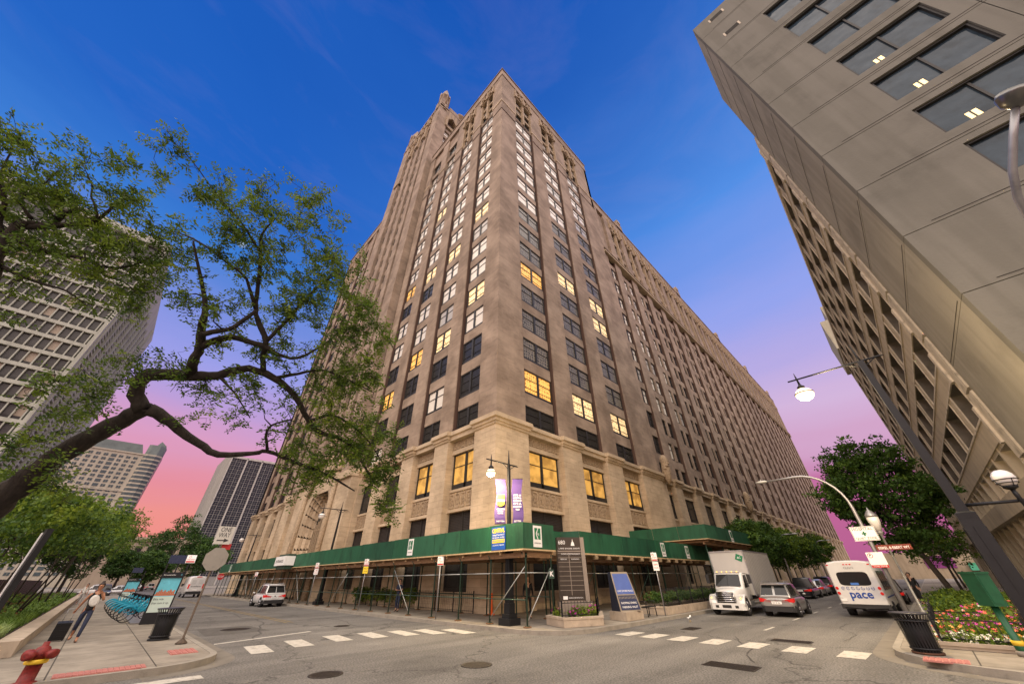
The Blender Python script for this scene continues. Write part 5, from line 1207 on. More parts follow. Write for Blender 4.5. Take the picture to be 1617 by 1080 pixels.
# bike share kiosks
SOL = mat('solar_cell', (.010, .014, .045), .5, 0, .2, 12, spec=.2)
def kiosk(x, y, label, main=True, k=1.0, dx=1.0):
    T = thing('bike_share_kiosk', label, 'kiosk', (x, y, .15), group='bike share kiosks')
    ux = Vector((.985, -.17, 0)); M = frame((x, y, 0), ux, (0, 0, 1)); w = .48*k
    o = MB(); MBX(o, M, -w, .15, -.08, w, .6*k, .08, 0)
    for s in (-w+.03, w-.03): MBX(o, M, s-.03, .6*k, -.05, s+.03, 2.9*k, .02, 0)
    if main: MBX(o, M, -.03, .6, -.06, .03, 2.75, -.03, 0)
    MBX(o, M, -w, 2.1*k, -.06, w, 2.35*k, .08, 0); MBX(o, M, -w, .6*k, -.06, w, 2.1*k, -.0, 0)
    o.build('frame', BLK, T, True)
    o = MB()
    z0, z1 = .62*k, 2.1*k
    rect(o, M, -w+.06, z0, w-.06, z0+(z1-z0)*.45, 0, .012); rect(o, M, -w+.06, z0+(z1-z0)*.45, w-.06, z1, 1, .012)
    for i in range(10):                                           # skyline of the poster
        u = -w+.1+i*(2*w-.2)/10; hh = .12+.1*((i*7) % 5)/4; rect(o, M, u, z0+(z1-z0)*.5, u+.07, z0+(z1-z0)*.5+hh*k, 2, .016)
    rect(o, M, -w+.06, z0+(z1-z0)*.47, w-.06, z0+(z1-z0)*.52, 2, .015)
    o.text('Bike ride', M@Matrix.Translation((-w+.1, z0+(z1-z0)*.37, .014)), .13*k, 3, 'LEFT', fit=.42*k); o.text('than sum it up.', M@Matrix.Translation((-w+.1, z0+(z1-z0)*.26, .014)), .13*k, 3, 'LEFT', fit=.7*k)
    o.text('Streeterville', M@Matrix.Translation((-w*.3, 2.23*k, .085)), .08*k, 4, fit=.5*k); o.text('B', M@Matrix.Translation((w*.75, 2.23*k, .085)), .12*k, 1)
    o.build('poster', [mat('poster_pale', (.50, .62, .56), .5, 0, .05), mat('poster_sky', (.13, .50, .62), .4, 0, .25, 2), mat('poster_ochre', (.42, .14, .07), .6, 0, .2, 4), INK, PAP], T, True)
    o = MB(); Ms = frame((x, y, 2.95*k), ux, Vector((-.17*.0, .35, 1))); plate(o, Ms@Matrix.Translation((-.12*k, .0, 0)), .72*k, .42*k, 0, .03)
    for i in range(5): rect(o, Ms, (-.48+i*.18)*k, -.21*k, (-.475+i*.18)*k, .21*k, 1, .017)
    for i in range(3): rect(o, Ms, -.48*k, (-.21+i*.14)*k, .24*k, (-.205+i*.14)*k, 1, .017)
    o.build('solar_panel', [SOL, mat('cell_line', (.03, .035, .06), .4, 0, 0)], T, True)
    if main:
        o = MB(); plate(o, Ms@Matrix.Translation((.46, .02, .01)), .42, .4, 0, .03); rect(o, Ms, .27, -.16, .65, -.08, 1, .03); ring(o, Ms@Matrix.Translation((.4, .12, .02)), .06, .015, 1); o.text('BIKE ZONE', Ms@Matrix.Translation((.46, -.01, .03)), .08, 1, fit=.32); o.build('notice_plate', [PAP, SRED], T, True)
    return T
kiosk(2.78, 29.2, 'tall bike share kiosk with solar panel and skyline poster behind the black bin')
kiosk(2.2, 49, 'smaller distant bike share kiosk with a blue and white top plate behind the bicycles', False, .95)
# black pylon seen edge-on at far left
o = MB(); M = frame((-1.78, 19.4, .15), (-.25, .97, 0), (0, 0, 1)); MBX(o, M, -.17, 0, -.07, .17, 3.2, .07, 0); MBX(o, M, .13, .9, -.1, .18, 3.1, .1, 1)
solo(o, 'black_pylon', [BLK, PAP], 'thin black sign pylon with a white edge rising from the left flower bed', 'sign', (-1.78, 19.4, .15))
# bicycles
TEAL = mat('bike_blue', (.01, .28, .42), .4, .1, .06, 3)
def bicycle():
    T = thing('hire_bicycle', 'light blue hire bicycle docked nearest the camera in the left rack', 'bicycle', (0, 0, 0), group='docked hire bicycles')
    for x in (-.52, .52):
        o = MB(); o.tube([(x+.33*math.cos(a), 0, .34+.33*math.sin(a)) for a in [math.tau*i/24 for i in range(25)]], .022, 6); w = o.build('wheel', RUB, T)
        o = MB()
        for i in range(10): a = math.tau*i/10; o.tube([(x, 0, .34), (x+.32*math.cos(a), 0, .34+.32*math.sin(a))], .003, 3)
        o.tube([(x, -.05, .34), (x, .05, .34)], .03, 8); o.build('spokes', STEEL, w)
    o = MB(); o.tube([(.34, 0, .95), (.1, 0, .48), (-.15, 0, .40)], [.04, .05, .045], 8); o.tube([(-.15, 0, .40), (-.28, 0, .85)], .03, 8); o.tube([(-.15, 0, .38), (-.52, 0, .34)], .022, 6); o.tube([(-.24, 0, .68), (-.52, 0, .34)], .02, 6); o.tube([(.36, 0, 1.0), (.52, 0, .34)], .025, 8)
    o.cb((.0, 0, .50), (.42, .06, .16), 0, Matrix.Rotation(-.3, 3, 'Y')); o.build('frame', TEAL, T)
    o = MB()
    for x, a0, a1 in ((-.52, .1, 2.9), (.52, .5, 2.9)): o.loft([[(x+r*math.cos(a), y, .34+r*math.sin(a)) for r, y in ((.30, -.045), (.39, -.04), (.39, .04), (.30, .045))] for a in [a0+(a1-a0)*i/10 for i in range(11)]], 0, True)
    o.build('mudguard', TEAL, T)
    o = MB(); o.tube([(-.28, 0, .82), (-.30, 0, .98)], .018, 6); o.loft([[(-.44, -.09, 1.0), (-.44, .09, 1.0), (-.44, .07, .96), (-.44, -.07, .96)], [(-.12, -.03, .99), (-.12, .03, .99), (-.12, .02, .96), (-.12, -.02, .96)]]); o.build('saddle', BLK, T)
    o = MB(); o.tube([(.34, 0, .95), (.33, 0, 1.08)], .022, 6); o.tube([(.18, -.3, 1.12), (.28, -.2, 1.12), (.34, 0, 1.08), (.28, .2, 1.12), (.18, .3, 1.12)], .016, 6); o.build('handlebar', BLK, T)
    o = MB(); o.loft([[(.45, -.17, .82), (.45, .17, .82), (.45, .2, 1.05), (.45, -.2, 1.05)], [(.68, -.15, .84), (.68, .15, .84), (.70, .18, 1.05), (.70, -.18, 1.05)]], 0, False, False); o.build('basket', BLK, T)
    o = MB(); o.tube([(-.15, -.1, .40), (-.15, .1, .40)], .06, 10); o.tube([(-.15, .1, .4), (-.05, .12, .28)], .012, 5); o.tube([(-.15, -.1, .4), (-.25, -.12, .52)], .012, 5); o.cb((-.04, .14, .27), (.1, .08, .02)); o.cb((-.26, -.14, .53), (.1, .08, .02)); o.build('crank', BLK, T)
    return T
b0 = bicycle(); bl = ['docked nearest the camera in the left rack', 'second from the camera in the left rack', 'third from the camera in the left rack', 'fourth from the camera in the left rack', 'fifth from the camera in the left rack', 'sixth from the camera, near the far end of the rack', 'last in the far end of the rack']
spots = [(2.25, 31.0), (2.15, 32.9), (2.05, 34.8), (2.0, 37.0), (1.95, 39.6), (1.9, 42.6), (1.9, 46)]
for i, (x, y) in enumerate(spots):
    rz = math.radians(6+3*(i % 3))
    if i == 0: b0.location = (x, y, .17); b0.rotation_euler = (0, 0, rz)
    else: copy_tree(b0, None, 'light blue hire bicycle '+bl[i], None, (x, y, .17), rz)
for i, (x, y) in enumerate(spots):
    T = thing('docking_post', 'grey docking post of the bicycle '+bl[i].replace('from the camera, near','at').replace('from the camera ',''), 'docking post', (x+.95, y+.05, .15), group='bicycle docking posts')
    o = MB(); o.box(x+.85, y-.05, .15, x+1.02, y+.12, .85); o.box(x+.8, y-.06, .7, x+1.04, y+.14, .9); o.build('column', STEEL, T, True); o = MB(); o.box(x+.82, y-.03, .9, x+1.0, y+.1, .93); o.build('cap', TEAL, T, True)
o = MB(); o.box(2.0, 29.8, .15, 3.15, 48, .19); solo(o, 'dock_plate', mat('dock_plate_metal', (.25, .24, .22), .5, .5, .2, 3), 'long flat metal plate under the docked bicycles', 'base plate', (2.5, 30, .15))

# ---------------------------------------------------------------- right corner: green box, bed, fence
GB = thing('green_service_box', 'green enamelled service box on a scuffed post before the big lamp', 'service box', (17.05, -.82, .15))
GBM = mat('green_enamel', (.012, .085, .035), .4, 0, .25, 5, .1, 12)
o = MB(); gx, gy = 17.35, -.9; o.lathe(gx, gy, [(.11, .15), (.11, .42), (.08, .45), (.075, 1.3)], 12); o.build('post', GBM, GB, True)
o = MB(); o.lathe(gx, gy, [(.14, .15), (.14, .24), (.105, .26)], 12); o.build('foot', CONC, GB, True)
o = MB(); o.lathe(gx, gy, [(.112, .36), (.112, .46)], 12); o.build('band', YEL, GB, True)
R = Matrix.Rotation(math.radians(40), 3, 'Z'); o = MB(); o.cb((gx, gy, 1.52), (.42, .34, .72), 0, R); o.cb((gx, gy, 1.9), (.46, .38, .05), 0, R); o.build('cabinet', GBM, GB, True)
o = MB(); o.cb(Vector((gx, gy, 1.52))+R@Vector((0, -.0, 0)), (.44, .28, .6), 0, R); o.build('door', GBM, GB, True)
p3, inn3 = planter('flower_bed_kerb', [(17.75, -4.8), (17.75, .62), (44, .62), (44, -4.8)], .3, 'low kerb of the long flower bed at the right corner', .12)
iron_fence('black hooped rail fence along the front of the right flower bed', [(17.85, -4.7), (17.85, .5)], .25, .62, .2, finial=False)
iron_fence('black rail fence on the street side of the right flower bed', [(17.9, .5), (30, .5)], .25, .62, .25, finial=False)
iron_fence('second rail fence crossing the right flower bed behind the mounded flowers', [(21.4, -4.7), (21.4, .45)], .25, .62, .2, finial=False)
# low wall and black fence of the left garden
T = thing('garden_kerb_wall', 'low buff stone kerb wall edging the left garden bed', 'low wall', (-.95, 20.2, .15))
o = MB(); o.box(-1.45, 20.2, .15, -.95, 112, .5); 
o.build('front_course', STN, T, True); o = MB(); o.box(-16, 19.75, .15, -.95, 20.2, .52); o.build('end_course', STN, T, True)
o = MB(); o.poly([(-16, 20.2, .44), (-1.45, 20.2, .44), (-1.45, 112, .44), (-16, 112, .44)]); o.box(-16, 20.2, .1, -1.45, 112, .43); solo(o, 'garden_soil', SOIL, 'dark soil of the left garden bed inside the stone kerb', 'soil', (-5, 30, .15))
T = thing('board_fence', 'black board fence behind the left garden bed', 'fence', (-8, 22, .45))
o = MB(); 
for i in range(70):
    y = 21+i*.9; x = -7.4+i*.03; o.box(x-.03, y, .45, x+.03, y+.84, 2.25)
for i in range(24): o.box(-15.4+i*.34, 20.9, .45, -15.1+i*.34, 20.96, 2.25)
o.build('boards', BLK, T, True)
# ---------------------------------------------------------------- vehicles
CGL = glass_mat('car_glass', (.012, .014, .015), .12, .5, 0, 1, 0, .05)
TLR = mat('tail_light_red', (.35, .01, .01), .25, 0, 0, emit=.15, ecol=(1, .03, .02)); TLA = mat('amber_light', (1, .45, .05), .3, 0, 0, emit=2.2, ecol=(1, .5, .08)); HLT = mat('headlight_lens', (.6, .62, .6), .1, 0, 0, spec=1)
def paint(name, col, metal=0.2, rough=.28): return mat(name, col, rough, metal, .04, 2, coat=.6)
PWH = paint('white_car_paint', (.62, .62, .60), 0); PGR = paint('grey_car_paint', (.30, .30, .29), .5, .32); PDK = paint('dark_car_paint', (.02, .021, .024), .4); PSL = paint('silver_car_paint', (.38, .38, .38), .7, .3)
TRIM = mat('black_trim', (.02, .02, .021), .6, 0, .1, 4)
def wheel(T, x, y, r, w, side, name='wheel'):
    o = MB(); o.loft([[(x+rr*math.cos(a), y+yy, r+rr*math.sin(a)) for a in [math.tau*i/22 for i in range(22)]] for rr, yy in ((r*.62, -w/2), (r*.94, -w/2), (r, -w*.35), (r, w*.35), (r*.94, w/2), (r*.62, w/2))]); W_ = o.build(name, RUB, T)
    o = MB(); s = side*w*.42; o.loft([[(x+rr*math.cos(a), y+yy, r+rr*math.sin(a)) for a in [math.tau*i/22 for i in range(22)]] for rr, yy in ((r*.64, s-.03*side), (r*.64, s+.02*side), (r*.58, s+.025*side), (r*.55, s-.03*side))])
    for i in range(5):
        a = math.tau*i/5; o.tube([(x, y+s+.01*side, r), (x+r*.6*math.cos(a), y+s+.01*side, r+r*.6*math.sin(a))], [r*.12, r*.08], 5)
    o.build('rim', CHR, W_)
def section(x, w, z0, z1, r=.10, crown=.02):
    """rounded body cross-section at x"""
    return [(x, -w+r*1.2, z0), (x, w-r*1.2, z0), (x, w-.02, z0+r), (x, w, (z0+z1)/2), (x, w-.03, z1-r), (x, w-r, z1-.02), (x, w*.5, z1+crown), (x, 0, z1+crown*1.3), (x, -w*.5, z1+crown), (x, -w+r, z1-.02), (x, -w+.03, z1-r), (x, -w, (z0+z1)/2), (x, -w+.02, z0+r)]
def car(name, label, cat, body, L=4.5, Wd=1.82, H=1.68, kind='suv', plate='', clad=True, group=None):
    """length along +x (front); origin on the ground under the middle"""
    T = thing(name, label, cat, (0, 0, 0), group=group); w = Wd/2; f = L/2; suv = kind == 'suv'
    zb = .95 if suv else .86; rw = .35 if suv else .32; xf, xr = f-.85, -f+.80
    st = [(-f, w-.22, .5, zb-.12), (-f+.05, w-.08, .36, zb-.05), (-f+.25, w-.02, .27, zb+.02), (xr, w, .25, zb), (0, w, .24, zb), (f-1.3, w-.0, .25, zb-.02), (f-.85, w-.02, .25, zb-.06), (f-.25, w-.1, .3, zb-.18), (f-.04, w-.2, .34, zb-.32), (f, w-.3, .45, zb-.42)]
    o = MB(); o.loft([section(*s) for s in st]); o.build('body', body, T)
    # cabin
    if kind == 'pickup': gx = [(-.1, .02), (0.05, .0), (.9, .12), (1.55, .62)]; xs = (-.25, -.1, .85, 1.5); hz = (zb, H-.02, H, zb-.02)
    top = H; 
    if suv: cs = [(-f+.04, w-.10, zb-.02, zb+.05), (-f+.50, w-.24, zb, top-.10), (-f+.75, w-.24, zb, top-.03), (-.2, w-.24, zb, top), (.55, w-.26, zb, top-.05), (f-1.15, w-.12, zb-.05, zb)]
    elif kind == 'pickup': cs = [(-.55, w-.12, zb, zb+.02), (-.42, w-.22, zb, top-.06), (-.2, w-.24, zb, top), (.6, w-.25, zb, top-.02), (f-1.15, w-.12, zb-.04, zb)]
    else: cs = [(-f+.55, w-.14, zb-.02, zb), (-f+1.35, w-.26, zb, top-.06), (-.2, w-.28, zb, top), (.4, w-.28, zb, top-.03), (f-1.1, w-.14, zb-.04, zb)]
    def cab(x, wt, z0, z1, e=0): 
        lean = .14 if z1-z0 > .2 else 0
        return [(x, -wt-lean-e, z0), (x, wt+lean+e, z0), (x, wt+lean*.45+e, z0+(z1-z0)*.6), (x, wt+e, z1-.06), (x, wt-.10, z1+e), (x, 0, z1+.025+e), (x, -wt+.10, z1+e), (x, -wt-e, z1-.06), (x, -wt-lean*.45-e, z0+(z1-z0)*.6)]
    o = MB(); o.loft([cab(*c) for c in cs]); o.build('roof', body, T)
    n = len(cs)
    def strip_glass(name, pts): o = MB(); o.poly(pts); return o.build(name, CGL, T)
    def lerp(a, b, t): return tuple(a[i]+(b[i]-a[i])*t for i in range(3))
    for s in (-1, 1):
        i0, i1 = (1, n-2); j = 2
        for q in range(i0, i1):
            A, B = cab(*cs[q], e=.012), cab(*cs[q+1], e=.012)
            lo = lambda P: (P[0][0], s*(abs(P[1][1])-.005), P[0][2]+.06); mi = lambda P: (P[0][0], s*abs(P[2][1]), P[2][2]); hi = lambda P: (P[0][0], s*abs(P[3][1]), P[3][2]-.03)
            la, lb, ma, mb_, ha, hb_ = lo(A), lo(B), mi(A), mi(B), hi(A), hi(B)
            o = MB(); t0, t1 = .05, .93
            o.poly([lerp(la, lb, t0), lerp(la, lb, t1), lerp(ma, mb_, t1), lerp(ma, mb_, t0)]); o.poly([lerp(ma, mb_, t0), lerp(ma, mb_, t1), lerp(ha, hb_, t1), lerp(ha, hb_, t0)])
            o.build('side_window', CGL, T)
        # front quarter
        A, B = cab(*cs[n-2], e=.012), cab(*cs[n-1], e=.012); o = MB(); o.poly([(A[0][0]+.03, s*(A[1][1]), A[0][2]+.06), (A[0][0]+.45, s*(A[1][1]-.02), A[0][2]+.05), (A[0][0]+.03, s*abs(A[3][1]), A[3][2]-.08)]); o.build('side_window', CGL, T)
    A, B = cab(*cs[n-2], e=.01), cab(*cs[n-1], e=.01)
    strip_glass('windscreen', [lerp(B[0], A[0], .12)[:1]+(-w+.2, lerp(B[0], (A[0][0], 0, A[4][2]), .12)[2]+.03), lerp(B[0], A[0], .12)[:1]+(w-.2, lerp(B[0], (A[0][0], 0, A[4][2]), .12)[2]+.03), (A[4][0]+.06, A[4][1]-.02, A[4][2]-.02), (A[4][0]+.06, -A[4][1]+.02, A[4][2]-.02)])
    a0 = cs[0]; a1 = cs[1]
    zr0 = a0[3]+.06; zr1 = a1[3]-.06; xx = lambda z: a0[0]+(a1[0]-a0[0])*(z-a0[3])/(a1[3]-a0[3])-.018
    strip_glass('rear_window', [(xx(zr1), -a1[1]+.06, zr1), (xx(zr1), a1[1]-.06, zr1), (xx(zr0), a1[1]+.06, zr0), (xx(zr0), -a1[1]-.06, zr0)])
    if suv: o = MB(); o.box(-f+.30, -w+.28, top-.11, -f+.72, w-.28, top-.06); o.build('spoiler', body, T)
    if suv:
        for s in (-1, 1): o = MB(); o.tube([(-f+.7, s*(w-.3), top+.0), (-f+.8, s*(w-.3), top+.06), (.3, s*(w-.3), top+.06), (.45, s*(w-.3), top)], .02, 5); o.build('roof_rail', STEEL, T)
    # bumper, lights, plate
    o = MB(); o.loft([[(x, -ww, .26), (x, ww, .26), (x, ww, z), (x, -ww, z)] for x, ww, z in ((-f-.03, w-.2, .52), (-f+.12, w-.03, .56), (-f+.35, w+.008, .5))], 0, True, False); o.build('bumper', TRIM if clad else body, T)
    o = MB(); o.loft([[(x, -ww, .28), (x, ww, .28), (x, ww, z), (x, -ww, z)] for x, ww, z in ((f+.03, w-.28, .5), (f-.12, w-.1, .52), (f-.35, w+.006, .45))], 0, True, False); o.build('bumper', TRIM if clad else body, T)
    for s in (-1, 1):
        o = MB(); o.loft([[(x, s*y0, z0), (x, s*y1, z0+.02), (x, s*y1, z1), (x, s*y0, z1-.05)] for x, y0, y1, z0, z1 in ((-f+.0, w-.62, w-.16, zb-.24, zb-.08), (-f+.06, w-.56, w-.03, zb-.26, zb-.04), (-f+.32, w-.1, w+.012, zb-.2, zb-.02))], 0, True, False); o.build('tail_light', TLR, T)
        o = MB(); o.loft([[(x, s*y0, z0), (x, s*y1, z0), (x, s*y1, z1), (x, s*y0, z1)] for x, y0, y1, z0, z1 in ((f-.01, w-.5, w-.26, zb-.42, zb-.32), (f-.3, w-.35, w-.05, zb-.36, zb-.2))], 0, True, False); o.build('headlight', HLT, T)
        o = MB(); o.sph((f-1.35, s*(w+.1), zb+.1), .11, 8, 0, (.8, 1, .7)); o.build('mirror', body, T)
        for q in (xf, xr):
            o = MB(); o.loft([[(q+rr*math.cos(a), s*yy, rw+rr*math.sin(a)) for rr, yy in ((rw+.07, w-.12), (rw+.075, w+.016), (rw+.02, w+.016), (rw+.0, w-.12))] for a in [math.pi*i/10 for i in range(11)]], 0, True); o.build('wheel_arch', TRIM if clad else body, T)
            o = MB(); o.loft([[(q+(rw+.02)*math.cos(a), s*yy, rw+(rw+.02)*math.sin(a)) for a in [math.tau*i/18 for i in range(18)]] for yy in (w-.3, w+.004)]); o.build('wheel_well', TRIM, T)
            wheel(T, q, s*(w-.08), rw, .2, s)
    o = MB(); o.box(-f-.035, -.26, .62, -f+.02, .26, .75, 0)
    if plate: o.text(plate, frame((-f-.037, 0, .685), (0, -1, 0), (0, 0, 1)), .11, 1, fit=.42)
    o.build('number_plate', [PAP, INK], T)
    o = MB(); o.lathe(-f+.02, 0, [(.0, .0)], 4) if False else o.cb((-f+.005, 0, zb-.14), (.03, .12, .09)); o.build('badge', CHR, T)
    if kind == 'pickup':
        o = MB(); o.box(-f+.12, -w+.12, zb-.0, -.6, w-.12, zb+.035); o.build('bed_cover', TRIM, T)
    return T
def place(T, x, y, rz, s=1.0): T.location = (x, y, 0); T.rotation_euler = (0, 0, math.radians(rz)); T.scale = (s, s, s); return T
place(car('white_suv', 'white SUV with roof rails driving away on the left street beside the shed', 'car', PWH, 4.6, 1.86, 1.72, plate='BV 41873'), 11.85, 44.6, 90, .97)
place(car('grey_suv', 'silver grey SUV with its left indicator lit beside the white truck', 'car', PGR, 4.55, 1.84, 1.68, plate='AX 20 467'), 29.35, 6.62, 1, .92)
o = MB(); o.cb((-2.2, .60, .78), (.14, .16, .09)); 
tl = o.build('indicator', TLA, bpy.data.objects['grey_suv'])
place(car('parked_pickup', 'dark pickup truck parked at the kerb just behind the box truck', 'car', PDK, 5.4, 1.95, 1.75, 'pickup', 'PK 7731', False, 'cars parked along the right street'), 50.9, 9.35, 0, .95)
c2_ = place(car('parked_car', 'silver white saloon parked second behind the box truck', 'car', PSL, 4.6, 1.8, 1.5, 'saloon', 'C 55210', False, 'cars parked along the right street'), 57.2, 9.35, 0)
c3_ = place(car('parked_car', 'black SUV parked third behind the box truck', 'car', PDK, 4.7, 1.85, 1.7, 'suv', 'E 9031', True, 'cars parked along the right street'), 63.2, 9.35, 0)
copy_tree(c2_, None, 'pale saloon parked fourth behind the box truck', None, (69.5, 9.35, 0), 0)
copy_tree(c3_, None, 'dark SUV parked fifth behind the box truck', None, (75.8, 9.35, 0), 0)
copy_tree(c2_, None, 'pale saloon parked sixth behind the box truck, almost out of sight', None, (82.2, 9.35, 0), 0)
# cars far down the left street
wl = bpy.data.objects['white_suv']; gl = bpy.data.objects['grey_suv']
for i, (src, x, y, lab) in enumerate([(c3_, 1.2, 100, 'dark SUV facing us at the far end of the left pavement'), (wl, .2, 112, 'white SUV parked far off behind the walking woman'), (c2_, 3.2, 106, 'pale saloon parked at the end of the bicycle rack'), (wl, 7.0, 170, 'small white car far down the left street'), (c2_, 9.5, 166, 'small silver car beside the distant white cars'), (wl, 12, 172, 'small white SUV right of the distant parked cars')]):
    c = copy_tree(src, None, lab, 'distant cars on the left street', (x, y, 0), math.radians(90 if i > 2 else (-88 if i == 0 else 180)))
# white van
def van():
    T = thing('white_van', 'white delivery van driving away on the left street', 'van', (0, 0, 0)); w = 1.0; o = MB()
    st = [(-3.0, w-.1, .55, 2.45), (-2.9, w, .4, 2.58), (-1, w, .35, 2.62), (1.2, w, .35, 2.6), (1.75, w, .35, 2.3), (2.2, w-.02, .35, 1.5), (2.75, w-.08, .4, 1.2), (3.0, w-.2, .45, .9)]
    o.loft([section(*s, .14, .03) for s in st]); o.build('body', PWH, T)
    o = MB(); o.loft([[(-3.08, -w+.06, .42), (-3.08, w-.06, .42), (-3.08, w-.06, .75), (-3.08, -w+.06, .75)], [(-2.7, -w-.01, .42), (-2.7, w+.01, .42), (-2.7, w+.01, .75), (-2.7, -w-.01, .75)]], 0, True, False); o.build('bumper', TRIM, T)
    for s in (-1, 1):
        o = MB(); o.box(-3.03, s*(w-.22), 1.1, -2.9, s*(w-.03), 1.65); o.build('tail_light', TLR, T)
        o = MB(); o.box(-3.03, s*.06, .8, -2.99, s*(w-.26), 2.3, 0); o.build('rear_door', PWH, T)
        o = MB(); o.poly([(-3.04, s*.14, 1.6), (-3.04, s*(w-.32), 1.6), (-3.04, s*(w-.34), 2.15), (-3.04, s*.14, 2.15)]); o.build('rear_window', mat('van_panel_white', (.5, .5, .48), .4, 0, .05), T)
        o = MB(); o.poly([(1.0, s*(w+.012), 1.5), (1.85, s*(w+.012), 1.5), (1.6, s*(w+.012), 2.1), (1.0, s*(w+.012), 2.2)]); o.build('side_window', CGL, T)
        for q in (-1.9, 1.9): wheel(T, q, s*(w-.1), .36, .22, s)
        o = MB(); o.box(1.75, s*(w+.02), 1.35, 1.9, s*(w+.25), 1.7); o.build('mirror', TRIM, T)
    o = MB(); o.box(-3.05, -.3, 2.5, -2.95, .3, 2.58); o.build('brake_light', TLR, T)
    o = MB(); o.box(-3.06, -.25, .85, -3.03, .25, .98); o.text('EXPRESS', frame((-3.05, 0, 1.35), (0, -1, 0), (0, 0, 1)), .2, 1, fit=1.2); o.build('lettering', [PAP, INK], T); return T
place(van(), 10.7, 81.5, 90, 1.0)
# box truck, seen from the front
BOXW = mat('box_panel_white', (.42, .41, .39), .55, .1, .06, 1.2, .08, 8, streak=(1, 1, .2))
def box_truck():
    T = thing('box_truck', 'white box truck with hood and chrome grille parked facing us on the right street', 'truck', (0, 0, 0)); w = 1.2
    o = MB(); o.box(-6.6, -w-.02, 1.05, .25, w+.02, 3.75, 0); B = o.build('cargo_box', BOXW, T)
    o = MB()
    for y in (-w-.04, w-.02): o.box(.2, y, 1.0, .3, y+.06, 3.8)
    o.box(.2, -w, 3.72, .3, w, 3.8); o.box(-6.65, -w-.04, 3.72, .25, -w, 3.8); o.box(-6.65, w, 3.72, .25, w+.04, 3.8); o.box(-6.65, -w-.04, .98, .25, -w, 1.1); o.box(-6.65, w, .98, .25, w+.04, 1.1)
    for i in range(16): o.box(-6.4+i*.42, w+.02, 1.1, -6.36+i*.42, w+.032, 3.72); o.box(-6.4+i*.42, -w-.032, 1.1, -6.36+i*.42, -w-.02, 3.72)
    o.build('edge_trim', STEEL, B)
    M = frame((.262, w-.35, 3.3), (0, 1, 0), (0, 0, 1)); o = MB(); b = MB(); b.poly([(-.3, -.06, 0), (.12, -.26, 0), (.3, .1, 0), (-.12, .3, 0)], 0); o.add(b, M); o.text('AC', M@Matrix.Translation((0, .02, .006)), .2, 1, fit=.26); o.build('emblem', [LOGO, PAP], B)
    # cab: rear at x=.45, windscreen base 1.75, hood to 3.0
    o = MB(); st = [(.42, .98, .9, 2.32), (.6, 1.02, .75, 2.42), (1.2, 1.0, .75, 2.40), (1.75, .98, .75, 1.52), (2.3, .78, .8, 1.42), (2.95, .62, .8, 1.28), (3.05, .56, .9, 1.2)]
    o.loft([section(*s, .12, .05) for s in st]); o.build('cab', PWH, T)
    o = MB(); o.poly([(1.81, -.84, 1.60), (1.83, 0, 1.60), (1.38, 0, 2.30), (1.36, -.78, 2.28)]); o.poly([(1.83, 0, 1.60), (1.81, .84, 1.60), (1.36, .78, 2.28), (1.38, 0, 2.30)]); o.tube([(1.83, 0, 1.6), (1.38, 0, 2.3)], .012, 4); q = o.build('windscreen', CGL, T)
    o = MB(); o.box(1.05, -.85, 2.42, 1.3, .85, 2.47); o.build('sun_visor', PWH, T)
    for i in range(5): o = MB(); o.box(1.25, -.70+i*.34, 2.43, 1.31, -.64+i*.34, 2.47); o.build('marker_light', TLA, T)
    for s in (-1, 1):
        o = MB(); o.poly([(.65, s*1.035, 1.55), (1.6, s*1.03, 1.5), (1.22, s*.99, 2.24), (.65, s*1.0, 2.26)]); o.build('side_window', CGL, T)
        o = MB(); o.loft([[(2.45+rr*math.cos(a), s*yy, .5+rr*math.sin(a)) for rr, yy in ((.66, .62), (.66, 1.12), (.56, 1.16), (.5, .62))] for a in [math.pi*(i/10*.95+.02) for i in range(11)]]); o.build('mudguard', PWH, T)
        o = MB(); o.loft([[(x, s*y0, z0), (x, s*y1, z0), (x, s*y1, z1), (x, s*y0, z1)] for x, y0, y1, z0, z1 in ((3.02, .66, .98, .82, 1.06), (2.85, .64, 1.08, .82, 1.10))], 0, True, False); h = o.build('headlight', HLT, T)
        o = MB(); o.box(3.0, s*.9, .92, 3.03, s*.97, .98); o.build('indicator', TLA, h)
        o = MB(); o.tube([(1.4, s*1.05, 1.7), (1.5, s*1.4, 1.75), (1.5, s*1.4, 2.3), (1.4, s*1.05, 2.35)], .02, 5); o.box(1.46, s*1.3, 1.75, 1.54, s*1.52, 2.28); o.build('mirror', TRIM, T)
        wheel(T, 2.45, s*.98, .5, .28, s); wheel(T, -4.2, s*1.0, .5, .5, s)
        o = MB(); o.box(.6, s*.9, .45, 1.6, s*1.05, .75); o.build('step', STEEL, T)
    o = MB(); o.box(3.04, -.58, .72, 3.08, .58, 1.25, 1)
    for i in range(5): o.tube([(3.1, -.56+abs(i-2)*.01, .78+i*.1), (3.14, 0, .78+i*.1), (3.1, .56-abs(i-2)*.01, .78+i*.1)], .026, 6, 0)
    for y in (-.58, .58): o.tube([(3.09, y, .74), (3.09, y, 1.24)], .025, 5)
    o.tube([(3.1, -.58, 1.25), (3.12, 0, 1.30), (3.1, .58, 1.25)], .03, 5)
    o.tube([(3.15+.0*a, .14*math.cos(a), 1.16+.08*math.sin(a)) for a in [math.tau*i/14 for i in range(15)]], .018, 5); o.build('grille', [CHR, TRIM], T)
    o = MB(); o.loft([[(x, -ww, .32), (x, ww, .32), (x, ww, .68), (x, -ww, .68)] for x, ww in ((3.2, .95), (3.05, 1.12), (2.85, 1.16))], 0, True, False); o.build('bumper', PWH, T)
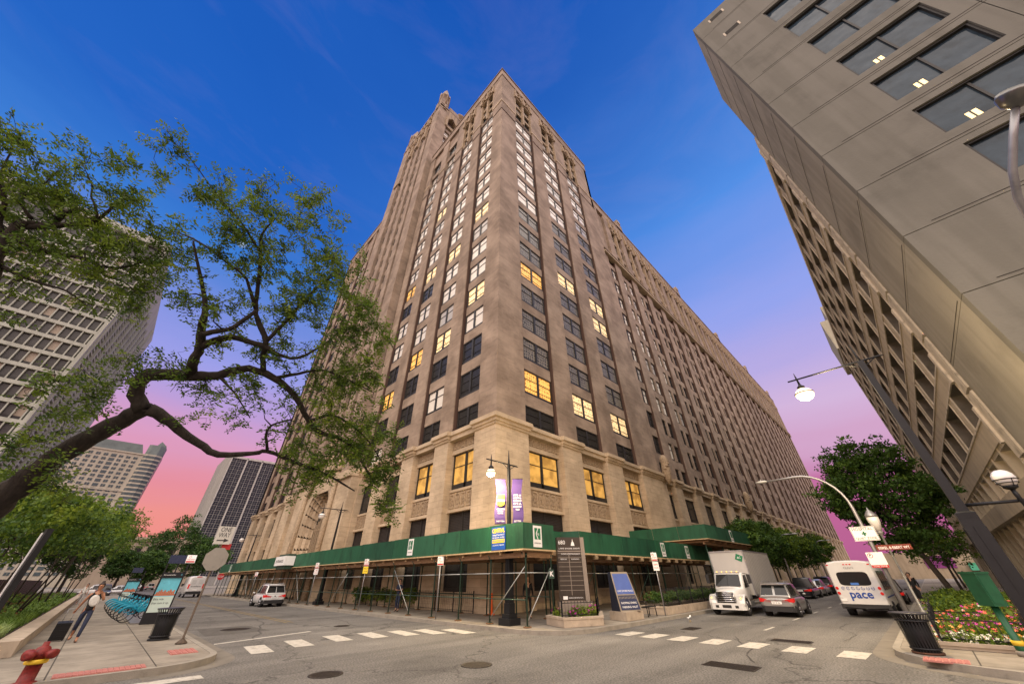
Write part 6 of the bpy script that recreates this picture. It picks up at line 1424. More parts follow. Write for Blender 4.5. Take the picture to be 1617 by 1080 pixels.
    o = MB(); o.box(3.2, -.28, .42, 3.215, .28, .58); o.box(3.2, -.72, .42, 3.215, -.52, .56); o.box(3.2, .52, .42, 3.215, .72, .56); o.build('bumper_vent', TRIM, T)
    o = MB(); o.box(-6.5, -.5, .75, 2.8, .5, .95); o.build('chassis', TRIM, T)
    return T
place(box_truck(), 29.3, 9.0, 180, .86)
# pace shuttle bus, rear view
def bus():
    T = thing('shuttle_bus', 'white shuttle bus with blue lettering seen from behind at the right kerb', 'bus', (0, 0, 0)); w = 1.17
    o = MB(); o.loft([section(*s, .16, .05) for s in ((-3.9, w-.08, .55, 2.78), (-3.78, w, .45, 2.86), (1.6, w, .42, 2.9), (1.9, w-.04, .42, 2.75))]); o.build('body', mat('bus_white', (.60, .60, .585), .4, 0, .05, 2), T)
    o = MB(); o.loft([section(*s, .14, .05) for s in ((1.8, w-.12, .5, 2.2), (2.5, w-.14, .5, 1.9), (2.7, w-.2, .5, 1.3), (3.5, w-.25, .5, 1.15), (3.7, w-.4, .6, .95))]); o.build('cab', PWH, T)
    o = MB(); M = frame((-3.91, 0, 0), (0, -1, 0), (0, 0, 1))
    t = MB(); t.loft([[(x*.78+0, 1.95+z*.36, e) for x, z in [(math.copysign(abs(math.cos(a))**.35, math.cos(a)), math.copysign(abs(math.sin(a))**.35, math.sin(a))) for a in [math.tau*i/28 for i in range(28)]]] for e in (-.1, .0)], 0, True, False); o.add(t, M); wn = o.build('rear_window', CGL, T)
    o = MB(); t = MB(); t.box(-.25, 1.62, .004, .15, 1.74, .01); o.add(t, M); o.build('window_label', mat('label_blue', (.05, .16, .5), .5, 0, 0), wn)
    o = MB(); PB_ = mat('livery_blue', (.01, .055, .28), .5, 0, 0)
    t = MB()
    for a_, b_, c_, d_ in ((-.78, 1.0, .78, 1.0),): pass
    o.text('pace', M@Matrix.Translation((.02, 1.14, .004)), .58, 0, bold=.014, fit=1.1)
    for i in range(7): ring(o, M@Matrix.Translation((-.72+i*.24, 1.45, 0)), .085, .022, 0, .006, 14, .4*i, .4*i+5.2)
    for i in range(7): t = MB(); t.cb((-.72+i*.24, 1.45, .006), (.07, .018, .002), 0, Matrix.Rotation(i*.5, 3, 'Z')); o.add(t, M)
    o.text('CL3215', M@Matrix.Translation((0, 2.52, .004)), .15, 1, fit=.5); o.build('livery', [PB_, mat('livery_grey', (.15, .15, .15), .5, 0, 0)], T)
    for s in (-1, 1):
        for z in (1.2, 1.46): o = MB(); o.tube([(-3.93, s*1.03, z), (-3.88, s*1.03, z)], .08, 14); o.build('tail_light', TLR, T)
        o = MB(); o.tube([(-3.93, s*1.0, .97), (-3.88, s*1.0, .97)], .07, 14); o.build('reverse_light', HLT, T)
        wheel(T, -2.3, s*(w-.16), .4, .4, s); wheel(T, 2.6, s*(w-.22), .4, .24, s)
        for i in range(4): o = MB(); o.box(-3.3+i*1.2, s*(w+.012), 1.35, -2.25+i*1.2, s*(w+.02), 2.35); o.build('side_window', CGL, T)
        o = MB(); o.box(-3.91, s*.98, 2.66, -3.87, s*1.1, 2.72); o.build('marker_light', TLR, T)
        o = MB(); o.box(-3.5, s*w, .98, 1.5, s*(w+.014), 1.04); o.build('side_stripe', PB_, T)
    o = MB()
    for i in range(3): o.box(-3.92, -.2+i*.16, 2.68, -3.88, -.1+i*.16, 2.73)
    o.build('marker_light', TLR, T)
    o = MB(); o.box(-4.1, -1.16, .42, -3.75, 1.16, .66, 0); o.tube([(-4.12, -1.0, .5), (-4.2, 0, .48), (-4.12, 1.0, .5)], .035, 6); o.sph((-4.16, .0, .42), .06, 8); o.build('bumper', TRIM, T)
    o = MB(); o.box(-3.93, .78, .8, -3.9, 1.08, .92); o.build('number_plate', PAP, T)
    return T
place(bus(), 32.9, 2.95, -1.0, .87)
place(copy_tree(bpy.data.objects['parked_pickup'], None, 'black pickup parked ahead of the shuttle bus', 'cars parked ahead of the bus'), 45.5, 2.75, 0, .9)
# bird on the road: white litter gull shape
GU = thing('gull', 'small white and grey gull standing on the road before the truck', 'bird', (21.9, 9.4, 0))
o = MB(); o.loft([[(21.9+x, 9.4+r*math.cos(a), .14+dz+r*.8*math.sin(a)) for a in [math.tau*i/8 for i in range(8)]] for x, r, dz in ((-.22, .01, .05), (-.12, .05, .02), (0, .075, 0), (.1, .05, .03), (.14, .04, .09), (.19, .035, .11), (.22, .01, .11))]); o.build('body', PAP, GU, True)
for s in (-1, 1):
    o = MB(); o.tube([(21.92, 9.4+s*.03, .08), (21.92, 9.4+s*.03, .0)], .006, 4); o.tube([(21.92, 9.4+s*.03, .004), (21.96, 9.4+s*.03, .004)], .006, 4); o.build('leg', YEL, GU, True)
    o = MB(); o.loft([[(21.9+x, 9.4+s*(.06+.01), .15+z) for x, z in ((-.2, .03), (-.05, -.03), (.06, .02), (-.03, .06))], [(21.9+x, 9.4+s*(.075), .15+z) for x, z in ((-.2, .03), (-.05, -.03), (.06, .02), (-.03, .06))]]); o.build('wing', STEEL, GU, True)
# ---------------------------------------------------------------- trees and planting
def leaf_mat(name, col, tr=.25):
    m = bpy.data.materials.new(name); m.use_nodes = True; t = m.node_tree; t.nodes.clear()
    o = N('ShaderNodeOutputMaterial', t); d = N('ShaderNodeBsdfPrincipled', t); d.inputs['Roughness'].default_value = .55; d.inputs['Specular IOR Level'].default_value = .25
    g = N('ShaderNodeTexCoord', t); n = N('ShaderNodeTexNoise', t); n.inputs['Scale'].default_value = 1.6; n.inputs['Detail'].default_value = 5; t.links.new(g.outputs['Object'], n.inputs[0])
    r = ramp(t, [(.3, (col[0]*.55, col[1]*.6, col[2]*.6, 1)), (.5, (*col, 1)), (.7, (col[0]*1.6, col[1]*1.4, col[2]*1.1, 1))], n.outputs[0]); t.links.new(r.outputs[0], d.inputs['Base Color'])
    b = N('ShaderNodeBsdfTranslucent', t); t.links.new(r.outputs[0], b.inputs[0]); x = N('ShaderNodeMixShader', t); x.inputs[0].default_value = tr; t.links.new(d.outputs[0], x.inputs[1]); t.links.new(b.outputs[0], x.inputs[2]); t.links.new(x.outputs[0], o.inputs[0]); return m
LF1 = leaf_mat('leaf_green', (.11, .185, .022), .35); LF2 = leaf_mat('leaf_yellow_green', (.17, .25, .03), .35); LF3 = leaf_mat('leaf_dark', (.045, .095, .016), .3)
BARK = mat('bark', (.032, .026, .02), .95, 0, .45, 14, .9, 22, streak=(1, 1, .35)); BARK2 = mat('grey_bark', (.10, .085, .068), .95, 0, .3, 8, .6, 20)
def rv(rn): 
    while 1:
        v = Vector((rn.uniform(-1, 1), rn.uniform(-1, 1), rn.uniform(-1, 1)))
        if .05 < v.length < 1: return v.normalized()
def leaf(o, rn, p, d, L, w, m):
    u = d; s = d.cross(rv(rn)); 
    if s.length < .05: return
    s.normalize(); o.poly([p, p+u*L*.45+s*w, p+u*L, p+u*L*.45-s*w], m)
def grow(name, label, limbs, clusters, seed, leaves=(8, .056, .0125), fronds=6, group=None, mats=None, spread=.125):
    """limbs: list of paths [(point, radius)...]; clusters: points the twigs reach for"""
    rn = random.Random(seed); base = limbs[0][0][0]
    T = thing(name, label, 'tree', base, group=group)
    o = MB(); nodes = []
    for L in limbs:
        # smooth the path a little
        P = []
        for i in range(len(L)-1):
            a, ra = L[i]; b, rb = L[i+1]; n = 3
            for k in range(n):
                t_ = k/n; p = a.lerp(b, t_)
                if i > 0 and k: 
                    pm = L[i-1][0]; nx = L[min(i+2, len(L)-1)][0]; p = .5*((2*a)+(b-pm)*t_+(2*pm-5*a+4*b-nx)*t_*t_+(3*a-pm-3*b+nx)*t_**3)
                P.append((p+rv(rn)*ra*.18, ra+(rb-ra)*t_))
        P.append(L[-1]); o.tube([p for p, r in P], [r*rn.uniform(.93, 1.08) for p, r in P], 9)
        nodes += [(p, r) for p, r in P[2:]]
    tr = o.build('trunk', BARK, T, True)
    nodes = nodes[:]; tw = MB(); lf = MB()
    cl = sorted(clusters, key=lambda c: min((c-p).length for p, r in nodes))
    for c in cl:
        q, r = min(nodes, key=lambda n: (n[0]-c).length+(.0 if n[1] < .09 else .25))
        d = (c-q); L = d.length
        if L > 2.2: continue
        k = max(2, int(L/.14)); path = [q]; rr = [min(r*.7, .016)]
        bend = rv(rn)*L*.18
        for i in range(1, k+1):
            t_ = i/k; path.append(q+d*t_+bend*math.sin(t_*math.pi)+rv(rn)*.02); rr.append(max(.003, rr[0]*(1-t_*.75)))
        tw.tube(path, rr, 4, 0, False)
        nodes += [(p, x) for p, x in zip(path[1:], rr[1:])]
        for j in range(fronds):
            s = path[rn.randrange(max(0, k-2), k+1)]; f = (rv(rn)+Vector((0, 0, -.25))).normalized(); FL_ = rn.uniform(.10, .22); e = s+rv(rn)*spread*.5
            tw.tube([s, e, e+f*FL_], [.002, .002, .001], 3, 0, False)
            mm = 0 if rn.random() < .62 else (1 if rn.random() < .6 else 2)
            nl = leaves[0]
            for i in range(nl):
                p = e+f*FL_*(i+1)/nl; sd = f.cross(Vector((.1, .2, 1))).normalized()*(1 if i % 2 else -1)
                leaf(lf, rn, p, (sd+f*.5+rv(rn)*.35).normalized(), leaves[1]*rn.uniform(.7, 1.25), leaves[2], mm)
    tw.build('twigs', BARK, T, True); x = lf.build('foliage', mats or [LF1, LF2, LF3], T, True); return T
def pl(L): return [(at(x, y, d), r*.8) for x, y, d, r in L]
rn = random.Random(11); DENS = .52
def blobs(B, rnd):
    out = []
    for cx, cy, rx, ry, n, d0, d1 in B:
        for i in range(int(n*DENS*(1.45 if cx > 500 else 1))):
            a = rnd.uniform(0, math.tau); q = math.sqrt(rnd.random()); out.append(at(cx+rx*q*math.cos(a), cy+ry*q*math.sin(a), rnd.uniform(d0, d1)))
    return out
g0 = at(-60, 835, 4.1)
A = [[(Vector((g0.x-1.9, g0.y-1.4, .1)), .34), (Vector((g0.x-1.7, g0.y-1.25, 1.0)), .27), (Vector((g0.x-.9, g0.y-.6, g0.z-.35)), .2)]+pl([(-60, 830, 4.1, .21), (0, 783, 4.3, .19), (50, 752, 4.45, .172), (105, 712, 4.6, .160), (160, 682, 4.8, .148), (205, 658, 4.95, .140), (232, 642, 5.0, .135)]),
 pl([(228, 648, 5.0, .13), (216, 622, 5.0, .115), (222, 600, 5.0, .11), (245, 590, 5.05, .115), (300, 593, 5.1, .10), (345, 592, 5.2, .085), (392, 582, 5.3, .07), (432, 597, 5.4, .062), (465, 625, 5.5, .055), (487, 664, 5.6, .05), (508, 684, 5.6, .045), (542, 694, 5.7, .038), (563, 716, 5.8, .03), (590, 760, 5.9, .015)]),
 pl([(235, 645, 5.0, .11), (270, 668, 5.1, .082), (310, 698, 5.2, .068), (345, 717, 5.3, .055), (400, 716, 5.4, .042), (422, 712, 5.5, .04), (465, 730, 5.6, .034), (516, 749, 5.7, .024), (560, 775, 5.8, .012)]),
 pl([(300, 593, 5.1, .085), (306, 570, 5.0, .08), (316, 550, 5.0, .075), (318, 522, 4.95, .065), (324, 495, 4.9, .05), (320, 455, 4.9, .03), (311, 412, 4.85, .022), (305, 380, 4.8, .012)]),
 pl([(316, 550, 5.0, .065), (338, 538, 5.0, .06), (366, 533, 5.1, .055), (395, 540, 5.15, .05), (418, 547, 5.2, .05), (440, 560, 5.3, .035), (470, 565, 5.4, .028), (510, 545, 5.5, .018), (540, 520, 5.6, .008)]),
 pl([(417, 590, 5.35, .05), (414, 565, 5.3, .05), (420, 540, 5.2, .05), (408, 510, 5.2, .045), (404, 488, 5.2, .04), (408, 451, 5.2, .035), (412, 400, 5.2, .03), (414, 370, 5.2, .02), (440, 340, 5.2, .01)]),
 pl([(318, 528, 4.9, .05), (335, 524, 4.9, .045), (362, 520, 4.95, .04), (385, 505, 5.0, .035), (404, 490, 5.1, .03)]),
 pl([(404, 488, 5.2, .035), (389, 440, 5.1, .022), (358, 415, 5.0, .018), (331, 393, 4.9, .018), (300, 375, 4.85, .014), (275, 366, 4.8, .008)]),
 pl([(412, 400, 5.2, .025), (380, 350, 5.1, .016), (340, 305, 5.0, .012), (303, 254, 4.9, .008), (262, 212, 4.8, .004)]),
 pl([(420, 540, 5.2, .04), (450, 510, 5.3, .03), (475, 480, 5.4, .025), (500, 455, 5.5, .02), (535, 430, 5.6, .01)]),
 pl([(432, 597, 5.4, .04), (470, 590, 5.5, .03), (510, 585, 5.6, .022), (550, 600, 5.7, .018), (590, 620, 5.8, .008)]),
 pl([(487, 664, 5.6, .035), (520, 655, 5.6, .025), (550, 668, 5.7, .022), (585, 700, 5.8, .015), (620, 760, 5.9, .006)]),
 pl([(422, 712, 5.5, .028), (420, 690, 5.4, .024), (428, 672, 5.4, .02), (460, 662, 5.4, .012)]),
 pl([(345, 592, 5.2, .03), (370, 620, 5.1, .014), (395, 660, 5.1, .01)])]
BL = [(300, 275, 60, 45, 26, 4.7, 5.2), (268, 222, 26, 22, 9, 4.7, 4.9), (350, 330, 80, 50, 52, 4.7, 5.4), (440, 340, 90, 60, 64, 4.8, 5.6), (500, 345, 45, 45, 26, 5, 5.6), (340, 420, 95, 70, 75, 4.6, 5.5), (455, 425, 90, 70, 105, 4.8, 5.8), (530, 450, 55, 80, 80, 5.2, 6),
      (575, 540, 42, 70, 90, 5.3, 6.1), (545, 630, 60, 55, 80, 5.3, 6.1), (590, 710, 46, 60, 80, 5.4, 6.2), (612, 785, 26, 35, 22, 5.6, 6.1), (520, 705, 75, 48, 95, 5.2, 6), (480, 762, 48, 26, 34, 5.4, 5.9), (425, 650, 55, 50, 30, 5, 5.7), (380, 625, 70, 45, 32, 4.9, 5.5),
      (310, 640, 55, 35, 16, 4.8, 5.3), (470, 530, 80, 55, 75, 5, 5.8), (245, 560, 60, 35, 22, 4.7, 5.2), (175, 590, 55, 40, 34, 4.5, 5.1), (130, 660, 60, 25, 26, 4.3, 4.8), (50, 720, 60, 45, 40, 4, 4.7), (90, 615, 50, 35, 20, 4.3, 4.8), (90, 780, 60, 25, 16, 4.1, 4.6), (380, 560, 55, 50, 24, 4.9, 5.4), (300, 480, 60, 45, 20, 4.7, 5.2), (420, 480, 60, 45, 30, 5, 5.5)]
grow('honey_locust', 'big dark honey locust branch forking in mid air across the left of the view', A, blobs(BL, rn), 5, fronds=6)
h0 = at(-60, 470, 4.3)
B = [[(Vector((h0.x-2.0, h0.y-2.4, .1)), .3), (Vector((h0.x-1.9, h0.y-2.2, 2.5)), .24), (Vector((h0.x-.8, h0.y-.9, h0.z-.9)), .17)]+pl([(-50, 450, 4.3, .14), (-10, 405, 4.5, .105), (12, 375, 4.6, .088), (39, 352, 4.7, .075)]),
 pl([(30, 358, 4.65, .07), (49, 352, 4.7, .05), (78, 357, 4.75, .048), (94, 345, 4.8, .042), (117, 333, 4.85, .03), (142, 334, 4.9, .012)]),
 pl([(44, 358, 4.7, .055), (72, 358, 4.7, .045), (101, 355, 4.7, .042), (135, 355, 4.8, .036), (155, 347, 4.85, .03), (171, 334, 4.9, .024), (182, 322, 4.95, .014), (200, 300, 5, .006)]),
 pl([(150, 350, 4.8, .022), (153, 340, 4.8, .02), (150, 324, 4.8, .018), (144, 311, 4.8, .014), (145, 292, 4.8, .01), (130, 260, 4.8, .005)]),
 pl([(20, 374, 4.6, .05), (52, 389, 4.65, .042), (78, 399, 4.7, .036), (104, 404, 4.75, .032), (135, 409, 4.8, .028), (160, 421, 4.85, .022), (194, 422, 4.9, .018), (220, 415, 5, .013), (250, 398, 5.1, .006)]),
 pl([(150, 415, 4.8, .018), (165, 436, 4.85, .014), (195, 445, 4.9, .012), (225, 470, 5, .006)]),
 pl([(-20, 410, 4.5, .04), (26, 433, 4.55, .026), (65, 448, 4.6, .022), (104, 459, 4.65, .016), (135, 482, 4.7, .006)]),
 pl([(5, 385, 4.6, .05), (-2, 350, 4.6, .04), (8, 320, 4.6, .032), (0, 280, 4.6, .02), (20, 235, 4.7, .008)]),
 pl([(49, 345, 4.7, .03), (30, 320, 4.7, .02), (60, 300, 4.7, .012), (90, 270, 4.8, .006)])]
DENS = .46
BB = [(15, 195, 30, 30, 26, 4.5, 5), (25, 260, 50, 50, 75, 4.4, 5), (60, 330, 75, 50, 110, 4.4, 5.1), (140, 305, 80, 50, 90, 4.5, 5.2), (200, 350, 65, 50, 90, 4.6, 5.3), (228, 415, 42, 55, 80, 4.7, 5.3), (120, 400, 90, 50, 85, 4.4, 5.1), (40, 420, 60, 50, 50, 4.3, 4.9), (195, 262, 45, 28, 22, 4.7, 5.1), (115, 240, 45, 20, 14, 4.6, 5),
      (20, 490, 40, 25, 16, 4.3, 4.7), (215, 480, 36, 32, 30, 4.7, 5.2), (150, 460, 60, 35, 30, 4.5, 5), (270, 380, 30, 40, 14, 4.9, 5.2)]
grow('honey_locust', 'second honey locust filling the upper left corner with leafy boughs', B, blobs(BB, rn), 9, fronds=5)
# generic crown of leaf clumps
def crown(o, rn, c, rad, n, per, size, cl=.55, dark=.35):
    c = Vector(c)
    for i in range(n):
        d = rv(rn); q = rn.uniform(.45, 1.0)**.6; k = 1+.18*math.sin(d.x*5+c.x)+.14*math.cos(d.z*7+c.y)
        p = c+Vector((d.x*rad[0], d.y*rad[1], d.z*rad[2]))*q*k
        if d.z < -.5 and rn.random() < .5: continue
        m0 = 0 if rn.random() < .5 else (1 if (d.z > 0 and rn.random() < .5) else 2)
        for j in range(per):
            v = rv(rn)*cl*rn.random()**.5; v.z *= .55
            leaf(o, rn, p+v, (rv(rn)+Vector((0, 0, -.15))).normalized(), size*rn.uniform(.7, 1.3), size*.32, m0 if rn.random() < .8 else rn.randrange(3))
def tree(name, label, x, y, zb, h, rad, n, per, size, seed, mats, group=None, stems=1, lean=(0, 0), tr=.16, cz=None, cl=.55, bark=None):
    rn = random.Random(seed); T = thing(name, label, 'tree', (x, y, zb), group=group); o = MB()
    czz = cz or h-rad[2]
    for s in range(stems):
        ox, oy = (rn.uniform(-.25, .25), rn.uniform(-.25, .25)) if stems > 1 else (0, 0)
        top = Vector((x+lean[0]+ox*5, y+lean[1]+oy*5, czz-rad[2]*.3)); a = Vector((x+ox, y+oy, zb-.1)); mid = a.lerp(top, .5)+rv(rn)*.1
        o.tube([a, mid, top], [tr, tr*.75, tr*.5], 8)
        for k in range(7 if stems == 1 else 4):
            d = rv(rn); d.z = abs(d.z)*.8+.25; st = a.lerp(top, rn.uniform(.6, 1.0)); e = st+Vector((d.x*rad[0], d.y*rad[1], d.z*rad[2]))*.75
            o.tube([st, st.lerp(e, .5)+rv(rn)*.2, e], [tr*.4, tr*.25, tr*.08], 5)
    o.build('trunk', bark or BARK2, T, True)
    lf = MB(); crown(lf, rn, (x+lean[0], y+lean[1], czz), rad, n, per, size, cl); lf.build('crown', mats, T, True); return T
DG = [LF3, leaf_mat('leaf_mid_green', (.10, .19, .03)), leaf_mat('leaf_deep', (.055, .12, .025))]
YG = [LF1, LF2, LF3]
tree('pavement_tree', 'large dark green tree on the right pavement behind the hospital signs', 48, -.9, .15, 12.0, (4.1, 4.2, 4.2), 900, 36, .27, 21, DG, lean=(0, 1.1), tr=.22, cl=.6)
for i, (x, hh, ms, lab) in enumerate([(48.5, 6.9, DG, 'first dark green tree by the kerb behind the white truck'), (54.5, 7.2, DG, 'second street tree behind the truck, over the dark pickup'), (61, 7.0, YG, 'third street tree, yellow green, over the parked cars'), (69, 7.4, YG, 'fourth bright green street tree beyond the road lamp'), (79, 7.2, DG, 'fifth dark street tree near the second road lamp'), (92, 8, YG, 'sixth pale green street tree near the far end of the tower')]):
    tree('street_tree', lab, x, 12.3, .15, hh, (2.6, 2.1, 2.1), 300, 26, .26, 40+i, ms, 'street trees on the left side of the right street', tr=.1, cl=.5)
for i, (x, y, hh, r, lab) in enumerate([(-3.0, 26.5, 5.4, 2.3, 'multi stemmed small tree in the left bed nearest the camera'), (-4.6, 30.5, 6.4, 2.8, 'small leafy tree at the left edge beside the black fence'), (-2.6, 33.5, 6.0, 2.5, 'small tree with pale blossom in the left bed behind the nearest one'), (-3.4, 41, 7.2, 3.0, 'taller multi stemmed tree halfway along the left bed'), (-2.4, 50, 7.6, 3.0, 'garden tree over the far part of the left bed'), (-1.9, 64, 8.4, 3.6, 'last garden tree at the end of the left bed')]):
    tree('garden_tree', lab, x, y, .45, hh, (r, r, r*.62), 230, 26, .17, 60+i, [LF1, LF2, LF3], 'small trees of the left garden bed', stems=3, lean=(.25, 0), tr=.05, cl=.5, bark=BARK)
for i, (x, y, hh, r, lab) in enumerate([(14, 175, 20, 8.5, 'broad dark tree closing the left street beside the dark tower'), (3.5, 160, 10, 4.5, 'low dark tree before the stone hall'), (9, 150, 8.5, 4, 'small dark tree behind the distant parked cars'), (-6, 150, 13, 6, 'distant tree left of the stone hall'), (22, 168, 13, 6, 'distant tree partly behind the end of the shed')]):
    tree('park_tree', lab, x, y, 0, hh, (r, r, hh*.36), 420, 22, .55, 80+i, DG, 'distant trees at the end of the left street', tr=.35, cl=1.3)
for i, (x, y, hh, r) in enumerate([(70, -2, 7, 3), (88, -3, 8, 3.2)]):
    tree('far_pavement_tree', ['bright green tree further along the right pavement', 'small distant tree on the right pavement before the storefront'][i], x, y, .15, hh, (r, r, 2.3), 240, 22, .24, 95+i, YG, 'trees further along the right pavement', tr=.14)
# grasses and shrubs in the left bed
GR1 = leaf_mat('grass_blade', (.11, .19, .03)); GR2 = leaf_mat('pale_grass_blade', (.24, .32, .12)); RUS = leaf_mat('rust_shrub', (.13, .07, .03))
rn = random.Random(31); o = MB()
for i in range(1500):
    y = 20.5+(rn.random()**1.9)*75; x = -1.62-rn.random()*(5.2 if rn.random() < .6 else 1.2)
    m = 1 if (y < 23.5 and x > -3.2) else 0; s = rn.uniform(.7, 1.2)*(1 if x > -3.3 else 1.25)
    if y > 60 and rn.random() < .5: continue
    for j in range(16 if y < 40 else 8):
        a = rn.uniform(0, math.tau); t_ = rn.uniform(.2, 1); L = .42*s*rn.uniform(.7, 1.1); d = Vector((math.cos(a)*t_*.6, math.sin(a)*t_*.6, 1)).normalized(); p = Vector((x+rn.uniform(-.1, .1), y+rn.uniform(-.1, .1), .45)); w = .011*s if y < 35 else .03; sd = Vector((-math.sin(a), math.cos(a), 0))*w
        q = p+d*L*.6; e = q+(d+Vector((math.cos(a)*.6, math.sin(a)*.6, -.5))).normalized()*L*.45
        o.poly([p-sd, p+sd, q+sd, q-sd], m); o.poly([q-sd, q+sd, e], m)
x = solo(o, 'ornamental_grass', [GR1, GR2], 'clumps of green ornamental grass filling the left garden bed', 'grass', (-2, 21, .45)); x['kind'] = 'stuff'
o = MB()
for i in range(90):
    y = 25+rn.random()**1.5*60; xx = rn.uniform(-6.8, -2.6); crown(o, rn, (xx, y, .75), (.5, .5, .4), 12, 12, .09, .15)
    if i % 5 == 0: crown(o, rn, (xx-.6, y, .9), (.5, .5, .4), 12, 12, .09, .15)
x = solo(o, 'shrubs', [LF1, RUS, LF3], 'low mixed shrubs behind the grass of the left garden bed', 'shrubs', (-4, 30, .45)); x['kind'] = 'stuff'
# flowers
FP = mat('petal_magenta', (.42, .02, .28), .6, 0, .2, 6); FW_ = mat('petal_white', (.62, .62, .56), .6, 0, .1, 6); FC = mat('petal_coral', (.55, .10, .06), .6, 0, .2, 6); FO = mat('petal_orange', (.60, .26, .05), .6, 0, .2, 6)
def flowers(name, label, pts, mats, size=.06, loc=None):
    rn = random.Random(len(label)); o = MB()
    for (x, y, z, fm, dens) in pts:
        for j in range(7): leaf(o, rn, Vector((x, y, z))+rv(rn)*.1, (rv(rn)+Vector((0, 0, .7))).normalized(), rn.uniform(.09, .16), .035, rn.choice([0, 0, 1]))
        for j in range(dens):
            c = Vector((x, y, z+.09))+Vector((rn.uniform(-.12, .12), rn.uniform(-.12, .12), rn.uniform(-.03, .08))); n = (Vector((0, 0, 1))+rv(rn)*.7).normalized(); a = n.orthogonal().normalized(); b = n.cross(a)
            for k in range(5):
                t_ = math.tau*k/5; d = a*math.cos(t_)+b*math.sin(t_); e = a*math.cos(t_+.9)+b*math.sin(t_+.9); o.poly([c, c+d*size*.5, c+(d+e)*size*.45, c+e*size*.5], fm)
    x = solo(o, name, mats, label, 'flowers', loc or pts[0][:3]); x['kind'] = 'stuff'; return x
pts = []
for i in range(2400):
    x = 17.9+rn.random()**1.6*18; y = rn.uniform(-4.7, .5); m1 = math.exp(-(((x-20.6)/1.5)**2+((y+1.6)/1.7)**2)); m2 = math.exp(-(((x-25)/1.8)**2+((y+1.6)/1.6)**2)); z = .26+.55*m1+.6*m2+.05*rn.random()
    if x < 18.7: fm = 3 if rn.random() < .88 else 4
    elif m1 > .25: fm = rn.choice([2, 2, 4, 2]) if y > -1.2 or rn.random() < .5 else rn.choice([4, 5])
    else: fm = rn.choice([2, 3, 4, 4, 5])
    if x < 18.9: z = .22+.1*rn.random()
    pts.append((x, y, z, fm, 2 if x < 18.8 else rn.choice([0, 1, 2, 2])))
flowers('bedding_flowers', 'white, coral and magenta bedding flowers mounded in the right corner bed', pts, [LF1, LF2, FP, FW_, FC, FO], .07, (18, 0, .3))
o = MB()
for i in range(200): crown(o, rn, (rn.uniform(27, 43), rn.uniform(-4.6, .2), .6), (.6, .6, .35), 8, 10, .14, .25)
x = solo(o, 'ground_cover', [LF1, LF3, LF2], 'green ground cover in the far part of the right bed', 'plants', (30, -2, .3)); x['kind'] = 'stuff'
pts = []
for i in range(420):
    u, v = rn.random(), rn.random(); p = Vector((15.2, 11.9)).lerp(Vector((16.65, 11.35)), u) if v < .35 else (Vector((16.65, 11.35)).lerp(Vector((18.6, 12.7)), u) if v < .75 else Vector((15.3, 12.9)).lerp(Vector((17.5, 13.3)), u))
    p = p.lerp(Vector((16.9, 12.5)), rn.uniform(.05, .5)); pts.append((p.x, p.y, .42+.12*rn.random()+(.15 if rn.random() < .3 else 0), 2 if u < .45 or u > .7 else 0, 2 if rn.random() < .6 else 0))
flowers('bedding_flowers', 'magenta petunias and lime foliage round the directory pylon', pts, [LF2, LF1, FP], .07, (16, 12, .4))
# hedges under the shed and on the long planter
o = MB()
for i in range(70): crown(o, rn, (17.1, 26.5+rn.random()*11.5, .6+rn.random()*.5), (.35, .4, .35), 10, 12, .10, .16)
x = solo(o, 'hedge', [LF1, LF3, LF2], 'clipped green hedge under the shed left of the corner', 'hedge', (17.1, 27, .15))
o = MB()
for i in range(120): crown(o, rn, (23.5+rn.random()*11, 11.7+rn.random()*.8, .75+rn.random()*.25), (.3, .3, .2), 8, 10, .09, .13)
x = solo(o, 'low_hedge', [LF3, LF1, DG[2]], 'dark low hedge on the long stone planter behind its fence', 'hedge', (24, 12, .5))
# ---------------------------------------------------------------- people
SKIN = mat('skin', (.42, .24, .16), .55, 0, .06, 8); HAIR = mat('dark_hair', (.025, .016, .012), .6, 0, .2, 20)
def skin_mesh(name, chains, mats, parent, sub=2):
    vs = []; idx = {}; ed = []; rad = []
    for ch in chains:
        prev = None
        for p, r in ch:
            k = tuple(round(c, 4) for c in p)
            if k not in idx: idx[k] = len(vs); vs.append(p); rad.append(r)
            if prev is not None and prev != idx[k] and (prev, idx[k]) not in ed: ed.append((prev, idx[k]))
            prev = idx[k]
    me = bpy.data.meshes.new(name); me.from_pydata(vs, ed, []); ob = bpy.data.objects.new(name, me); COL.objects.link(ob)
    m = ob.modifiers.new('s', 'SKIN'); m.use_smooth_shade = True; m2 = ob.modifiers.new('u', 'SUBSURF'); m2.levels = sub; m2.render_levels = sub
    if not me.skin_vertices: 
        bpy.context.view_layer.objects.active = ob
        me.attributes
    sv = me.skin_vertices[0].data if me.skin_vertices else None
    if sv:
        for i, r in enumerate(rad):
            r = r if isinstance(r, tuple) else (r, r); sv[i].radius = r
        sv[0].use_root = True
    dg = bpy.context.evaluated_depsgraph_get(); new = bpy.data.meshes.new_from_object(ob.evaluated_get(dg)); bpy.data.objects.remove(ob)
    new.materials.clear()
    for q in mats: new.materials.append(q)
    new.polygons.foreach_set('use_smooth', [True]*len(new.polygons))
    o2 = bpy.data.objects.new(name, new); COL.objects.link(o2); o2.parent = parent; return o2
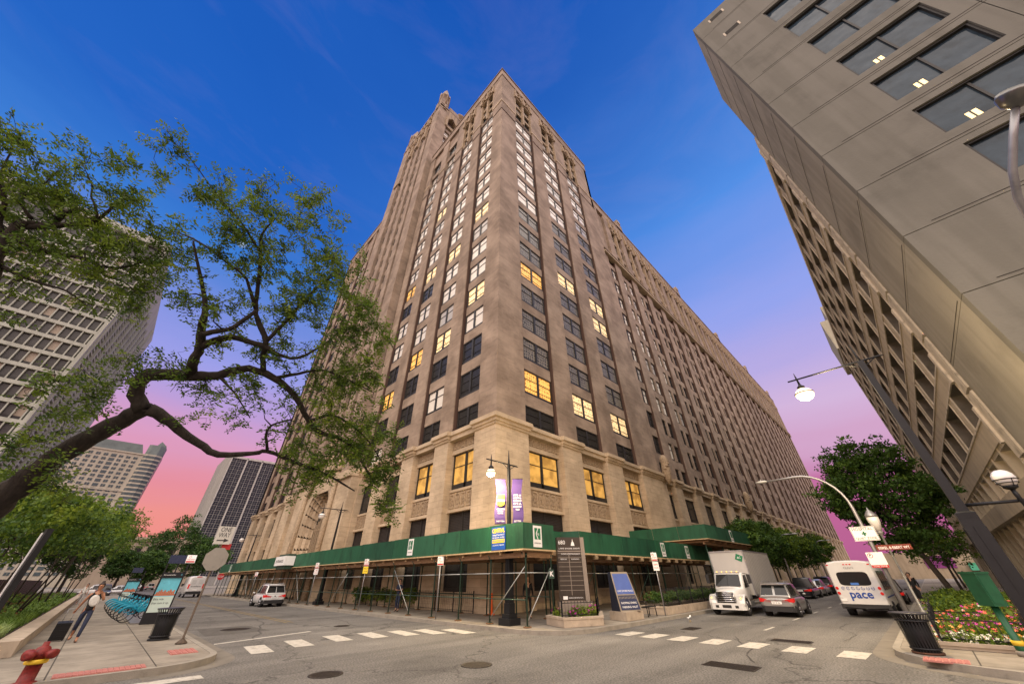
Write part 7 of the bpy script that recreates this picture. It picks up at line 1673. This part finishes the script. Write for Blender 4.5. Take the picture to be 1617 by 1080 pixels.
def person(label, loc, rz, top, legs, shoe, stride=.0, arms=None, hair='short', skin=SKIN, h=1.0, sleeve=True, group=None, hat=None):
    """faces +x; arms: dict side -> (elbow, wrist)"""
    T = thing('person', label, 'person', loc, math.radians(rz), group); T.scale = (h, h, h)
    arms = arms or {}
    hip = {s: (0, s*.09, .93) for s in (-1, 1)}
    knee = {1: (stride*.5+.05, .10, .50), -1: (-stride*.30+.05, -.10, .51)}; ank = {1: (stride*.75, .10, .09), -1: (-stride*.85, -.10, .11+abs(stride)*.12)}
    toe = {s: (ank[s][0]+.17, s*.12, ank[s][2]-.055 if s == 1 else max(.03, ank[s][2]-.08)) for s in (-1, 1)}
    P0 = (0, 0, .96); P1 = (.0, 0, 1.12); P2 = (.01, 0, 1.30); P3 = (.0, 0, 1.43); NK = (.01, 0, 1.50)
    hd = [(NK, .05), ((.02, 0, 1.56), .055), ((.035, 0, 1.61), (.072, .08)), ((.03, 0, 1.67), (.083, .095)), ((.015, 0, 1.73), (.08, .09)), ((.005, 0, 1.765), (.045, .05))]
    sh = {s: (0, s*.17, 1.41) for s in (-1, 1)}
    el = {s: arms.get(s, ((-.03, s*.24, 1.13), (.05, s*.25, .88)))[0] for s in (-1, 1)}; wr = {s: arms.get(s, ((-.03, s*.24, 1.13), (.05, s*.25, .88)))[1] for s in (-1, 1)}
    body = [[(P0, (.13, .10)), (P1, (.11, .085)), (P2, (.14, .10)), (P3, (.11, .08))]+hd]
    for s in (-1, 1):
        body.append([(P0, (.13, .10)), (hip[s], .085), (knee[s], .058), (ank[s], .04), (toe[s], .032)])
        body.append([(P3, (.11, .08)), (sh[s], .06), (el[s], .042), (wr[s], .028)])
        w = Vector(wr[s]); e = Vector(el[s]); d = (w-e).normalized(); side = d.cross(Vector((1, 0, 0))); side = side.normalized() if side.length > .1 else Vector((0, 1, 0)); pc_ = w+d*.06
        body.append([(tuple(w), .028), (tuple(pc_), (.035, .02))])
        for f in range(4):
            b = pc_+side*(f-1.5)*.018+d*.02; L = (.065, .075, .07, .055)[f]; cu = Vector((.35, 0, -.1)); body.append([(tuple(pc_), (.035, .02)), (tuple(b), .011), (tuple(b+d*L*.5), .009), (tuple(b+(d*.8+cu*.5).normalized()*L), .007)])
        tb = w+d*.02+Vector((.03, 0, 0)); body.append([(tuple(w), .028), (tuple(tb), .012), (tuple(tb+(d+Vector((.6, 0, 0))).normalized()*.045), .009)])
    B = skin_mesh('body', body, [skin], T, 1)
    g = 1.22
    tops = [[((0, 0, .90), (.18, .15)), ((0, 0, .98), (.17, .14)), (P1, (.155, .13)), (P2, (.185, .145)), ((0, 0, 1.40), (.15, .12)), ((0, 0, 1.47), (.09, .075))]]
    for s in (-1, 1):
        ch = [(P2, (.185, .145)), (sh[s], .085), (tuple((Vector(sh[s])+(Vector(el[s])-Vector(sh[s]))*.8)), .062)]
        if sleeve == 'long': ch += [(el[s], .052), (tuple(Vector(wr[s])-(Vector(wr[s])-Vector(el[s]))*.08), .038)]
        elif sleeve is False: ch = ch[:1]+[(sh[s], .066)]
        tops.append(ch)
    skin_mesh('top', tops, [top], T, 1)
    tr = [[((0, 0, 1.02), (.135, .105)), ((0, 0, .95), (.15, .12)), (hip[s], .098), (knee[s], .07), (tuple(Vector(ank[s])+Vector((0, 0, .04))), .052)] for s in (-1, 1)]
    skin_mesh('trousers', tr, [legs], T, 1)
    for s in (-1, 1): 
        a = Vector(ank[s]); skin_mesh('shoe', [[(tuple(a+Vector((-.05, 0, -.03))), .05), (tuple(a+Vector((.06, 0, -.05))), .045), (toe[s], .036)]], [shoe], T, 1)
    if hair:
        o = MB(); rings = []
        for z, r, dx in ((1.60, .085, -.03), (1.66, .104, -.018), (1.72, .104, -.008), (1.77, .075, .0), (1.795, .03, .0)):
            rings.append([(.012+dx+r*(1.02 if math.cos(a) < .3 else .62 if z < 1.7 else .95)*math.cos(a), r*.93*math.sin(a), z) for a in [math.tau*i/14 for i in range(14)]])
        if hair == 'long': rings.insert(0, [(-.05+.075*math.cos(a)*(.6 if math.cos(a) > 0 else 1), .08*math.sin(a), 1.42) for a in [math.tau*i/14 for i in range(14)]])
        o.loft(rings)
        if hair == 'bun': o.sph((-.06, 0, 1.80), .055, 10)
        o.build('hair', HAIR, T)
    o = MB()
    for s in (-1, 1): o.sph((.112, s*.032, 1.685), .011, 6)
    o.build('eyes', INK, T); o = MB(); o.loft([[(.105, -.008, 1.69), (.105, .008, 1.69), (.10, 0, 1.70)], [(.122, -.016, 1.645), (.122, .016, 1.645), (.135, 0, 1.655)], [(.11, -.01, 1.638), (.11, .01, 1.638), (.112, 0, 1.64)]]); o.build('nose', skin, T)
    o = MB(); o.cb((.108, 0, 1.615), (.012, .045, .009)); o.build('mouth', mat('lips', (.30, .09, .07), .5, 0, 0), T)
    return T
NAVY = mat('navy_cloth', (.018, .024, .05), .85, 0, .2, 12); BLKC = mat('black_cloth', (.012, .012, .013), .9, 0, .2, 12); WHC = mat('white_cloth', (.55, .54, .50), .85, 0, .1, 12); BRNS = mat('brown_shoe', (.10, .05, .03), .6, 0, .1, 8); SK2 = mat('warm_skin', (.34, .16, .09), .5, 0, .05, 8); GRC = mat('grey_cloth', (.16, .16, .165), .85, 0, .15, 12); VST = mat('hi_vis_cloth', (.50, .62, .03), .7, 0, .1, 8)
wom = person('woman in black top and navy trousers walking towards us pulling a black suitcase', (.16, 22.95, .15), -92, BLKC, NAVY, BRNS, .34, {-1: ((-.10, -.27, 1.17), (-.22, -.34, .96)), 1: ((.16, .27, 1.22), (.26, .14, 1.42))}, 'bun', SK2, .99, False)
o = MB(); c = Vector((0, 0, 0)); R = Matrix.Rotation(.35, 3, 'X'); o.loft([[Vector((.145+x*.05, .02, 1.2))+R@Vector((0, y*w_, z*hh_)) for y, z in [(math.cos(a), math.sin(a)) for a in [math.tau*i/16 for i in range(16)]]] for x, w_, hh_ in ((-.2, .12, .16), (.2, .14, .19), (.9, .13, .17), (1.1, .09, .12))]); 
bag = o.build('sling_bag', WHC, None); bag.location = (.16, 22.95, .15); bag.rotation_euler = (0, 0, math.radians(-92)); tag(bag, 'white sling bag worn across the chest of the walking woman', 'bag')
# suitcase
SC_ = thing('suitcase', 'black wheeled suitcase with raised handle rolling beside the walking woman', 'suitcase', (-.28, 23.75, .15), 0)
sr = Matrix.Rotation(math.radians(16), 3, 'X'); base = Vector((-.28, 23.78, .2))
o = MB(); o.loft([[base+sr@Vector((x, y, z)) for x, y in ((-.18, -.11), (.18, -.11), (.2, -.09), (.2, .09), (.18, .11), (-.18, .11), (-.2, .09), (-.2, -.09))] for z in (0.0, .02, .50, .53)], 0, True, False)
for z in (.12, .3, .48): o.cb(base+sr@Vector((0, -.112, z)), (.34, .01, .015), 0, sr)
o.build('case', mat('case_black', (.014, .014, .016), .45, 0, .1, 8), SC_, True)
o = MB(); p = [base+sr@Vector(v) for v in ((-.10, -.04, .52), (-.10, -.04, .95), (.10, -.04, .95), (.10, -.04, .52))]; o.tube([p[0], p[1]], .008, 6); o.tube([p[1], p[2]], .014, 6); o.tube([p[2], p[3]], .008, 6); o.build('handle', STEEL, SC_, True)
for s in (-1, 1): o = MB(); o.tube([base+Vector((s*.17-.02, -.06, -.01)), base+Vector((s*.17+.02, -.06, -.01))], .035, 10); o.build('wheel', BLK, SC_, True)
person('person in white shirt and pale trousers walking behind the woman with the suitcase', (-.6, 60, .15), -88, WHC, mat('pale_cloth', (.30, .29, .27), .85, 0, .1, 8), GRC, .3, None, 'long', SKIN, .98, True)
person('man in dark blue shirt standing under the shed beside the hedge', (14.9, 26.0, .15), -150, NAVY, mat('dark_jeans', (.02, .03, .06), .85, 0, .1, 8), BLKC, .05, {1: ((.05, .24, 1.15), (.26, .08, 1.16)), -1: ((.05, -.24, 1.15), (.26, -.08, 1.16))}, 'short', SKIN, 1.0, True)
person('bald man in black standing in the shade behind the front scaffold brace', (17.0, 15.9, .15), -130, BLKC, BLKC, BLKC, .04, None, None, SKIN, 1.02, 'long')
person('worker in yellow hi-vis top far down the right pavement', (56, -2.3, .15), 170, VST, NAVY, BLKC, .1, None, 'short', SKIN, 1.05, 'long')
person('person in black jacket on the pavement past the second rail fence', (40.5, 1.0, .15), 150, BLKC, BLKC, BLKC, .15, None, 'short', SKIN, 1.02, 'long')
person('person in dark clothes beside the black pickup ahead of the bus', (43.5, 1.15, .15), -170, GRC, BLKC, BLKC, .1, None, 'long', SKIN, .98, 'long')
